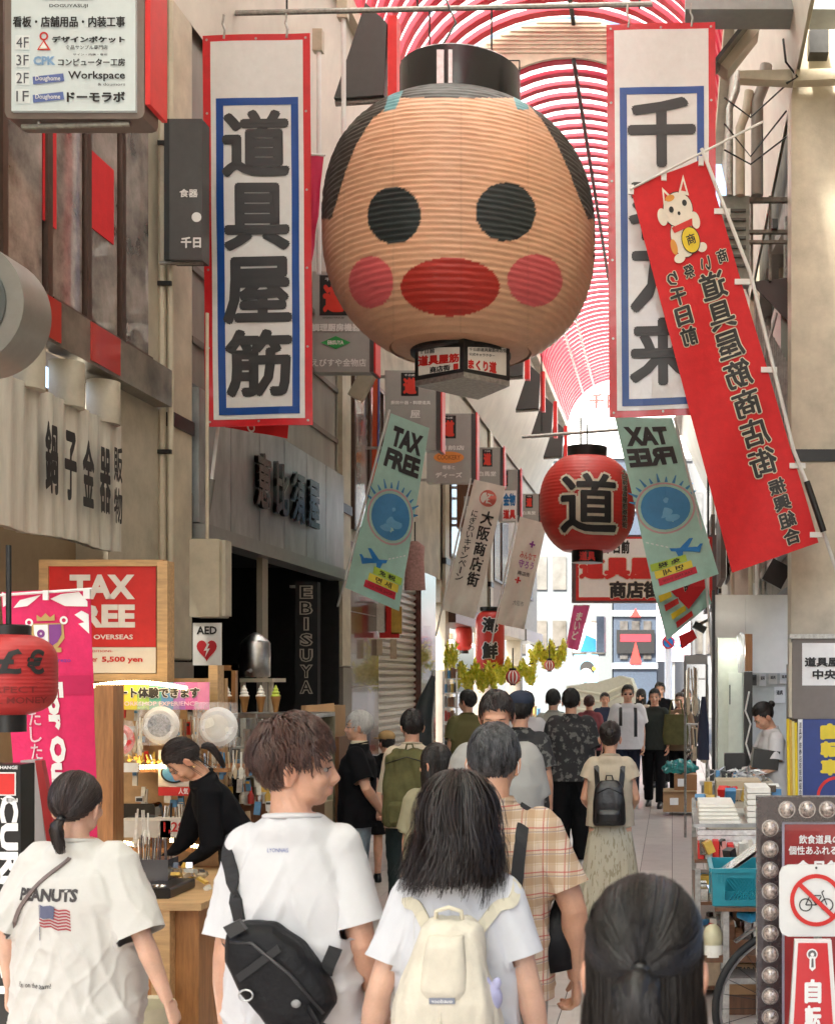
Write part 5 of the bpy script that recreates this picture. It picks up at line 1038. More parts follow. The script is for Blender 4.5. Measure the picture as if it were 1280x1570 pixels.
            for k, (pp, fl, nr) in enumerate(out):
                sd = np.cross(fl, nr); sd /= (np.linalg.norm(sd)+1e-6); ww = w*(1-.75*(k/(nn-1))**2); a_ = pp+sd*ww; c2 = pp-sd*ww; mid = pp+nr*ww*.5
                m.v += [Vector(a_), Vector(mid), Vector(c2)]
            mi_ = (r.random() < .25) if mats2 else 0
            for k in range(nn-1):
                q = b+3*k
                for a0, a1 in ((0, 1), (1, 2)): m.f.append([q+a0, q+a1, q+a1+3, q+a0+3]); m.m.append(int(mi_))
        return s.mb(name, m, [mat, mats2] if mats2 else mat, parent, head=True, smooth=False)
    def tail(s, mat, tie, pts, rad, n=160, w=.003, spread=1., seed=3, name='ponytail', parent=None, wave=.004):
        r = random.Random(seed); m = MB(); P_ = [Vector(tie)]+[Vector(p) for p in pts]
        def cv(t):
            t *= len(P_)-1; i = min(int(t), len(P_)-2); f = t-i; a = P_[max(0, i-1)]; b = P_[i]; c = P_[i+1]; d = P_[min(len(P_)-1, i+2)]
            return .5*((2*b)+(c-a)*f+(2*a-5*b+4*c-d)*f*f+(3*b-a-3*c+d)*f**3)
        m.tube([cv(i/8) for i in range(9)], [rad*q*.82 for q in (.45, .8, 1, 1, .95, .85, .7, .5, .2)], 12)
        for _ in range(n):
            a = r.uniform(0, 6.28); rr = rad*math.sqrt(r.uniform(.55, 1)); L = r.uniform(.75, 1.05); ph = r.uniform(0, 6)
            b = len(m.v); k = 10
            for i in range(k+1):
                t = min(1, i/k*L); c = cv(t); pr_ = np.interp(t, [0, .12, .4, .8, 1], [.4, .85, 1.05, .9*spread, .55*spread]); ang = a+.25*math.sin(t*5+ph)
                o = Vector((math.cos(ang)*rr*pr_, math.sin(ang)*rr*pr_*.8, 0)); o += Vector((wave*math.sin(t*12+ph), 0, 0)); d = Vector((-math.sin(ang), math.cos(ang), 0))*w*(1-.7*t); m.v += [c+o+d, c+o*1.06, c+o-d]
            for i in range(k):
                for a0, a1 in ((0, 1), (1, 2)): q = b+3*i; m.f.append([q+a0, q+a1, q+a1+3, q+a0+3]); m.m.append(0)
        return s.mb(name, m, mat, parent, head=True)
    # ---- things lying on the shirt
    def hit(s, mode, a, b):
        if mode == 'b': o, d = Vector((a, 1, b)), Vector((0, -1, 0))
        elif mode == 'f': o, d = Vector((a, -1, b)), Vector((0, 1, 0))
        elif mode == 't': o, d = Vector((a, b, 2.5)), Vector((0, 0, -1))
        h, n, _, _ = s.sbvh.ray_cast(o, d)
        return (h, n) if h is not None else (None, None)
    def strap(s, path, hw, th, mat, name='strap', parent=None, off=.004, sub=5):
        pts = []
        for (m0, a0, b0), (m1, a1, b1) in zip(path, path[1:]):
            for i in range(sub):
                t = i/sub; mo = m0 if m0 == m1 or t < .5 else m1
                if m0 == m1: h, n = s.hit(m0, a0+(a1-a0)*t, b0+(b1-b0)*t)
                else:
                    h0, n0 = s.hit(m0, a0, b0); h1, n1 = s.hit(m1, a1, b1); h, n = (h0.lerp(h1, t), n0.lerp(n1, t).normalized()) if h0 and h1 else (None, None)
                if h: pts.append((h, n))
        h, n = s.hit(*path[-1]); 
        if h: pts.append((h, n))
        if len(pts) < 2: return None
        P3 = [p+n*off for p, n in pts]
        for _ in range(2): P3 = [P3[0]]+[(P3[i-1]+P3[i]*2+P3[i+1])/4 for i in range(1, len(P3)-1)]+[P3[-1]]
        m = MB(); vs = []
        for i, (p, (_, n)) in enumerate(zip(P3, pts)):
            t = (P3[min(i+1, len(P3)-1)]-P3[max(i-1, 0)]).normalized(); sd = t.cross(n).normalized(); vs += [p-sd*hw-n*th*.5, p+sd*hw-n*th*.5, p+sd*hw+n*th, p-sd*hw+n*th]
        fs = [(4*i+a, 4*i+(a+1) % 4, 4*i+4+(a+1) % 4, 4*i+4+a) for i in range(len(P3)-1) for a in range(4)]+[(3, 2, 1, 0), tuple(4*(len(P3)-1)+a for a in range(4))]
        m.add(vs, fs); return s.mb(name, m, mat, parent, smooth=False)
    def decal(s, V, Fc, mat, name='print', off=.003, parent=None, mode='b'):
        m = MB(); ok = []
        for x, z in [v_[:2] for v_ in V]:
            h, n = s.hit(mode, x, z); m.v.append((h+Vector((0, off if mode == 'b' else -off, 0))) if h else Vector((x, .12, z)))
        for f in Fc: m.f.append(list(f)); m.m.append(0)
        return s.mb(name, m, mat, parent or s.shirto, smooth=False)
    def blob(s, name, mbx, mat, vox=.008, sm=4, parent=None, amp=0, seed=0):
        me = remesh(mbx, vox, sm)
        if amp:
            co = vget(me); n = nget(me); d = np.array([noise.noise(Vector((v[0]*16+seed, v[1]*16, v[2]*7)))*amp+noise.noise(Vector((v[0]*40, v[1]*40+seed, v[2]*12)))*amp*.5 for v in co]); vset(me, co+n*d[:, None])
        return s.obj(name, me, mat, parent)
    def finish(s, trm=None, shoe=None, **k):
        s.trousers(trm or trb, **k); s.shoes(shoe or blackp); return s
shoew = M('white_shoe', (.7, .7, .68), .5)
# ================= left stall
def px2(x0, y0, x1, y1, D, dep=.05, bev=0, name='box', mat=None, t=None, **k): return pbox(x0, y0, x1, y1, D, dep, bev).build(name, mat, t, **k)
t = thing('framed_sign', 'red and white TAX FREE sign in a pale wood frame over the left stall', 'sign', P(165, 1040, 7.2))
px2(60, 862, 250, 1042, 7.22, .05, 0, 'backing', woodl, t); q = PQ(76, 868, 240, 1032, 7.19); q.rect((0, 0, 1, .755), inkred, t, .006, 'red_panel', 1, 1); q.rect((0, .76, 1, 1), M('sign_cream', (.72, .66, .56), .4, var=.05), t, .006, 'white_panel', 1, 1)
q.text('TAX', (.2, .08, .81, .31), M('sign_white', (.75, .7, .64), .4), t, .012, .05); q.text('FREE', (.16, .36, .81, .575), M('sign_white', (.75, .7, .64), .4), t, .012, .05); q.text('SHOP OVERSEAS', (.20, .64, .79, .685), M('sign_white', (.75, .7, .64), .4), t, .012, .02)
q.text('CONDITIONS:', (.30, .785, .60, .805), inkred, t, .012, .01); q.text('over', (.36, .86, .46, .895), inkred, t, .012, .01); q.text('5,500 yen', (.50, .845, .88, .91), inkred, t, .012, .03)
for b_ in ((60, 858, 250, 868), (60, 1033, 250, 1044)): px2(*b_, 7.17, .07, 0, 'frame_rail', woodl, t)
px2(241, 860, 257, 1050, 7.15, .1, 0, 'frame_post', woodl, t); px2(60, 868, 74, 1033, 7.17, .07, 0, 'frame_post', woodl, t)
t = thing('display_rack', 'orange wood display rack with rows of warm led lights in the left stall', 'rack', (PX(250, 6.9), 6.9, 0)); g = PX
px2(-60, 850, 62, 915, 7.6, .1, 0, 'header_board', M('amber_board', (.42, .24, .08), .5, var=.3), t); px2(-60, 1040, 345, 1330, 7.35, .05, 0, 'back_panel', M('peg_board', (.50, .30, .13), .6, var=.2), t)
px2(146, 1050, 174, 1500, 6.2, .12, 0, 'post', wood, t); px2(320, 1020, 334, 1300, 7.2, .1, 0, 'post', woodl, t); px2(-60, 1330, 345, 1700, 7.3, .3, 0, 'lower_cabinet', wood, t)
for y0, x0, x1 in ((1178, 174, 350), (1300, 174, 320)): px2(x0, y0, x1, y0+6, 6.95, .4, 0, 'shelf', wood, t)
for (x0, x1, f_, D) in ((120, 290, lambda u: 1056-22*math.sin(math.pi*min(1, u*1.0))*.45, 6.9), (178, 258, lambda u: 1177-2*u, 6.85), (178, 210, lambda u: 1290+5*u, 6.85), (262, 312, lambda u: 1288+12*u, 6.8)):
    n = int((x1-x0)/4.2); m = MB()
    for i in range(n): u = i/n; c = P(x0+(x1-x0)*u, f_(u), D); m.box(c-Vector((.0035, .004, .011)), c+Vector((.0035, .004, .011)))
    m.build('led_strip', bulbw, t, kind='stuff')
t2 = thing('banner_print', 'rainbow coloured banner reading ト体験できます above the stall goods', 'banner', P(250, 1085, 7.0)); q = PQ(174, 1046, 322, 1088, 7.0); q.sheet(1, 1, .005).build('cloth', M('banner_green', (.45, .55, .12), .6), t2)
for i, c in enumerate(((.72, .48, .03), (.62, .55, .06), (.30, .50, .10), (.10, .38, .30), (.08, .25, .5), (.35, .15, .45), (.55, .12, .35), (.62, .2, .38))): q.rect((i/8, 0, (i+1)/8, 1), M('rainbow_%d' % i, c, .6, var=.1), t2, .003, 'colour_band', 1, 1)
q.text('ート体験できます', (.06, .18, .9, .58), ink, t2, .007, .05, outline=inkwhite, ow=.05); q.text('WORKSHOP EXPERIENCE', (.04, .7, .88, .86), M('pale_pink', (.78, .55, .66), .6), t2, .007, .01)
# packs hanging on the peg board
def pack(x, y, r, D, label, plate, pm=None, group='bagged plates on the stall board'):
    t = thing('bagged_plate', label, 'plate', P(x, y+r, D), group); w = r*D/F; c = P(x, y, D)
    m = MB(); m.tube([c+Vector((0, .01, 0)), c+Vector((0, -.012, 0))], [w, w*.8], 28); m.build('plate', plate, t, smooth=True)
    m = MB(); m.tube([c+Vector((0, -.013, 0)), c+Vector((0, -.018, 0))], [w*.62, w*.55], 24); m.build('plate_centre', pm or white, t, smooth=True)
    m = MB(); n = 10; vs = []
    for j in range(n+1):
        for i in range(n+1): u, v = i/n, j/n; vs.append(c+Vector(((u-.5)*2.15*w, -.025-.012*math.sin(9*u+5*v)-.01*math.sin(13*v-4*u), (1.25-v*2.3)*w)))
    m.add(vs, [(j*(n+1)+i, (j+1)*(n+1)+i, (j+1)*(n+1)+i+1, j*(n+1)+i+1) for j in range(n) for i in range(n)]); m.build('plastic_bag', M('bag_film', (.8, .8, .8), .08, var=.1, alpha=.32, coat=1), t, smooth=True)
pack(246, 1112, 29, 6.95, 'plate in a clear bag hanging centre of the stall board', white, M('plate_bluegrey', (.5, .53, .58), .3, var=.6, scale=60)); pack(334, 1114, 30, 6.95, 'plate in a clear bag at the right end of the stall board', white, foamw); pack(182, 1134, 24, 6.9, 'red rimmed plate in a clear bag beside the wooden post', M('plate_red', (.55, .03, .04), .3), white)
# utensils
def utensils(x0, x1, y0, y1, D, n, label, mats, group=None, name='utensil_set', seed=1):
    r = random.Random(seed); t = thing(name, label, 'utensils', P((x0+x1)/2, y1, D), group); s_ = D/F
    for i in range(n):
        x = x0+(x1-x0)*(i+.5)/n+r.uniform(-2, 2); a = P(x, y0+r.uniform(0, 8), D+r.uniform(-.04, .04)); b = P(x+r.uniform(-5, 5), y1-r.uniform(0, 8), D); m = MB(); mt = mats[r.randrange(len(mats))]; k = r.random()
        m.tube([a, a.lerp(b, .6)], r.uniform(1.0, 1.6)*s_, 6); c = a.lerp(b, .8); L = (b-a).length*.22
        if k < .4: m.sphere(c, (3.6*s_, .012, L), 10, 7)
        elif k < .7: m.box(c-Vector((3.2*s_, .004, L)), c+Vector((3.2*s_, .004, L)), .008)
        else: [m.tube([a.lerp(b, .6), c+Vector((math.cos(w)*3.4*s_, math.sin(w)*3.4*s_, 0)), b], .7*s_, 4) for w in (0, 1.57, 3.14, 4.71)]
        m.build('utensil', mt, t, smooth=True)
    return t
sil, gw, gb, gy, gbl = goods_m[2], goods_m[0], goods_m[5], goods_m[3], goods_m[6]
utensils(206, 222, 1100, 1160, 6.95, 4, 'narrow silver utensils in packs left of the first bagged plate', [sil, gw], seed=2); utensils(276, 306, 1098, 1150, 6.95, 7, 'row of wooden handled tools between the two bagged plates', [goods_m[7], gw, goods_m[4]], seed=3)
utensils(180, 255, 1150, 1172, 6.9, 16, 'small yellow and silver tools lined up on the upper stall shelf', [gy, sil, gy], seed=4); utensils(246, 300, 1230, 1292, 6.75, 13, 'dense row of silver tongs hanging under the red label', [sil, sil, gb], seed=5)
utensils(206, 228, 1240, 1300, 6.0, 5, 'white spatulas leaning at the front of the lower shelf', [gw], seed=6); utensils(300, 420, 1150, 1195, 7.0, 20, 'mixed wooden and steel tools behind the shop assistant', [goods_m[7], sil, goods_m[4], gw, gbl], seed=7)
cad = utensils(212, 258, 1280, 1352, 5.7, 12, 'steel ladles and whisks standing in a dark caddy on the counter', [sil, M('gunmetal', (.16, .15, .16), .3, .8)], seed=8); px2(212, 1318, 258, 1362, 5.66, .12, 0, 'caddy_box', M('smoke_plastic', (.06, .055, .06), .15, coat=.8), cad)
t = thing('poster_card', 'white card with round blue goggle picture above a red strip on the stall', 'poster', P(266, 1205, 6.9)); px2(243, 1150, 292, 1206, 6.9, .01, 0, 'card', M('card_cream', (.66, .62, .52), .5), t); q = PQ(243, 1150, 292, 1206, 6.895); q.disc(.5, .62, .36, goods_m[6], t, .004, rv=.24); q.disc(.5, .62, .42, darkm, t, .003, rv=.29, inner=.82); px2(243, 1207, 300, 1220, 6.88, .01, 0, 'red_strip', inkred, t); q.text('人気', (.7, 1.02, 1.0, 1.2), inkwhite, t, .03)
for x0, y0, x1, y1, mt, lab in ((246, 1292-38, 300, 1292-8, foamw, 'white price card with red figures under the tongs'), (176, 1170, 212, 1184, foamw, 'cream price card on the upper shelf end'), (176, 1258, 262, 1284, M('box_cream', (.62, .58, .5), .5), 'long cream box on the lower stall shelf')):
    t = thing('price_card', lab, 'card', P((x0+x1)/2, y1, 6.7)); px2(x0, y0, x1, y1, 6.66, .02 if x1-x0 < 80 else .2, 0, 'card', mt, t); 
    if 'figures' in lab: PQ(x0, y0, x1, y1, 6.655).text('1,280', (.1, .2, .9, .8), inkred, t, .003, .02)
t = thing('tray', 'black glossy tray standing on the lower stall shelf', 'tray', P(206, 1258, 6.8)); px2(176, 1232, 238, 1257, 6.8, .1, .02, 'tray_body', M('gloss_black', (.01, .01, .01), .08, coat=1), t)
t = thing('tray', 'black tray of small parts in front of the ladle caddy', 'tray', P(240, 1378, 5.5)); m = pbox(206, 1362, 262, 1378, 5.45, .28, .01); m.build('tray_body', blackp, t); m = MB(); [m.sphere(P(rnd.uniform(212, 258), 1360, 5.5+rnd.uniform(0, .2)), (.02, .02, .014), 8, 6) for _ in range(14)]; m.build('small_parts', sil, t, kind='stuff')
t = thing('goods_heap', 'heap of small silver and cream packets on the counter beside the caddy', 'goods', P(280, 1370, 5.7)); 
for i in range(34):
    c = P(rnd.uniform(258, 320), rnd.uniform(1325, 1366), rnd.uniform(5.6, 6.0)); MB().obox(c, (rnd.uniform(.02, .05), rnd.uniform(.02, .05), rnd.uniform(.01, .03)), Matrix.Rotation(rnd.uniform(0, 3), 3, 'Z')@Matrix.Rotation(rnd.uniform(-.6, .6), 3, 'X')).build('packet', goods_m[rnd.choice((0, 2, 3, 7))], t)
t = thing('counter', 'orange wood stall counter with pale corner post beside the shop assistant', 'counter', (PX(255, 5.4), 5.4, 0)); tz = PZ(1378, 5.45)
B((PX(120, 5.4), 5.4, .12), (PX(305, 5.4), 6.3, tz-.03), 'front_cabinet', wood, t); B((PX(110, 5.4), 5.33, tz-.03), (PX(318, 5.4), 6.35, tz), 'counter_top', woodl, t); B((PX(234, 5.35), 5.34, 0), (PX(262, 5.35), 5.42, tz-.03), 'corner_post', woodl, t); B((PX(130, 5.5), 5.5, 0), (PX(300, 5.5), 6.2, .12), 'plinth', blackp, t)
t = thing('bucket', 'pale yellow and white bucket on the floor under the counter', 'bucket', (PX(205, 4.9), 4.9, 0)); MB().lathe((PX(205, 4.9), 4.95, 0), [(.11, .0), (.115, .25), (.13, .48), (.135, .5), (.12, .49), (.10, .1)], 24).build('bucket_body', M('bucket_white', (.65, .6, .42), .4), t, smooth=True); MB().lathe((PX(205, 4.9), 4.95, 0), [(.12, .2), (.121, .3)], 24, False).build('label_band', gy, t, smooth=True)
t = thing('hanging_packs', 'many small packaged cutters and tools hooked over the whole stall board', 'goods', P(260, 1300, 7.2)); r = random.Random(77)
for (xa, xb, ya, yb, n_, D_) in ((178, 345, 1090, 1168, 26, 7.2), (205, 345, 1184, 1300, 40, 7.1), (60, 145, 1060, 1300, 30, 7.2), (345, 455, 1192, 1310, 34, 7.5)):
    for i in range(n_):
        x = r.uniform(xa, xb); y = r.uniform(ya, yb); w = r.uniform(5, 13); h = r.uniform(9, 24); D_2 = D_+r.uniform(-.12, .08); a = P(x, y, D_2); k = MB(); k.obox(a, (w*D_2/F, .012, h*D_2/F), Matrix.Rotation(r.uniform(-.12, .12), 3, 'Y')); k.build('pack', [gw, gw, sil, goods_m[7], inkred, gy, goods_m[4], gbl, plastic, foamw][r.randrange(10)], t)
        if r.random() < .5: kk = MB(); kk.obox(a+Vector((0, -.009, h*.28*D_2/F)), (w*.8*D_2/F, .004, h*.22*D_2/F), Matrix.Identity(3)); kk.build('header_card', [inkred, gbl, gw, gb, gy][r.randrange(5)], t)
# glass cabinet with ice cream models
t = thing('glass_cabinet', 'glass fronted cabinet of plastic cups under the ice cream models', 'cabinet', (PX(410, 8.4), 8.4, 0))
X0, X1 = PX(352, 8.3), PX(486, 8.3); tz = PZ(1094, 8.3); B((X0, 8.3, tz-.03), (X1, 8.75, tz), 'top_board', steel, t); B((X0, 8.7, .0), (X1, 8.75, tz-.03), 'back_panel', M('olive_back', (.22, .2, .12), .6, var=.4), t); B((X0, 8.3, 0), (X1, 8.69, PZ(1235, 8.3)), 'base_cabinet', M('cab_cream', (.5, .42, .28), .6), t)
for x in (353, 391, 484): px2(x-1.5, 1094, x+1.5, 1235, 8.28, .02, 0, 'frame_bar', steel, t)
for y in (1145, 1190): px2(354, y, 484, y+3, 8.32, .3, 0, 'glass_shelf', M('shelf_glass', (.5, .55, .52), .1, alpha=.6), t)
B((X0, 8.27, PZ(1190, 8.3)), (X1, 8.275, tz-.03), 'glass_pane', M('clear_pane', (.8, .85, .85), .03, alpha=.12, var=0, coat=1), t)
for i in range(16):
    row = i//8; x = 360+(i % 8)*15.5; z = PZ((1145, 1190)[row], 8.4); h_ = rnd.uniform(.05, .13); tt = MB().lathe((PX(x, 8.4), 8.45, z), [(.022, 0), (.03, h_), (.027, h_), (.02, .005)], 12); tt.build('plastic_cup', goods_m[rnd.choice((0, 2, 7, 6, 4))], t, smooth=True)
cr_m = M('soft_ice_white', (.8, .78, .7), .4); cr_g = M('soft_ice_green', (.45, .55, .06), .4)
for i, (x, lab) in enumerate(((348, 'white soft ice cream model, leftmost, inside the wooden frame'), (375, 'white soft ice cream model, second from the left'), (400, 'white soft ice cream model next to the green one'), (423, 'green tea soft ice cream model at the right end of the cabinet top'))):
    t = thing('ice_cream_model', lab, 'ice cream', P(x, 1092, 8.4), 'ice cream models on the glass cabinet'); s_ = 8.4/F; b = P(x, 1092, 8.4)
    MB().lathe(b, [(3.0*s_, 0), (6.5*s_, 20*s_), (7.2*s_, 21*s_), (7.2*s_, 25*s_)], 16).build('cone', M('wafer_cone', (.42, .2, .06), .7), t, smooth=True); pr_ = []
    for k in range(40): u = k/39; pr_.append((7*s_*(1-u)**.7*(1+.14*math.sin(u*22)), (24+18*u)*s_))
    MB().lathe(b, pr_, 18).build('swirl', cr_g if i == 3 else cr_m, t, smooth=True)
t = thing('wooden_frame', 'small orange wooden frame standing by the ice cream models', 'frame', P(340, 1095, 8.5))
for b_ in ((322, 1020, 328, 1096), (355, 1020, 361, 1096), (322, 1020, 361, 1028)): px2(*b_, 8.5, .05, 0, 'frame_bar', wood, t)
t = thing('water_boiler', 'stainless steel water boiler on a stand in the dark shop', 'boiler', P(393, 1060, 10.3)); c = P(392, 1038, 10.3); s_ = 10.3/F; MB().lathe(c, [(21*s_, 0), (22*s_, 2*s_), (22*s_, 52*s_), (19*s_, 56*s_), (10*s_, 64*s_), (3*s_, 68*s_)], 32).build('tank', steel, t, smooth=True); MB().rod(c+Vector((0, -.12, .05)), c+Vector((0, -.2, .03)), .02).build('tap', steel, t)
px2(368, 1040, 418, 1046, 10.15, .35, 0, 'stand_top', cream, t); [px2(x, 1046, x+5, 1300, 10.2, .05, 0, 'stand_leg', cream, t) for x in (369, 412)]
t = thing('cardboard_box', 'open cardboard box on the counter by the EBISUYA sign', 'box', P(488, 1120, 9.6)); px2(462, 1082, 514, 1130, 9.6, .3, 0, 'box_body', carton, t); MB().prism([P(470, 1082, 9.6), P(512, 1078, 9.6), P(514, 1096, 9.55), P(464, 1098, 9.55)], (0, .004, 0)).build('flap', carton, t); PQ(462, 1082, 514, 1130, 9.59).text('HANDLE WITH CARE', (.1, .3, .9, .42), inkred, t, .002); q = PQ(478, 1098, 514, 1125, 9.585); q.sheet(1, 1, .003).build('white_label', white, t); px2(455, 1130, 520, 1400, 9.6, .4, 0, 'display_stand', woodd, t)
t = thing('storage_tray', 'white plastic tray on the stall table left of the young man', 'tray', P(415, 1230, 7.6)); px2(398, 1195, 442, 1232, 7.6, .25, .02, 'tray_body', white, t); px2(360, 1232, 470, 1500, 7.6, .4, 0, 'table', woodd, t); [MB().lathe(P(372+i*13, 1232, 7.55), [(.018, 0), (.02, .05), (.008, .07), (.008, .10)], 10).build('bottle', goods_m[i % 7], t, smooth=True) for i in range(7)]
# football flag, red lantern neighbours, black exchange sign
t = thing('nobori_flag', 'vivid pink club flag with a white and purple crest by the red pound lantern', 'flag', P(85, 1292, 5.2)); q = PQ4([(2, 908), (138, 902), (150, 1300), (30, 1292)], 5.2, wave=.008, freq=.8); q.sheet(10, 40, .003).build('cloth', clothpink, t, smooth=True)
MB().rod(P(-20, 914, 5.17), P(142, 903, 5.17), .006).build('cross_bar', white, t); px2(66, 905, 74, 920, 5.15, .01, 0, 'loop_tab', white, t); px2(128, 903, 138, 918, 5.15, .01, 0, 'loop_tab', white, t)
for s_ in ([(.02, .0), (.12, .02), (.10, .045), (.02, .06)], [(.14, .065), (.22, .035), (.46, .018), (.38, .04), (.30, .06)], [(.56, .035), (.68, .018), (.88, .012), (.97, .05), (.97, .07), (.72, .065)], [(.82, .10), (.90, .085), (.98, .10), (.98, .175), (.86, .135), (.93, .13)]): q.shape(s_, inkwhite, t, .004, 'white_slash')
gold = M('crest_gold', (.5, .33, .1), .5); pur = M('crest_purple', (.20, .03, .22), .5)
q.shape([(.33, .13), (.69, .13), (.70, .19), (.62, .225), (.51, .245), (.38, .215), (.32, .17)], gold, t, .004, 'crest_border'); q.shape([(.36, .135), (.52, .135), (.52, .225), (.40, .205), (.36, .17)], inkwhite, t, .006, 'crest_half'); q.shape([(.53, .135), (.67, .135), (.67, .175), (.62, .205), (.53, .225)], pur, t, .006, 'crest_half'); q.disc(.44, .17, .045, pur, t, .008, inner=.3); q.shape([(.40, .12), (.40, .095), (.45, .108), (.50, .09), (.55, .108), (.60, .095), (.60, .12)], gold, t, .006, 'crown'); q.disc(.31, .125, .045, inkwhite, t, .005, inner=.5); q.disc(.70, .12, .045, inkwhite, t, .005, inner=.5)
for i in range(4): q.rect((.34+i*.085, .232-.004*abs(i-1.5), .41+i*.085, .25-.004*abs(i-1.5)), gold, t, .008, 'ribbon', 1, 1)
q.text('Cerezo', (.52, .267, .76, .283), M('logo_navy', (.12, .03, .3), .5), t, .005, .01)
q.rect((.16, .335, .98, .41), M('darker_pink', (.55, .008, .09), .7), t, .003, 'tone_band', 4, 2)
q.text('For Our', (.47, .36, .66, .80), inkwhite, t, .006, .06, rot=90); q.text('Goal', (.44, .83, .68, 1.02), M('orange_print', (.75, .28, .04), .6), t, .006, .06, rot=90); q.text('わたしたちの', (.24, .40, .38, .80), M('soft_white', (.70, .5, .55), .6), t, .006, .01, True)
t = thing('standing_sign', 'black upright currency exchange sign with large white letters at the left edge', 'sign', P(10, 1570, 4.5)); X0, X1 = PX(-60, 4.5), PX(32, 4.5); B((X0, 4.5, .35), (X1, 4.6, PZ(1172, 4.5)), 'board', blackp, t); q = PQ(-60, 1172, 32, 1570, 4.499)
q.text('CURRENCY', (.66, .115, .97, .93), inkwhite, t, .003, .05, rot=90); q.rect((.5, .03, .93, .12), inkwhite, t, .003, 'white_square', 1, 1); q.rect((.52, .035, .91, .115), inkred, t, .005, 'red_square', 1, 1); q.text('JP YEN', (.5, .13, .96, .15), inkwhite, t, .003); q.text('EXCHANGE', (.5, .005, .96, .018), inkwhite, t, .003)
B((X0, 4.48, 0), (X0+.04, 4.62, .36), 'foot', steel, t); B((X1-.04, 4.48, 0), (X1, 4.62, .36), 'foot', steel, t)
t = thing('a_frame_board', 'grey and red folding board edge behind the exchange sign', 'sign', P(58, 1400, 4.9)); MB().prism([P(32, 1166, 4.9), P(56, 1164, 4.9), P(70, 1290, 4.9), P(86, 1700, 4.9), P(30, 1700, 4.9)], (0, .03, 0)).build('grey_panel', M('panel_lightgrey', (.42, .42, .40), .4), t)
MB().prism([P(54, 1166, 4.86), P(64, 1166, 4.86), P(88, 1290, 4.86), P(104, 1700, 4.86), P(84, 1700, 4.86), P(72, 1290, 4.86)], (0, .03, 0)).build('red_edge', M('board_red', (.42, .03, .03), .4), t)
# mid left goods
t = thing('folded_parasol', 'dark folded parasol standing by the shop front left of the rack', 'parasol', (PX(655, 12), 12, 0)); a = P(664, 1036, 12)
m = MB(); m.tube([a, P(655, 1070, 12), P(645, 1110, 12), P(640, 1152, 12)], [.02, .07, .11, .15], 14); p_ = m; m.build('canopy', M('parasol_dark', (.02, .028, .028), .7, var=.3), t, smooth=True); MB().rod(a+Vector((0, 0, .05)), (a.x-.03, 12, 0), .015).build('pole', galv, t); MB().lathe((a.x-.03, 12, 0), [(.2, 0), (.2, .05), (.03, .07)], 20).build('base', blackp, t)
t = thing('hanging_shirt', 'pale pink shirt hanging behind the mint flag', 'shirt', P(636, 905, 15)); MB().rings([(PX(636, 15), 15, PZ(905, 15), .13, .03), (PX(636, 15), 15, PZ(860, 15), .11, .04), (PX(636, 15), 15, PZ(838, 15), .12, .03), (PX(636, 15), 15, PZ(830, 15), .04, .03)], 18).build('cloth', M('pink_shirt', (.55, .32, .30), .8, var=.3, scale=40), t, smooth=True); MB().rod(P(636, 830, 15), P(636, 800, 15), .008).build('hanger', darkm, t)
t = thing('wall_posters', 'patchwork of red and yellow posters above the shutter', 'poster', P(588, 985, 15.2)); 
for x0, y0, x1, y1, mt in ((574, 925, 592, 968, goods_m[0]), (590, 928, 600, 970, inkred), (600, 930, 616, 972, goods_m[3]), (582, 970, 612, 978, inkred), (576, 980, 586, 1005, goods_m[7]), (598, 980, 608, 1010, goods_m[7])): px2(x0, y0, x1, y1, 15.2, .01, 0, 'poster', mt, t)
B((LX, 15.2, PZ(925, 15.2)), (PX(612, 15.2), 15.22, PZ(922, 15.2)), 'hanging_rod', galv, t)
def leaves(x0, x1, y0, y1, D, n, label, mats, seed, sz=.05):
    r = random.Random(seed); m = MB(); t = thing('garland', label, 'garland', P((x0+x1)/2, y1, D))
    for i in range(n):
        u = r.random(); c = P(x0+(x1-x0)*u, y0+(y1-y0)*(abs(math.sin(u*9+seed))*.45+r.random()**1.4*.6), D+r.uniform(-.3, .3)); R_ = Matrix.Rotation(r.uniform(0, 6.3), 3, 'Z')@Matrix.Rotation(r.uniform(-1.3, 1.3), 3, 'X'); k = sz*r.uniform(.6, 1.3); m.mi(r.randrange(len(mats)))
        a = [(0, 0, 0), (.4*k, .15*k, .5*k), (0, .1*k, 1.5*k), (-.4*k, .15*k, .5*k)]; m.add([c+R_@Vector(q) for q in a], [(0, 1, 2), (0, 2, 3)])
    m.build('leaves', mats, t, kind='stuff'); MB().tube([P(x0, y0+4, D), P((x0+x1)/2, y0+(y1-y0)*.35, D), P(x1, y0+4, D)], .012, 5).build('cord', M('cord_brown', (.1, .07, .03), .7), t)
lf_ = [M('leaf_yellow', (.80, .75, .05), .5), M('leaf_lime', (.55, .62, .04), .5), M('leaf_bright', (.9, .85, .14), .5)]
leaves(682, 700, 985, 1030, 19, 420, 'short yellow leaf garland left of the tall red lantern', lf_, 1, .05); leaves(700, 760, 1015, 1062, 19, 1500, 'dense yellow leaf garland under the tall red lantern', lf_, 2, .055); leaves(756, 820, 1012, 1050, 20, 1300, 'yellow leaf garland over the striped lantern', lf_, 3, .055); leaves(812, 866, 984, 1025, 22, 1300, 'yellow leaf garland nearest the far tent', lf_, 4, .06)
t = thing('goods_rack', 'white wire rack of small goods below the yellow garland', 'rack', (PX(690, 15), 15, 0)); [MB().rod((PX(x, 15), 15, 0), (PX(x, 15), 15, PZ(1030, 15)), .012).build('rack_post', white, t) for x in (680, 700)]
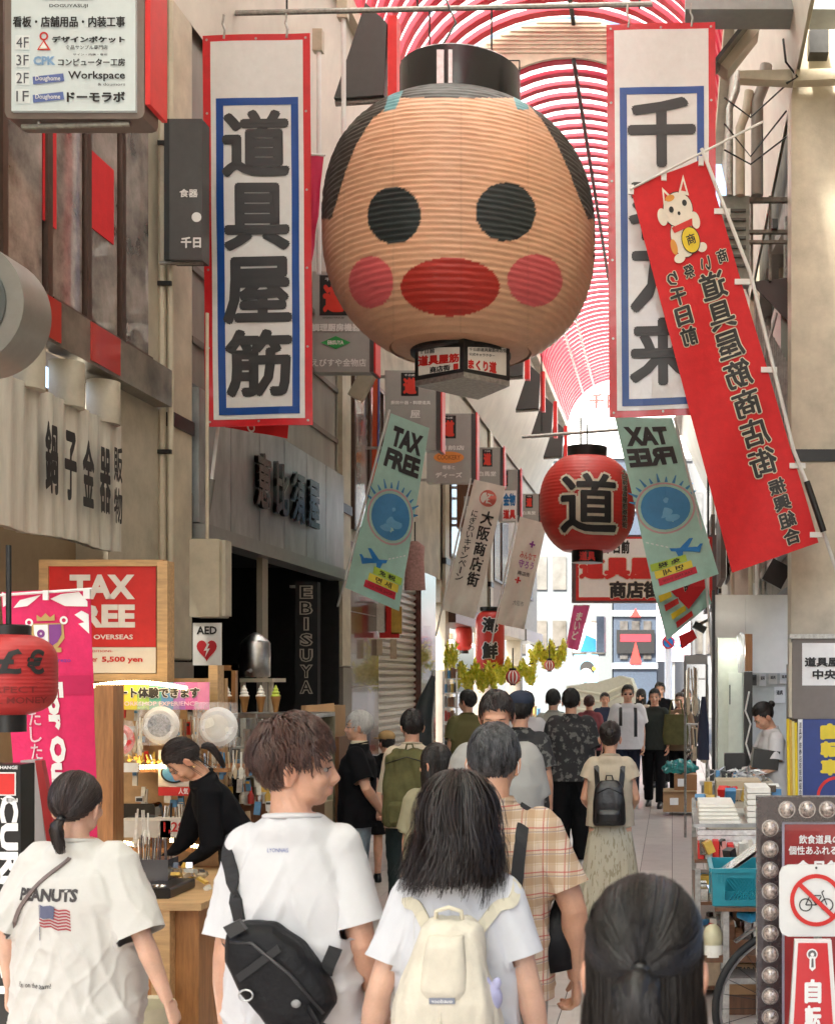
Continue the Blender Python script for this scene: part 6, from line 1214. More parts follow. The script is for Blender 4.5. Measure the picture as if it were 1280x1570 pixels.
for y in range(1040, 1190, 22):
    px2(680, y, 700, y+1.5, 15, .3, 0, 'rack_shelf', white, t)
    for k_ in range(4): px2(681+k_*5, y-12-rnd.random()*5, 684.5+k_*5, y, 15.02, .1, 0, 'boxed_item', goods_m[rnd.randrange(8)], t)
t = thing('goods_table', 'low table of bright boxed goods behind the plaid-shirted man', 'table', (PX(730, 18), 18, 0)); B((LX+.15, 17, .75), (LX+.75, 22, .8), 'table_top', woodl, t); [B((x, y, 0), (x+.04, y+.04, .75), 'leg', galv, t) for x in (LX+.17, LX+.7) for y in (17.05, 21.9)]
for i in range(36): x = LX+.2+rnd.random()*.45; y = 17.1+i*.133; B((x, y, .8), (x+.12, y+.11, .86+rnd.random()*.25), 'boxed_item', goods_m[rnd.randrange(8)], t)
# ================= right side
t = thing('white_partition', 'tall plain white panel wall facing the street on the right', 'panel', (PX(1155, 12), 12, 0))
B((PX(1096, 12), 12, .0), (PX(1142, 12), 12.05, PZ(912, 12)), 'panel', whiteb, t); B((PX(1142, 12)+.002, 12, PZ(1032, 12)), (PX(1262, 12), 12.05, PZ(912, 12)), 'panel', whiteb, t); B((PX(1091, 12), 11.97, 0), (PX(1095.5, 12), 12.1, PZ(905, 12)), 'dark_edge', darkm, t)
t = thing('shop_wall', 'pale interior wall with small notices behind the shop woman', 'wall', (PX(1190, 12.6), 12.6, 0), kind='thing'); B((PX(1142, 12.6), 12.6, 0), (PX(1290, 12.6), 12.65, 2.3), 'wall_board', M('light_interior', (.62, .64, .60), .6), t); q = PQ(1150, 1030, 1216, 1085, 12.59)
for i, (u, v, w_, h_, mt) in enumerate(((.02, .08, .12, .3, signdark), (.2, .05, .16, .35, inkwhite), (.42, .05, .2, .3, foamw), (.68, .03, .2, .3, inkwhite), (.55, .42, .25, .45, inkwhite), (.86, .1, .14, .35, M('notice_purple', (.3, .1, .25), .5)))): q.rect((u, v, u+w_, v+h_), mt, t, .004, 'notice', 1, 1); q.text('道具', (u+w_*.2, v+h_*.2, u+w_*.8, v+h_*.5), ink, t, .008)
t = thing('cabinet', 'narrow pale green tall cabinet lit by a bare lamp beside the white panel', 'cabinet', (PX(1120, 11.7), 11.7, 0)); px2(1100, 978, 1139, 1300, 11.7, .25, 0, 'cabinet_body', M('pale_green', (.58, .64, .54), .35), t); px2(1116, 1030, 1137, 1160, 11.68, .015, 0, 'door', M('pale_green2', (.64, .70, .60), .35), t); px2(1117.5, 1050, 1119, 1080, 11.66, .012, 0, 'handle', darkm, t)
t = thing('wall_lamp', 'bright bare fluorescent lamp in front of the white panel', 'lamp', P(1128, 1000, 11.4)); MB().tube([P(1108, 1000, 11.5), P(1130, 996, 11.4)], .035, 12).build('tube', M('lamp_white', (1, .97, .88), emit=5, var=0), t, smooth=True); MB().tube([P(1132, 972, 11.45), P(1139, 980, 11.45), P(1141, 1010, 11.45), P(1139, 1032, 11.45)], [.03, .06, .07, .05], 12).build('plastic_shade', M('shade_film', (.7, .72, .72), .1, alpha=.6, coat=1), t, smooth=True)
t = thing('door_post', 'black post with a wooden top and looping white cable at the shop entrance', 'post', (PX(1146, 11), 11, 0)); px2(1140, 1030, 1153, 1400, 11, .1, 0, 'black_post', blackp, t); px2(1142, 972, 1153, 1029, 11, .1, 0, 'wooden_top', wood, t); MB().tube([P(1148, 1060, 10.97), P(1142, 1090, 10.97), P(1150, 1110, 10.97), P(1143, 1140, 10.97), P(1152, 1170, 10.97)], .008, 6).build('cable', white, t)
t = thing('monitor', 'black flat box stacked on the shop counter left of the post', 'box', P(1125, 1186, 10.4)); px2(1110, 1155, 1142, 1182, 10.4, .1, .01, 'box_body', blackp, t); px2(1110, 1182, 1142, 1186, 10.4, .2, 0, 'foot', blackp, t)
t = thing('tray', 'large black tray held by the shop woman', 'tray', P(1172, 1180, 10.45)); MB().obox(P(1172, 1163, 10.5), (.22, .26, .16), Matrix.Rotation(.12, 3, 'Y')).build('tray_body', M('black_plastic', (.012, .013, .014), .3), t)
t = thing('shop_counter', 'shop counter heaped with clear plastic bags on the right', 'counter', (PX(1130, 10), 10, 0)); B((PX(1085, 10), 10, 0), (PX(1185, 10), 10.5, PZ(1200, 10)), 'cabinet', M('counter_cream', (.5, .45, .35), .5), t)
m = MB()
for i in range(90):
    c = P(rnd.uniform(1088, 1178), rnd.uniform(1176, 1202), rnd.uniform(9.9, 10.4)); k = rnd.uniform(.03, .07); pts = [c+Vector((rnd.uniform(-k, k), rnd.uniform(-k, k), rnd.uniform(-k*.7, k*.7))) for _ in range(4)]; m.add(pts, [(0, 1, 2), (0, 2, 3), (1, 2, 3)])
m.build('plastic_bags', plastic, t, kind='stuff'); [px2(1088+i*9, 1184+rnd.uniform(-4, 4), 1094+i*9, 1200, 9.95, .1, 0, 'small_box', goods_m[rnd.choice((5, 5, 6, 2))], t) for i in range(5)]
t = thing('cardboard_box', 'tan flat box below the plastic bags on the right stall', 'box', P(1130, 1230, 8.9)); px2(1098, 1198, 1166, 1230, 8.9, .35, 0, 'box_body', M('tan_box', (.48, .38, .24), .7), t); PQ(1098, 1198, 1166, 1230, 8.89).text('YAKI', (.2, .78, .6, .95), ink, t, .002); px2(1145, 1205, 1162, 1230, 8.85, .03, 0, 'white_card', foamw, t)
t = thing('bin', 'grey metal bin beside the tan box', 'bin', P(1085, 1230, 9.3)); px2(1075, 1203, 1098, 1232, 9.3, .12, 0, 'bin_body', M('bin_grey', (.18, .19, .19), .4), t); px2(1073, 1200, 1100, 1204, 9.28, .16, 0, 'rim', steel, t)
t = thing('cardboard_box', 'lower cardboard box on the street at the foot of the right stalls', 'box', P(1042, 1245, 16.2)); px2(1016, 1214, 1068, 1245, 16.2, .4, 0, 'box_body', carton, t); q = PQ(1016, 1214, 1068, 1245, 16.19); q.rect((.2, .3, .45, .65), inkwhite, t, .004, 'label', 1, 1); px2(1016, 1213, 1068, 1214, 16.15, .44, 0, 'tape', M('tape', (.5, .36, .2), .4), t)
t = thing('cardboard_box', 'upper cardboard box under the blue and green bag', 'box', P(1050, 1213, 16.25)); px2(1033, 1188, 1068, 1212.6, 16.25, .35, 0, 'box_body', M('cardboard_dark', (.34, .17, .07), .75), t); PQ(1033, 1188, 1068, 1212, 16.24).rect((.15, .25, .5, .75), inkwhite, t, .004, 'label', 1, 1)
t = thing('plastic_bag', 'crumpled green and blue plastic bag on the cardboard boxes', 'bag', P(1042, 1188, 16.2)); m = MB(); m.tube([P(1016, 1182, 16.3), P(1026, 1176, 16.3), P(1040, 1176, 16.3), P(1056, 1176, 16.3), P(1069, 1182, 16.3)], [.03, .08, .09, .08, .03], 10); me = remesh(m, .02, 1); co = vget(me); n = nget(me)
vset(me, co+n*np.array([noise.noise(Vector(v)*18)*.05 for v in co])[:, None]); me.materials.append(M('bag_teal', (.02, .32, .30), .25, var=.6, scale=5, coat=.5)); o = bpy.data.objects.new('bag_body', me); COL.objects.link(o); o.parent = t; o.location = -t.location
t = thing('goods_rack', 'steel rack hung with kitchen tools at the right edge of the street', 'rack', (PX(1066, 14), 14, 0)); px2(1048, 1004, 1084, 1018, 14, .3, 0, 'top_cover', M('cover_grey', (.35, .33, .3), .5), t); [MB().rod((PX(x, 14), 14, 0), (PX(x, 14), 14, PZ(1018, 14)), .015).build('rack_post', galv, t) for x in (1050, 1083)]
for y in (1040, 1075, 1110, 1150): px2(1050, y, 1083, y+2, 14.02, .25, 0, 'rack_bar', galv, t)
utensils(1052, 1070, 1022, 1100, 13.95, 8, 'long kitchen tools hanging on the upper steel rack', [goods_m[7], sil, goods_m[4]], seed=21); utensils(1052, 1082, 1110, 1170, 13.95, 10, 'short kitchen tools hanging on the lower steel rack', [sil, goods_m[7], gb], seed=22)
t = thing('apron', 'dark navy apron hanging beside the steel rack', 'apron', P(1078, 1165, 12.8)); MB().rings([(PX(1078, 12.8), 12.8, PZ(1165, 12.8), .06, .03), (PX(1078, 12.8), 12.8, PZ(1110, 12.8), .055, .04), (PX(1078, 12.8), 12.8, PZ(1068, 12.8), .02, .02)], 14).build('cloth', M('navy_cloth', (.02, .025, .05), .8), t, smooth=True); MB().rod(P(1084, 1050, 12.8), (PX(1084, 12.8), 12.8, 0), .012).build('stand_pole', galv, t)
# front shelf unit
t = thing('shelf_unit', 'tiered street shelf of trays and small kitchen goods on the right', 'shelf', (PX(1110, 7.6), 7.4, 0)); X0, X1 = .13, .75
for z, y0 in ((.93, 7.4), (.74, 7.25), (.52, 7.1), (.28, 7.0), (.06, 7.0)): B((X0, y0, z-.02), (X1, 8.3, z), 'shelf_board', woodd if z < .8 else steel, t)
for x in (X0, X1-.03): 
    for y in (7.02, 8.27): B((x, y, 0), (x+.03, y+.03, 1.0 if y > 8 else .72), 'upright', galv, t)
def goodsrow(z, y0, y1, n, hs, mats, label, x0=X0+.02, x1=X1-.03, rows=2, cat='goods', name='boxed_goods', r_=random.Random(5)):
    t = thing(name, label, cat, ((x0+x1)/2, (y0+y1)/2, z))
    for k in range(rows):
        for i in range(n): x = x0+(x1-x0)*i/n; w = (x1-x0)/n*r_.uniform(.7, .95); y = y0+(y1-y0)*k/rows; h = r_.uniform(*hs); MB().box((x, y, z), (x+w, y+(y1-y0)/rows*.85, z+h), .004).build('item', mats[r_.randrange(len(mats))], t)
    return t
t = thing('foam_trays', 'stack of long white styrofoam trays on the top shelf', 'trays', (.3, 7.6, .93))
for i in range(5): B((X0+.03, 7.42+.02*i, .93+i*.022), (X0+.28-.008*i, 7.95, .948+i*.022), 'tray', foamw, t, bev=.006)
t = thing('foam_trays', 'taller stack of white lidded boxes at the right of the top shelf', 'trays', (.5, 7.6, .93))
for i in range(6): B((X0+.32, 7.45, .93+i*.036), (X0+.46, 7.8, .962+i*.036), 'box', foamw, t, bev=.006)
t = thing('bagged_trays', 'clear wrapped trays along the front edge of the top shelf', 'trays', (.3, 7.4, .9)); [B((X0+.02, 7.38-.004*i, .80+i*.033), (X0+.42, 7.42, .83+i*.033), 'wrapped_tray', plastic, t, bev=.01) for i in range(3)]
goodsrow(.74, 7.27, 7.6, 13, (.05, .11), [inkred, gw, gw, M('packet_pink', (.6, .25, .22), .5)], 'red and white paper packets on the second shelf')
goodsrow(.52, 7.12, 7.5, 9, (.06, .14), [sil, gw, sil, goods_m[4], gb], 'small steel tins and cutters on the third shelf'); goodsrow(.28, 7.02, 7.5, 11, (.05, .17), [sil, gb, gw, goods_m[4], sil], 'steel moulds and dark tins on the lower shelf'); goodsrow(.06, 7.02, 7.5, 4, (.12, .2), [carton, gw, goods_m[7]], 'cartons on the bottom shelf')
r = random.Random(9)
t = thing('mixed_goods', 'jumble of small wrapped kitchen goods filling the gaps of the right shelf', 'goods', (.45, 7.3, .5))
for i in range(90):
    z = r.choice((.75, .53, .29, .07, .97)); MB().obox((r.uniform(X0+.04, X1-.05), r.uniform(7.1, 7.5) if z < .9 else r.uniform(8.0, 8.25), z+r.uniform(.02, .12)), (r.uniform(.02, .07), r.uniform(.02, .06), r.uniform(.02, .10)), Matrix.Rotation(r.uniform(0, 3), 3, 'Z')@Matrix.Rotation(r.uniform(-.5, .5), 3, 'X')).build('packet', [gw, sil, gw, inkred, goods_m[7], gb, gbl, plastic, gy][r.randrange(9)], t)
# blue crate
t = thing('plastic_crate', 'teal blue perforated plastic crate on the right stall', 'crate', P(1140, 1393, 6.3)); cr = M('teal_plastic', (.015, .24, .30), .35, var=.12); D = 6.3; a = P(1090, 1390, D); b = P(1205, 1332, D); dp = .4
B((a.x, D, b.z-.022), (b.x+.03, D+.02, b.z), 'rim', cr, t); B((a.x+.01, D+.01, a.z), (b.x, D+dp, a.z+.01), 'bottom', cr, t); B((a.x-.01, D+.02, b.z-.02), (a.x+.012, D+dp, b.z), 'rim', cr, t)
m = MB(); m.prism([(a.x+.012, D+.012, a.z), (a.x+.07, D+.012, a.z), (a.x+.07, D+.012, b.z-.022), (a.x, D+.012, b.z-.022)], (0, .008, 0)); m.box((a.x+.07, D+.012, a.z), (b.x, D+.02, a.z+.03)); m.box((a.x+.07, D+.012, b.z-.05), (b.x, D+.02, b.z-.022)); m.box((a.x+.006, D+.02, a.z), (a.x+.012, D+dp, b.z-.02)); m.box((a.x, D+dp, a.z), (b.x, D+dp+.008, b.z)); m.build('wall', cr, t)
m = MB(); xs0 = a.x+.07; zz0 = a.z+.03; zz1 = b.z-.05; H_ = zz1-zz0; i = -8
while i*.018 < b.x-xs0:
    for sgn in (1, -1):
        x_ = xs0+i*.018; p0 = Vector((x_, D+.016, zz0)); p1 = Vector((x_+sgn*H_*.8, D+.016, zz1))
        lo, hi = (xs0, b.x); 
        if min(p0.x, p1.x) >= lo and max(p0.x, p1.x) <= hi: m.tube([p0, p1], .0028, 4)
    i += 1
m.build('lattice', cr, t, kind='stuff'); [B((a.x+x_, D+.004, b.z-.07), (a.x+x_+.008, D+.014, b.z-.02), 'stiffening_rib', cr, t) for x_ in (.03, .05, .068)]
t = thing('clear_trays', 'clear plastic trays sloping out of the teal crate', 'trays', P(1140, 1335, 6.4)); [MB().obox(P(1128+i*9, 1322-i*6, 6.45), (.30, .22, .012), Matrix.Rotation(-.62, 3, 'Y')).build('lid', M('milky_plastic', (.62, .63, .60), .15, coat=.8, var=.15), t) for i in range(5)]
t = thing('crate_stand', 'steel stand carrying the teal crate', 'stand', (PX(1115, 6.3), 6.3, 0)); [B((x, y, 0), (x+.03, y+.03, a.z-.012), 'leg', galv, t) for x in (PX(1108, 6.3), .55) for y in (6.28, 6.62)]; B((PX(1095, 6.3), 6.27, a.z-.02), (.6, 6.7, a.z-.002), 'top_board', woodd, t); B((PX(1108, 6.3), 6.4, .22), (.6, 6.7, .25), 'lower_board', galv, t)
t = thing('cream_fan', 'cream round citrus press on the floor shelf by the bicycle wheel', 'appliance', P(1092, 1460, 6.6)); c = P(1092, 1438, 6.6); MB().sphere(c, (.055, .05, .075), 18, 12).build('dome', M('cream_plastic', (.68, .64, .42), .35), t, smooth=True); MB().lathe((c.x, 6.6, PZ(1465, 6.6)), [(.06, 0), (.055, .05), (.03, .08)], 18).build('base', foamw, t, smooth=True)
px2(1070, 1465, 1170, 1476, 6.55, .4, 0, 'shelf_board', woodd, t); [px2(x, 1476, x+6, 1590, 6.56, .04, 0, 'shelf_leg', galv, t) for x in (1072, 1160)]
t = thing('cardboard_box', 'cardboard box with printing behind the bicycle wheel', 'box', P(1140, 1540, 6.5)); px2(1112, 1477.5, 1170, 1525, 6.62, .3, 0, 'box_body', carton, t); PQ(1112, 1477.5, 1170, 1525, 6.61).text('KIZARA', (.15, .1, .8, .35), ink, t, .002, .02); px2(1112, 1526, 1175, 1600, 6.62, .3, 0, 'lower_board', woodd, t)
t = thing('blue_bag', 'bright blue plastic bundle under the teal crate', 'bag', P(1150, 1412, 6.35)); m = MB(); m.tube([P(1132, 1402, 6.4), P(1150, 1406, 6.35), P(1172, 1400, 6.4)], [.02, .035, .02], 8); m.build('bundle', M('bright_blue', (.02, .30, .55), .3, var=.4, coat=.5), t, smooth=True)
# bicycle
BD = 5.6; s_ = BD/F; bc = Vector((PX(1205, BD), BD, .335)); t = thing('bicycle', 'parked bicycle with a black tyre behind the bulb framed board', 'bicycle', (bc.x+.5, BD, 0))
def wheel(c):
    n = 56; ring = [c+Vector((.325*math.cos(2*math.pi*i/n), .12*math.cos(2*math.pi*i/n), .325*math.sin(2*math.pi*i/n))) for i in range(n+1)]
    w = MB().tube(ring, .017, 10, cap=False).build('tyre', M('tyre_rubber', (.012, .012, .012), .7), t, smooth=True); rg = [c+(p-c)*.945 for p in ring]; MB().tube(rg, .010, 8, cap=False).build('rim', steel, w, smooth=True)
    for i in range(28): a = 2*math.pi*i/28; e = c+(ring[0]-c)*.93*math.cos(a)+Vector((0, 0, .302*math.sin(a))); MB().tube([c+Vector((.018*math.cos(a+1.2), (.02 if i % 2 else -.02), .018*math.sin(a+1.2))), e], .0014, 4).build('spoke', darkm, w)
    MB().tube([c+Vector((.01, -.04, 0)), c+Vector((-.01, .04, 0))], .02, 12).build('hub', steel, w)
wheel(bc); wheel(bc+Vector((1.02, .36, 0))); fr = M('bike_silver', (.3, .3, .32), .3, .7); v = lambda x, z: bc+Vector((x, x*.36, z-.335))
for n_, pts, r_ in (('fork', [v(0, .335), v(.10, .70)], .013), ('head_tube', [v(.10, .66), v(.16, .92)], .017), ('down_tube', [v(.12, .70), v(.47, .29)], .017), ('seat_tube', [v(.47, .29), v(.38, .78)], .015), ('top_tube', [v(.14, .78), v(.42, .52)], .013), ('chain_stay', [v(.47, .29), v(1.02, .335)], .011), ('seat_stay', [v(.41, .66), v(1.02, .335)], .010)): MB().tube(pts, r_, 8).build(n_, fr, t, smooth=True)
c = v(.36, .82); MB().rings([(c.x-.02, c.y, c.z, .12, .07), (c.x-.03, c.y, c.z+.03, .13, .08), (c.x-.03, c.y, c.z+.05, .11, .06)], 18).build('saddle', blackp, t, smooth=True); c = v(.17, .95); MB().tube([c+Vector((.12, -.24, .02)), c+Vector((0, -.2, .05)), c, c+Vector((0, .2, .05)), c+Vector((.12, .24, .02))], .012, 8).build('handlebar', steel, t, smooth=True)
c = bc; MB().tube([c+Vector((.375*math.cos(a), .135*math.cos(a), .375*math.sin(a))) for a in [math.radians(25+i*13) for i in range(9)]], .022, 8, sx=1.0, sy=.3).build('mudguard', blackp, t, smooth=True)
# bulb framed board
t = thing('marquee_board', 'brown board framed with round bulbs around a red poster at the right edge', 'sign', (PX(1250, 4.6), 4.6, 0)); D = 4.6; mb_ = M('marquee_brown', (.035, .018, .018), .25, var=.2, coat=.5)
zt_ = PZ(1222, D); X0, X1 = PX(1160, D), PX(1345, D); m = MB(); w_ = .092; m.box((X0, D, .02), (X0+w_, D+.07, zt_)); m.box((X1-w_, D, .02), (X1, D+.07, zt_)); m.box((X0+w_, D+.001, zt_-w_), (X1-w_, D+.069, zt_)); m.box((X0+w_, D+.001, .02), (X1-w_, D+.069, .14)); m.build('frame', mb_, t)
B((X0+w_, D+.03, .14), (X1-w_, D+.05, zt_-w_), 'white_edge', M('edge_lilac', (.60, .60, .72), .3), t); B((X0+w_+.012, D+.02, .15), (X1-w_-.012, D+.03, zt_-w_-.012), 'red_poster', M('poster_red', (.30, .02, .02), .3, var=.15, coat=.4), t)
B((X0, D+.08, 0), (X0+.03, D+.3, .05), 'foot', darkm, t); B((X1-.03, D+.08, 0), (X1, D+.3, .05), 'foot', darkm, t)
q = Quad([Vector((X0+w_+.012, D+.019, zt_-w_-.012)), Vector((X1-w_-.012, D+.019, zt_-w_-.012)), Vector((X1-w_-.012, D+.019, .15)), Vector((X0+w_+.012, D+.019, .15))])
q.text('飲食道具の', (.22, .035, .85, .065), inkwhite, t, .003, .02); q.text('個性あふれる店', (.06, .072, .95, .102), inkwhite, t, .003, .02); q.text('食品館', (.16, .12, .9, .175), inkwhite, t, .003, .04)
bl_ = M('bulb_glass', (.55, .45, .38), .08, coat=1, var=.7, scale=80, spec=1)
def bulb(x, z): b_ = MB().sphere((x, D-.012, z), (.026, .02, .028), 16, 10).build('bulb', bl_, t, smooth=True); MB().lathe((0, 0, 0), [(.031, 0), (.033, .004), (.026, .008)], 18).v; MB().tube([(x, D-.004, z), (x, D+.002, z)], .032, 16).build('bulb_socket', M('socket_chrome', (.35, .32, .3), .25, .8), b_)
for i in range(15): bulb(X0+w_/2+.002, zt_-.115-i*.078); bulb(X1-w_/2, zt_-.115-i*.078)
for i in range(4): bulb(X0+.11+i*.075, zt_-.046)
# no cycling sign + red board
t = thing('prohibition_sign', 'white no bicycles sign with a red ring in front of the bulb board', 'sign', P(1250, 1570, 4.15)); D = 4.15; m = pbox(1194, 1326, 1314, 1436, D, .012, .03); m.build('plate', M('plate_white', (.72, .72, .69), .3, var=.04, coat=.3), t); q = PQ(1194, 1326, 1314, 1436, D-.001)
q.disc(.47, .49, .335, inkred, t, .005, 'red_ring', 48, inner=.84)
m = MB(); cx, cy, r_ = .47, .49, .31; k = q.w/q.h
def pt(a, b): return (cx+a, cy+b*k)
q.shape([pt(-.235, -.185), pt(-.195, -.225), pt(.235, .185), pt(.195, .225)], inkred, t, .008, 'red_bar')
for a in (-.135, .135): q.disc(cx+a, cy+.06*k, .085, ink, t, .004, 'bicycle_print', 28, inner=.82)
def ln(a, b, w=.007):
    dx, dy = b[0]-a[0], b[1]-a[1]; L = math.hypot(dx, dy); nx, ny = -dy/L*w, dx/L*w; q.shape([pt(a[0]+nx, a[1]+ny), pt(b[0]+nx, b[1]+ny), pt(b[0]-nx, b[1]-ny), pt(a[0]-nx, a[1]-ny)], ink, t, .0045, 'bicycle_print')
for a, b in (((-.135, .06), (-.08, -.06)), ((-.08, -.06), (.06, -.06)), ((.135, .06), (.07, -.10)), ((.07, -.10), (.10, -.125)), ((0, .06), (-.08, -.06)), ((0, .06), (.065, -.05)), ((-.135, .06), (0, .06)), ((-.09, -.09), (-.08, -.05)), ((-.12, -.095), (-.06, -.095))): ln(a, b)
q.disc(.47, .04, .015, darkm, t, .004); MB().rod((PX(1254, D), D+.02, .0), (PX(1254, D), D+.02, PZ(1430, D)), .014).build('pole', galv, t)
t = thing('standing_sign', 'narrow red board with white 自転車 below the no bicycles sign', 'sign', P(1250, 1570, 4.0)); D = 4.0
MB().prism([P(1218, 1442, D), P(1274, 1442, D), P(1306, 1900, D), P(1190, 1900, D)], (0, .03, 0)).build('white_edge', M('plate_white', (.72, .72, .69), .3), t); MB().prism([P(1223, 1446, D-.004), P(1268, 1446, D-.004), P(1298, 1895, D-.004), P(1198, 1895, D-.004)], (0, .003, 0)).build('red_face', M('board_red2', (.55, .015, .02), .3, coat=.3), t)
q = PQ(1218, 1442, 1274, 1592, D-.006); q.disc(.47, .14, .15, inkwhite, t, .001); q.disc(.47, .14, .115, M('grey_dark', (.12, .11, .11), .4), t, .003); q.disc(.47, .14, .05, inkwhite, t, .005); q.shape([(.40, .16), (.55, .16), (.56, .28), (.47, .31), (.39, .28)], inkwhite, t, .004); q.shape([(.45, .18), (.50, .18), (.51, .27), (.44, .27)], M('grey_dark', (.12, .11, .11), .4), t, .006); q.text('自転', (.26, .38, .72, .92), inkwhite, t, .003, .05, True)
# pillar signs on the right
t = thing('pillar_sign', 'taupe panel on the right pillar with a white 道具屋筋 中央 plate', 'sign', P(1260, 1100, 10.2)); D = 10.2; px2(1214, 978, 1300, 1102, D, .1, 0, 'panel', M('taupe_sign', (.17, .145, .125), .45), t); px2(1210, 972, 1302, 979, D-.02, .14, 0, 'cap_rail', galv, t); px2(1209, 985, 1213.5, 1100, D, .12, 0, 'side_rail', cream, t); q = PQ(1229, 986, 1300, 1051, D-.001); q.sheet(1, 1, .004, .004).build('white_plate', inkwhite, t); q.text('道具屋筋', (.05, .33, 1.05, .56), ink, t, .012, .04); q.text('中央', (.22, .62, .74, .86), ink, t, .012, .04)
t = thing('pillar_sign', 'blue sign with yellow 自転車 characters and a red circle on the pillar base', 'sign', P(1260, 1225, 10.1)); D = 10.1; px2(1230, 1103, 1300, 1224, D, .05, 0, 'blue_board', M('board_blue', (.02, .045, .20), .4, var=.1), t); q = PQ(1230, 1103, 1300, 1224, D-.001); q.text('自転車', (.38, .04, .82, .72), M('sign_yellow', (.7, .55, .03), .5), t, .005, .08, True); q.disc(.75, .98, .45, inkred, t, .004, inner=.85); px2(1223, 1103, 1229.6, 1224, D, .04, 0, 'white_strip', inkwhite, t); PQ(1223, 1103, 1229.6, 1224, D-.001).text('道具屋筋商店街振興組合', (.2, .03, .8, .97), ink, t, .003, .01, True)
t = thing('yellow_poles', 'bundle of yellow rolled banners beside the blue pillar sign', 'banner roll', P(1214, 1235, 9.9)); [MB().tube([P(x, 1102+i*2, 9.9), P(x+2, 1240, 9.9)], .012, 8).build('roll', [inkyel, gy, M('pale_yellow', (.7, .62, .25), .5)][i % 3], t, smooth=True) for i, x in enumerate((1207, 1211, 1215, 1219))]; px2(1202, 1240, 1226, 1300, 9.85, .15, 0, 'holder', woodd, t)
# ---- man in white T-shirt with black sling bag, head turned to his right
p = Person('young man in a white T-shirt with a black sling bag, face turned in profile', 451, 3.17, 1100, 184, skin=0, yaw=-76, pitch=3, vox=.0075, torso=.85,
           arms=[[(-.178, .03, 1.13), (-.21, -.09, .91), .5], [(.160, .03, 1.10), (.170, -.03, .86), .4]])
p.body(.92); p.shirt(T_WHITE, hem=.78, loose=.97, sleeve=.86, sr=.84, amp=.021, seed=3); p.finish(denim_d)
h = p.cap(H_BROWN, 1.05, .010)
p.strands(H_BROWN, 2600, 'short', L=.066, w=.0026, lift=.05, seed=2, grav=.5, wave=.8, parent=h, mats2=hairmat('reddish_brown_hair', (.15, .07, .05)), lfn=lambda q: (1.05 if q[1] > -.03 else .8) if q[2] > .13 else .36)
cot = p.shirto
V, Fc = text2d('LYONNAIS', (.045, 1.372, -.008, 1.382), .0); p.decal([(x, 2*1.377-z) for x, z, _d in V], Fc, M('navy_print', (.08, .12, .35), .6), 'neck_print')
bagm = M('black_nylon', (.006, .006, .0075), .55, var=.3, scale=20, bump=.3, bscale=60, spec=.25)
bag = thing('sling_bag', 'black nylon sling bag on the back of the young man in white', 'bag', p.root.location, None, p.root.rotation_euler[2])
# pixel (x right) -> local x = -(px-440)/600
def lx(px): return -(px-447)/600/p.s
def lz(py): return (1.8-(py-1040)/600)/p.s
cx_ = [(372, 1412), (395, 1398), (440, 1400), (480, 1430), (520, 1490), (526, 1515), (500, 1556), (470, 1568), (430, 1545), (395, 1500), (370, 1450)]
m = MB(); o_ = [(lx(x), lz(y)) for x, y in cx_]; mx_ = sum(a for a, b in o_)/len(o_); mz_ = sum(b for a, b in o_)/len(o_)
prof = [(1, .105), (1.03, .135), (1.0, .168), (.88, .188), (.55, .198)]
vs = [(mx_+(a-mx_)*k, y, mz_+(b-mz_)*k) for k, y in prof for a, b in o_]; n = len(o_)
m.add(vs, [(i*n+j, i*n+(j+1) % n, (i+1)*n+(j+1) % n, (i+1)*n+j) for i in range(4) for j in range(n)]+[list(range(n)), [4*n+j for j in range(n-1, -1, -1)]])
bb = p.blob('bag_body', m, bagm, .006, 5, bag, .003, 4)
def P2(x, y, yy): return Vector((lx(x), yy, lz(y)))
m = MB(); m.tube([P2(382, 1420, .185), P2(415, 1420, .205), P2(470, 1465, .21), P2(515, 1525, .19)], [.004]*4, 6); p.mb('zip_line', m, M('zip_black', (.03, .03, .032), .3), bag)
m = MB(); m.prism([P2(393, 1466, .203), P2(452, 1422, .206), P2(458, 1432, .206), P2(399, 1476, .203)], (0, .004, 0)); p.mb('webbing_band', m, M('webbing', (.014, .014, .015), .7), bag, smooth=False)
m = MB(); m.tube([P2(408+10*math.cos(a), 1494+8*math.sin(a), .209) for a in [i*.52 for i in range(13)]], .0025, 6, cap=False); p.mb('ring', m, steel, bag)
m = MB(); m.prism([P2(376, 1396, .19), P2(398, 1386, .19), P2(408, 1400, .19), P2(386, 1412, .19)], (0, .02, 0)); p.mb('buckle', m, blackp, bag, smooth=False)
for a, b in (((492, 1512), (530, 1562)), ((458, 1540), (478, 1575))): m = MB(); m.tube([P2(*a, .2), P2((a[0]+b[0])/2, (a[1]+b[1])/2, .215), P2(*b, .2)], [.008]*3, 6, sx=.3); p.mb('loose_strap', m, bagm, bag)
m = MB(); m.sphere(P2(478, 1508, .205), (.012, .004, .010), 10, 8); p.mb('badge', m, M('badge_grey', (.25, .25, .25), .5), bag)
p.strap([('f', lx(350), 1.30), ('t', lx(357), -.0), ('b', lx(358), 1.36), ('b', lx(366), lz(1330)), ('b', lx(382), lz(1400))], .017, .005, M('webbing', (.014, .014, .015), .7), 'shoulder_strap', bag, .005)
p.strap([('b', lx(505), lz(1480)), ('b', lx(520), lz(1440))], .017, .005, M('webbing', (.014, .014, .015), .7), 'lower_strap', bag, .02)
m = MB(); w_ = Vector(p.arms[1][1]); e_ = Vector(p.arms[1][0]); d_ = (e_-w_).normalized(); m.tube([w_+d_*.01, w_+d_*.045], [.030, .031], 18); wt = p.mb('wristband', m, inkwhite)
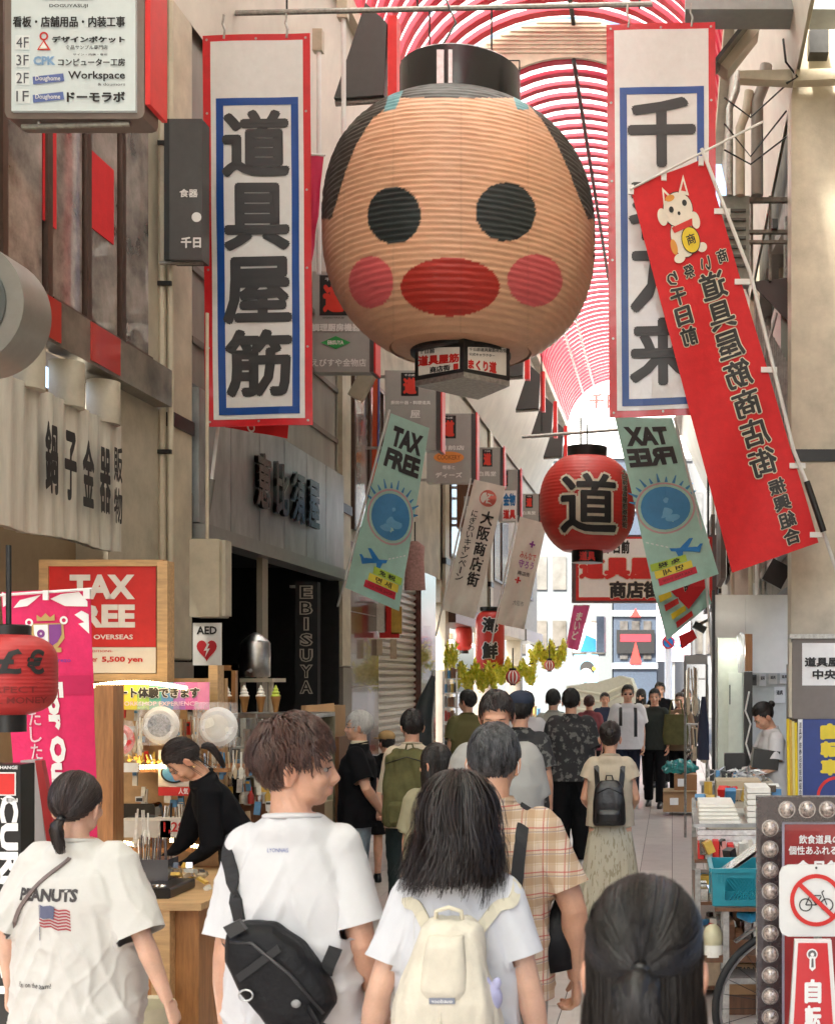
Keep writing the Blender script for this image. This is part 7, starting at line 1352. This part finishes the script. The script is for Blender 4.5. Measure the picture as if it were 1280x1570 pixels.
# ---- woman with long dark hair and cream backpack
p = Person('woman with long dark wavy hair and a cream rucksack over a white shirt', 702, 3.1, 1184, 180, skin=2, female=True, vox=.0075, yaw=0, pitch=8,
           arms=[[(-.195, .03, 1.13), (-.23, -.04, .90), .4], [(.205, .04, 1.12), (.26, -.03, .90), .4]], torso=.98)
p.body(1.1); p.shirt(tee('white_blouse_cotton', (.62, .63, .66)), hem=.84, loose=1.02, sleeve=.74, sr=.92, amp=.017, seed=11, name='blouse'); p.finish(denim_l)
for x_ in (-.10, -.05, 0, .05, .10): p.strap([('b', x_, 1.36), ('b', x_*.95, 1.22)], .0025, .003, T_WHITE, 'pleat', p.shirto, .0)
h = p.cap(H_BLACK, 1.06, .004, zl=.02)
lf = lambda q: 1.0
m = MB(); m.rings([(0, .03, .155, .07, .078, 1), (0, .032, .09, .090, .082, 1), (0, .035, .03, .104, .080, 1), (0, .045, -.01, .112, .070, 1), (0, .05, -.03, .105, .05, 1)], 32); m.v = [Vector(v) for v in p.H(np.array([tuple(v) for v in m.v]), True)]
p.blob('hair_mass', m, H_BLACK, .008, 4, h, .010, 6)
br_ = hairmat('warm_brown_hair', (.055, .028, .024))
p.strands(H_BLACK, 3200, 'long', lfn=lambda q: (q[2]+.03)/.25, L=.30, w=.0024, lift=.42, seed=5, wave=.5, parent=h, steps=14, mats2=H_DKBROWN)
p.strands(H_DKBROWN, 2200, 'long', lfn=lambda q: (q[2]+.045)/.25, L=.31, w=.0022, lift=.95, seed=8, wave=.8, parent=h, steps=15, mats2=br_)
def lx(px): return -(px-702)/613/p.s
def lz(py): return (1.8-(py-1040)/613)/p.s
bag = thing('rucksack', 'cream canvas drawstring rucksack with a grey label on the long haired woman', 'bag', p.root.location, None, p.root.rotation_euler[2])
cv = M('cream_canvas', (.66, .61, .50), .8, var=.12, scale=12, bump=.5, bscale=24); cv2 = M('cream_webbing', (.70, .65, .50), .8, var=.1)
m = MB(); z = lambda y: lz(y)
m.rings([(lx(704), .19, z(1640), .135, .085, .75), (lx(704), .20, z(1560), .150, .10, .75), (lx(705), .20, z(1500), .130, .092, .75), (lx(706), .19, z(1440), .092, .075, .75), (lx(708), .185, z(1400), .072, .06, .75), (lx(708), .18, z(1388), .05, .04, .8)], 36)
bb = p.blob('bag_body', m, cv, .006, 4, bag, .012, 2)
m = MB(); m.rings([(lx(708), .245, z(1500), .055, .04, .6), (lx(708), .25, z(1480), .060, .045, .6), (lx(708), .24, z(1420), .050, .040, .6), (lx(708), .235, z(1405), .046, .03, .6)], 24); pk = p.blob('front_pocket', m, cv, .005, 3, bag, .004, 5)
m = MB(); m.prism([(lx(690), .290, z(1488)), (lx(726), .290, z(1488)), (lx(726), .290, z(1496)), (lx(690), .290, z(1496))], (0, .004, 0)); p.mb('label_patch', m, M('label_grey', (.22, .24, .30), .6), bag, smooth=False)
V, Fc = text2d('outdoor', (lx(723), 0, lx(693), 1), .01); m = MB(); m.add([(lx(723)+(lx(693)-lx(723))*((x-lx(723))/(lx(693)-lx(723))), .2955, z(1489.5)+(z(1494.5)-z(1489.5))*y) for x, y, _d in V], Fc); p.mb('label_text', m, inkwhite, bag, smooth=False)
for i in range(15): a = math.radians(-80+i*11.5); x0 = lx(706)+.085*math.sin(a); m = MB(); m.tube([(x0, .19+.072*math.cos(a), z(1436)), (x0*1.0+.02*math.sin(a), .196+.09*math.cos(a), z(1500)), (lx(706)+.14*math.sin(a), .20+.105*math.cos(a), z(1570))], [.006, .005, .002], 6); p.mb('gather', m, cv, bag)
m = MB(); m.tube([(lx(688), .19, z(1398)), (lx(690), .2, z(1376)), (lx(708), .205, z(1370)), (lx(726), .2, z(1376)), (lx(728), .19, z(1398))], .006, 8); p.mb('carry_handle', m, cv2, bag)
for q, xs in ((1, (632, 652, 678)), (-1, (790, 768, 735))):
    p.strap([('f', lx(xs[0]), 1.28), ('t', lx(xs[0]), 0), ('b', lx(xs[0]), 1.36), ('b', lx(xs[1]), lz(1380)), ('b', lx(xs[2]), lz(1425))], .0155, .004, cv2, 'shoulder_strap', bag, .006)
m = MB(); c_ = P2 = Vector((lx(770), .21, lz(1500))); m.sphere(c_, (.030, .025, .036), 14, 10); m.sphere(c_+Vector((.012, .005, .042)), (.012, .01, .016), 10, 8); m.sphere(c_+Vector((-.016, .005, .040)), (.012, .01, .016), 10, 8)
fl_ = p.blob('plush', m, M('lilac_plush', (.42, .42, .62), .9, var=.2), .004, 2, None); fl_.parent = bag; fl_['label'] = 'lilac plush charm hanging at the rucksack side'
# ---- woman in off-white printed T-shirt, low ponytail
p = Person('woman with a low ponytail in an oversized off-white printed T-shirt, lower left', 122, 4.05, 1184, 176, skin=2, female=True, vox=.0085, torso=1.12,
           arms=[[(-.27, .05, 1.10), (-.34, .0, .86), .45], [(.25, .05, 1.12), (.28, -.02, .9), .4]])
p.body(1.1); p.shirt(T_CREAM, hem=.76, loose=1.36, sleeve=1.0, sr=1.25, amp=.017, seed=21); p.finish(denim_d)
h = p.cap(H_DKBROWN, 1.04, .003); p.strands(hairmat('plain_brown_hair', (.04, .025, .022)), 2000, 'pony', L=.16, w=.0026, lift=.012, tie=(0, .112, .055), seed=9, parent=h, steps=10, mats2=H_DKBROWN)
p.tail(H_DKBROWN, (0, .112, .055), [(0.005, .132, .03), (.0, .128, -.02), (-.005, .12, -.07)], .022, 160, parent=h); m = MB(); m.tube([(0, .105, .058), (0, .12, .048)], .016, 12); p.mb('hair_tie', m, blackp, h, head=True)
def lx(px): return -(px-122)/469/p.s
def lz(py): return (1.8-(py-1040)/469)/p.s
def dtext(s_, x0, y0, x1, y1, mat, b=.02, tilt=0): V, Fc = text2d(s_, (lx(x0), lz(y0), lx(x1), lz(y1)), b); p.decal([(x, z+tilt*(x-lx(x0))) for x, z, _d in V], Fc, mat, 'shirt_print')
prn = M('shirt_ink', (.05, .045, .045), .7)
dtext('PEANUTS', 62, 1352, 156, 1371, prn, .05); dtext("I'm on the team!", 60, 1492, 115, 1500, prn, .01)
def dbox(x0, y0, x1, y1, mat, n=4, sk=0):
    V = [(lx(x0+(x1-x0)*i/n), lz((y0 if j == 0 else y1)+sk*i/n+1.5*math.sin(i*1.6))) for i in range(n+1) for j in (0, 1)]; return V, [(2*i, 2*i+1, 2*i+3, 2*i+2) for i in range(n)]
fr_, fw_, fb_ = M('flag_print_red', (.35, .05, .06), .7), M('flag_print_white', (.72, .7, .66), .7), M('flag_print_blue', (.10, .11, .18), .7)
for i in range(7): V, Fc = dbox(99, 1377+i*4.6, 146, 1379.6+i*4.6, fr_, 8, 7); p.decal(V, Fc, fr_, 'flag_stripe')
V, Fc = dbox(100, 1375, 122, 1394, fb_, 4, 3); p.decal(V, Fc, fb_, 'flag_canton', .005)
V, Fc = dbox(97, 1375, 98.2, 1428, fb_, 1); p.decal(V, Fc, fb_, 'flag_pole')
p.strap([('t', lx(128), .0), ('b', lx(130), 1.395), ('b', lx(95), lz(1345)), ('b', lx(60), lz(1385)), ('b', lx(38), lz(1430)), ('b', lx(20), lz(1460))], .007, .004, M('taupe_strap', (.17, .13, .12), .6), 'bag_strap', None, .006)
# ---- grey haired man in plaid shirt
p = Person('grey-haired man in a beige plaid short-sleeved shirt walking away', 757, 3.95, 1110, 180, skin=1, vox=.008, torso=1.12, pitch=10,
           arms=[[(-.265, .03, 1.10), (-.265, -.05, .86), .55], [(.26, .02, 1.12), (.27, -.05, .86), .4]])
p.body(1.15); p.shirt(T_PLAID, hem=.80, loose=1.12, sleeve=.80, sr=1.02, amp=.015, seed=31, name='plaid_shirt'); p.finish(M('grey_trousers', (.25, .24, .22), .8))
m = MB(); m.rings([(0, .014, 1.425, .080, .070), (0, .016, 1.455, .072, .066), (0, .014, 1.468, .066, .062)], 24); p.mb('collar', m, T_PLAID)
h = p.cap(H_GREY, 1.05, .004); p.strands(H_GREY, 1800, 'short', L=.055, w=.003, lift=.02, seed=12, grav=.4, wave=.6, parent=h, mats2=H_SALT, lfn=lambda q: 1.1 if q[2] > .11 else .4)
p.strap([('t', -.10, 0), ('b', -.10, 1.35), ('b', -.085, 1.15), ('b', -.02, .95)], .020, .006, M('webbing', (.014, .014, .015), .7), 'bag_strap', None, .006)
m = MB(); m.tube([(-.24, -.02, 1.15), (-.2, .02, 1.0), (-.22, .03, .9)], [.03, .05, .04], 12, sx=.5); p.mb('dark_bag', m, bagm)
m = MB(); [m.tube([(q*.079, .03, .10), (q*.085, .033, .08), (q*.083, .025, .055), (q*.06, -.02, .04)], .0016, 5) for q in (-1, 1)]; p.mb('mask_strap', m, inkwhite, head=True)
# ---- dark haired woman at the lower right, very near
p = Person('dark-haired woman seen from behind with a half-up ponytail, nearest on the right', 988, 1.62, 1352, 182, skin=0, female=True, vox=.009, yaw=-4, pitch=4)
p.body(1.0); p.shirt(T_BLACK, hem=.8, loose=1.05, amp=.006, sleeve=.7); p.finish(trb)
h = p.cap(H_BLACK, 1.05, .002, zl=.045); dk2 = hairmat('black_hair_highlight', (.055, .045, .040))  # paler strand colour mixed in to imitate highlights on the hair
p.strands(H_BLACK, 3600, 'pony', L=.185, w=.0022, lift=.03, tie=(0, .128, .105), seed=14, parent=h, steps=12, mats2=dk2)
p.strands(H_BLACK, 2400, 'long', L=.34, w=.0017, lift=.22, seed=15, wave=.06, parent=h, steps=12, mats2=dk2, lfn=lambda q: 1.0)
p.tail(H_BLACK, (0, .124, .107), [(0.004, .150, .085), (.0, .150, .03), (-.004, .14, -.06), (-.01, .13, -.16)], .030, 700, .0014, spread=1.7, parent=h)
m = MB(); m.tube([(0, .112, .110), (0, .128, .103)], .015, 14); p.mb('hair_tie', m, blackp, h, head=True)
p.strands(H_BLACK, 60, 'long', L=.22, w=.0006, lift=.30, seed=16, wave=.5, parent=h, steps=12, name='flyaway_hair')
# ---- shop assistant leaning over the counter
p = Person('young shop assistant in a black top leaning over the stall counter', 372, 6.5, 1120, -62, h=1.57, skin=1, female=True, vox=.009, bend=26, pitch=26, yaw=-6,
           arms=[[(-.20, -.20, 1.14), (-.20, -.40, .98), .3], [(.20, -.14, 1.10), (.16, -.36, .96), .3]])
p.body(1.0); p.shirt(T_BLACK, hem=.8, loose=1.05, sr=1.0, amp=.007, seed=41, longs=True, name='black_top', neck=.10); p.finish(trb)
h = p.cap(H_DKBROWN, 1.05, .003); p.strands(H_DKBROWN, 1300, 'pony', L=.16, w=.003, lift=.015, tie=(0, .122, .07), seed=42, parent=h, steps=9)
p.tail(H_DKBROWN, (0, .118, .07), [(0, .145, .04), (0, .135, -.02), (0, .10, -.10)], .028, 140, parent=h); m = MB(); m.sphere((-.088, .012, .038), (.004, .004, .010), 8, 6); m.sphere((.088, .012, .038), (.004, .004, .010), 8, 6); p.mb('earring', m, M('gold', (.8, .55, .2), .2, 1), head=True)
for q in (-1, 1): p.strands(H_DKBROWN, 30, 'long', L=.16, w=.002, lift=.06, seed=44+q, wave=.1, parent=h)
# ---- white haired man in black polo
p = Person('white-haired man in a black polo shirt and light jeans with hands behind his back', 548, 8.9, 1090, -84, skin=0, vox=.010,
           arms=[[(-.23, .10, 1.12), (-.03, .17, .93), .5], [(.23, .10, 1.12), (.03, .20, .90), .5]], torso=1.08)
p.body(1.05); p.shirt(T_BLACK, hem=.80, loose=1.25, sleeve=.85, sr=1.1, amp=.008, seed=51, name='polo_shirt'); p.finish(denim_l, M('black_shoe', (.015, .015, .015), .4), r=1.12)
m = MB(); m.rings([(0, .014, 1.43, .078, .070), (0, .016, 1.46, .070, .066), (0, .014, 1.475, .064, .060)], 24); p.mb('collar', m, M('collar_beige', (.52, .46, .33), .8))
h = p.cap(H_WHITE, 1.06, .006); p.strands(H_WHITE, 900, 'short', L=.05, w=.0035, lift=.03, seed=52, grav=.3, wave=.5, parent=h, lfn=lambda q: 1. if q[2] > .1 else .5)
p.decal([(.09+.016*math.cos(a), 1.27+.018*math.sin(a)) for a in [i*.7854 for i in range(8)]], [tuple(range(8))], M('crest_orange', (.6, .22, .06), .6), 'chest_crest', .004, mode='f')
m = MB(); [m.tube([(q*.02, -.095, .09), (q*.045, -.09, .092), (q*.078, -.0, .09)], .0018, 5) for q in (-1, 1)]; p.mb('spectacles', m, darkm, head=True)
# ---- others
def walker(label, px, D, top, face, shirtm, trm, hair, skin=0, female=False, hm=H_BLACK, vox=.012, shoe=None, short=False, body=1., **k):
    kw = {q: k[q] for q in ('yaw', 'pitch', 'bend', 'arms', 'legs', 'torso', 'group', 'h') if q in k}
    p = Person(label, px, D, top, face, skin=skin, female=female, vox=vox, **kw); p.body(body, detail=k.get('detail', True))
    if shirtm: p.shirt(shirtm, hem=k.get('hem', .82), loose=k.get('loose', 1.15), sleeve=k.get('sleeve', .8), sr=k.get('sr', 1.08), amp=k.get('amp', .006), seed=px, longs=k.get('longs', False), name=k.get('sname', 'tshirt'))
    if k.get('skirt'): p.skirt(k['skirt'], r=.27, hem=k.get('sk_hem', .14)); p.shoes(shoe or shoew)
    else: p.trousers(trm, short=short, r=k.get('tr', 1.05)); p.shoes(shoe or blackp)
    h = p.cap(hm, 1.06, .005, zl=(.02 if hair == 'long' else None)); n = int(.07/vox*110)
    if hair == 'short': p.strands(hm, n, 'short', L=.045, w=.005, lift=.03, seed=px, grav=.4, wave=.4, parent=h, steps=5, lfn=lambda q: (1. if q[1] > -.03 else .5) if q[2] > .1 else .45)
    if hair == 'long': p.strands(hm, n, 'long', L=.30, w=.007, lift=.12, seed=px, wave=.2, parent=h, steps=9)
    if hair in ('pony', 'bun'):
        p.strands(hm, n, 'pony', L=.16, w=.005, lift=.02, tie=(0, .11, .10 if hair == 'pony' else .12), seed=px, parent=h, steps=7)
        if hair == 'bun': m = MB(); m.sphere((0, .128, .14), (.036, .032, .034), 14, 10); p.mb('bun', m, hm, h, head=True); p.strands(hm, 3, 'pony', L=.1, parent=h)
        else: p.tail(hm, (0, .11, .10), [(0, .14, .06), (0, .13, -.05)], .026, 60, .004, parent=h)
    return p
def backpack(p, label, mat, w=.15, z0=.95, z1=1.38, dep=.12, straps=True, smat=None, name='backpack', amp=.006, detail=None):
    b = thing(name, label, 'bag', p.root.location, None, p.root.rotation_euler[2]); y = .115; m = MB()
    m.rings([(0, y+dep*.5, z0, w*.92, dep*.5, .6), (0, y+dep*.5, z0+.03, w, dep*.55, .6), (0, y+dep*.5, (z0+z1)/2, w*.98, dep*.55, .6), (0, y+dep*.45, z1-.05, w*.85, dep*.45, .65), (0, y+dep*.4, z1, w*.55, dep*.3, .8)], 28)
    p.blob('bag_body', m, mat, .009, 4, b, amp, 3); m = MB(); zz = z0+(z1-z0)*.28; m.rings([(0, y+dep*1.0, z0+.03, w*.7, .03, .6), (0, y+dep*1.0, zz, w*.72, .035, .6), (0, y+dep*.98, zz+.03, w*.66, .02, .6)], 20); p.blob('front_pocket', m, mat, .009, 3, b, amp*.5, 7)
    m = MB(); m.tube([(-.03, y+.02, z1-.01), (-.02, y+.03, z1+.035), (.02, y+.03, z1+.035), (.03, y+.02, z1-.01)], .006, 6); p.mb('carry_handle', m, smat or mat, b)
    m = MB(); m.tube([(-w*.8, y+dep*.85, z1-.10), (0, y+dep*1.08, z1-.05), (w*.8, y+dep*.85, z1-.10)], .004, 5); p.mb('zip', m, darkm, b)
    for q in (-1, 1):
        p.strap([('f', q*.10, 1.22), ('f', q*.10, 1.33), ('t', q*.10, .0), ('b', q*.10, 1.37), ('b', q*.085, z1-.06)], .02, .006, smat or mat, 'shoulder_strap', b, .006, sub=3)
    return b
olive = tee('olive_canvas', (.115, .11, .045), var=.25); polb = M('black_leather', (.012, .012, .013), .35, var=.3, bump=.15)
p = walker('person in a cream shirt carrying a large olive backpack', 632, 8.6, 1088, 184, tee('cream_shirt', (.58, .50, .38)), trg, 'short', longs=False, sleeve=1.2, yaw=20, vox=.010, tr=1.25, loose=1.2)
backpack(p, 'large olive green backpack on the person in the cream shirt', olive, .19, .86, 1.42, .17, amp=.014)
p = walker('dark long-haired woman in profile between the olive backpack and the plaid shirt', 668, 6.4, 1140, 176, tee('khaki_blouse', (.30, .28, .18)), trb, 'long', female=True, yaw=62, vox=.010, skin=0)
p = walker('person in a tan cap and black T-shirt behind the white-haired man', 592, 11, 1122, 200, T_BLACK, trb, 'short', short=True, shoe=blackp, yaw=25, vox=.013)
m = MB(); m.sphere((0, .01, .165), (.092, .108, .072), 22, 12); m.box((-.06, -.17, .135), (.06, -.07, .148)); p.mb('cap', m, M('tan_cap', (.42, .27, .11), .8), head=True)
p = walker('man in a light grey shirt facing the camera and looking down', 762, 6.2, 1058, 12, tee('grey_shirt_fabric', (.36, .36, .34)), trb, 'short', pitch=20, yaw=-8, hm=H_DKBROWN, vox=.009, loose=1.35, sr=1.3)
p = walker('person in a dark patterned shirt and navy cap behind the grey-shirted man', 798, 8.6, 1062, 180, T_FLORAL, trb, 'short', vox=.012, skin=0); m = MB(); m.sphere((0, .01, .165), (.090, .106, .070), 22, 12); p.mb('cap', m, M('navy_cap', (.02, .03, .06), .8), head=True)
p = walker('man in a white T-shirt with a thin black strap beyond the patterned shirt', 806, 12.5, 1060, 190, T_WHITE, trb, 'short', vox=.013); p.strap([('t', .1, 0), ('b', .1, 1.36), ('b', 0, 1.1)], .02, .005, blackp, 'bag_strap', None, .006)
p = walker('short-haired person in an olive shirt browsing by the yellow foliage', 716, 13, 1058, 200, tee('olive_shirt', (.13, .12, .05)), tee('brown_trousers', (.10, .07, .04)), 'short', yaw=40, vox=.013)
p = walker('man in a grey T-shirt with a black shoulder strap near the second cream flag', 848, 14, 1057, 178, tee('grey_tshirt', (.33, .33, .29)), trb, 'short', vox=.013); p.strap([('t', -.1, 0), ('b', -.1, 1.36), ('b', 0, 1.1), ('b', .12, .95)], .025, .005, blackp, 'bag_strap', None, .006)
p = walker('man in a black floral short-sleeved shirt and wide black trousers walking away', 875, 11.8, 1056, 183, T_FLORAL, trb, 'short', vox=.011, loose=1.4, sr=1.35, sleeve=.95, torso=1.1, tr=1.35, shoe=shoew, legs=[[(-.10, -.02, .48), (-.11, .04, .08)], [(.10, -.01, .48), (.10, -.04, .08)]])
p = walker('woman in a beige top and long patterned skirt with hair in a low bun', 935, 8.4, 1107, 180, beige, None, 'bun', female=True, skin=0, vox=.010, skirt=SKIRT, hm=H_DKBROWN, loose=1.05, sr=1.15, sleeve=.45, hem=.9, arms=[[(-.20, .0, 1.12), (-.16, -.16, 1.02), .3], [(.20, .0, 1.12), (.16, -.16, 1.02), .3]])
backpack(p, 'small black leather backpack on the woman in the patterned skirt', polb, .125, .93, 1.27, .10, amp=.003)
wk = [[(-.09, -.10, .50), (-.095, -.13, .08)], [(.09, .06, .49), (.095, .22, .12)]]
p = walker('man in a white T-shirt and dark jeans walking towards the camera', 962, 17, 1050, 4, T_WHITE, denim_d, 'short', vox=.012, loose=1.35, sr=1.35, legs=wk, shoe=shoew, torso=1.1); p.strap([('f', .10, 1.0), ('f', .10, 1.33), ('t', .1, 0)], .022, .006, blackp, 'bag_strap', None, .006); p.strap([('f', -.10, 1.15), ('f', -.10, 1.33), ('t', -.1, 0)], .022, .006, blackp, 'bag_strap', None, .006)
m = MB(); [m.sphere((q*.034, -.094, .09), (.02, .008, .014), 10, 6) for q in (-1, 1)]; p.mb('glasses', m, M('dark_lens', (.05, .03, .03), .1), head=True)
p = walker('slim man in a black T-shirt walking beside the white T-shirted man', 1003, 17.3, 1056, -4, tee('charcoal_tshirt', (.03, .035, .03)), trb, 'short', vox=.012, legs=[[(-.09, .04, .49), (-.10, .18, .1)], [(.09, -.08, .5), (.09, -.12, .08)]], loose=1.1)
p = walker('woman holding her hand to her chin with an olive tote on the right', 1042, 17.6, 1062, -12, tee('tan_cardigan', (.20, .14, .09)), trb, 'pony', female=True, hm=H_DKBROWN, vox=.012, skin=2, arms=[[(-.18, -.08, 1.15), (-.06, -.17, 1.33), .9], [(.19, .0, 1.13), (.19, -.05, .9), .4]], longs=True)
t = thing('tote_bag', 'olive tote bag hanging from the shoulder of the woman on the right', 'bag', (PX(1034, 17.3), 17.25, .85)); m = MB(); x = PX(1036, 17.25); m.rings([(x, 17.2, .88, .17, .06, .6), (x, 17.2, 1.0, .19, .07, .6), (x, 17.2, 1.3, .16, .05, .6)], 20); m.build('bag_body', olive, t, smooth=True); MB().tube([(x-.1, 17.2, 1.28), (x-.06, 17.15, 1.5), (x+.06, 17.25, 1.5), (x+.1, 17.2, 1.28)], .012, 6).build('strap', olive, t)
walker('person in navy behind the white T-shirted walking man', 927, 20, 1062, 8, tee('navy_shirt', (.03, .04, .07)), trb, 'short', vox=.014, detail=True)
walker('long-haired woman behind the two walking men', 982, 20, 1056, -6, tee('beige_shirt', (.45, .38, .3)), trb, 'long', female=True, vox=.014)
walker('tall man in black at the back, just above the slim man in black', 1011, 20.5, 1046, 0, T_BLACK, trb, 'short', vox=.014)
walker('auburn-haired person at the back right beside the tote bag woman', 1052, 19.5, 1056, 20, tee('black_cardigan', (.02, .02, .02)), trb, 'short', hm=hairmat('auburn_hair', (.07, .025, .02)), vox=.014)
walker('auburn-haired person partly hidden behind the black floral shirt', 903, 18, 1066, 180, tee('plum_shirt', (.20, .06, .07)), trb, 'short', hm=hairmat('auburn_hair', (.07, .025, .02)), vox=.014)
p = walker('shop woman with hair in a bun and white T-shirt holding a black tray', 1190, 10.6, 1074, -70, T_WHITE, trb, 'bun', female=True, skin=0, vox=.010, pitch=30, bend=8, yaw=-5, arms=[[(-.18, -.10, 1.12), (-.10, -.30, 1.06), .8], [(.18, -.08, 1.12), (.12, -.30, 1.06), .8]])
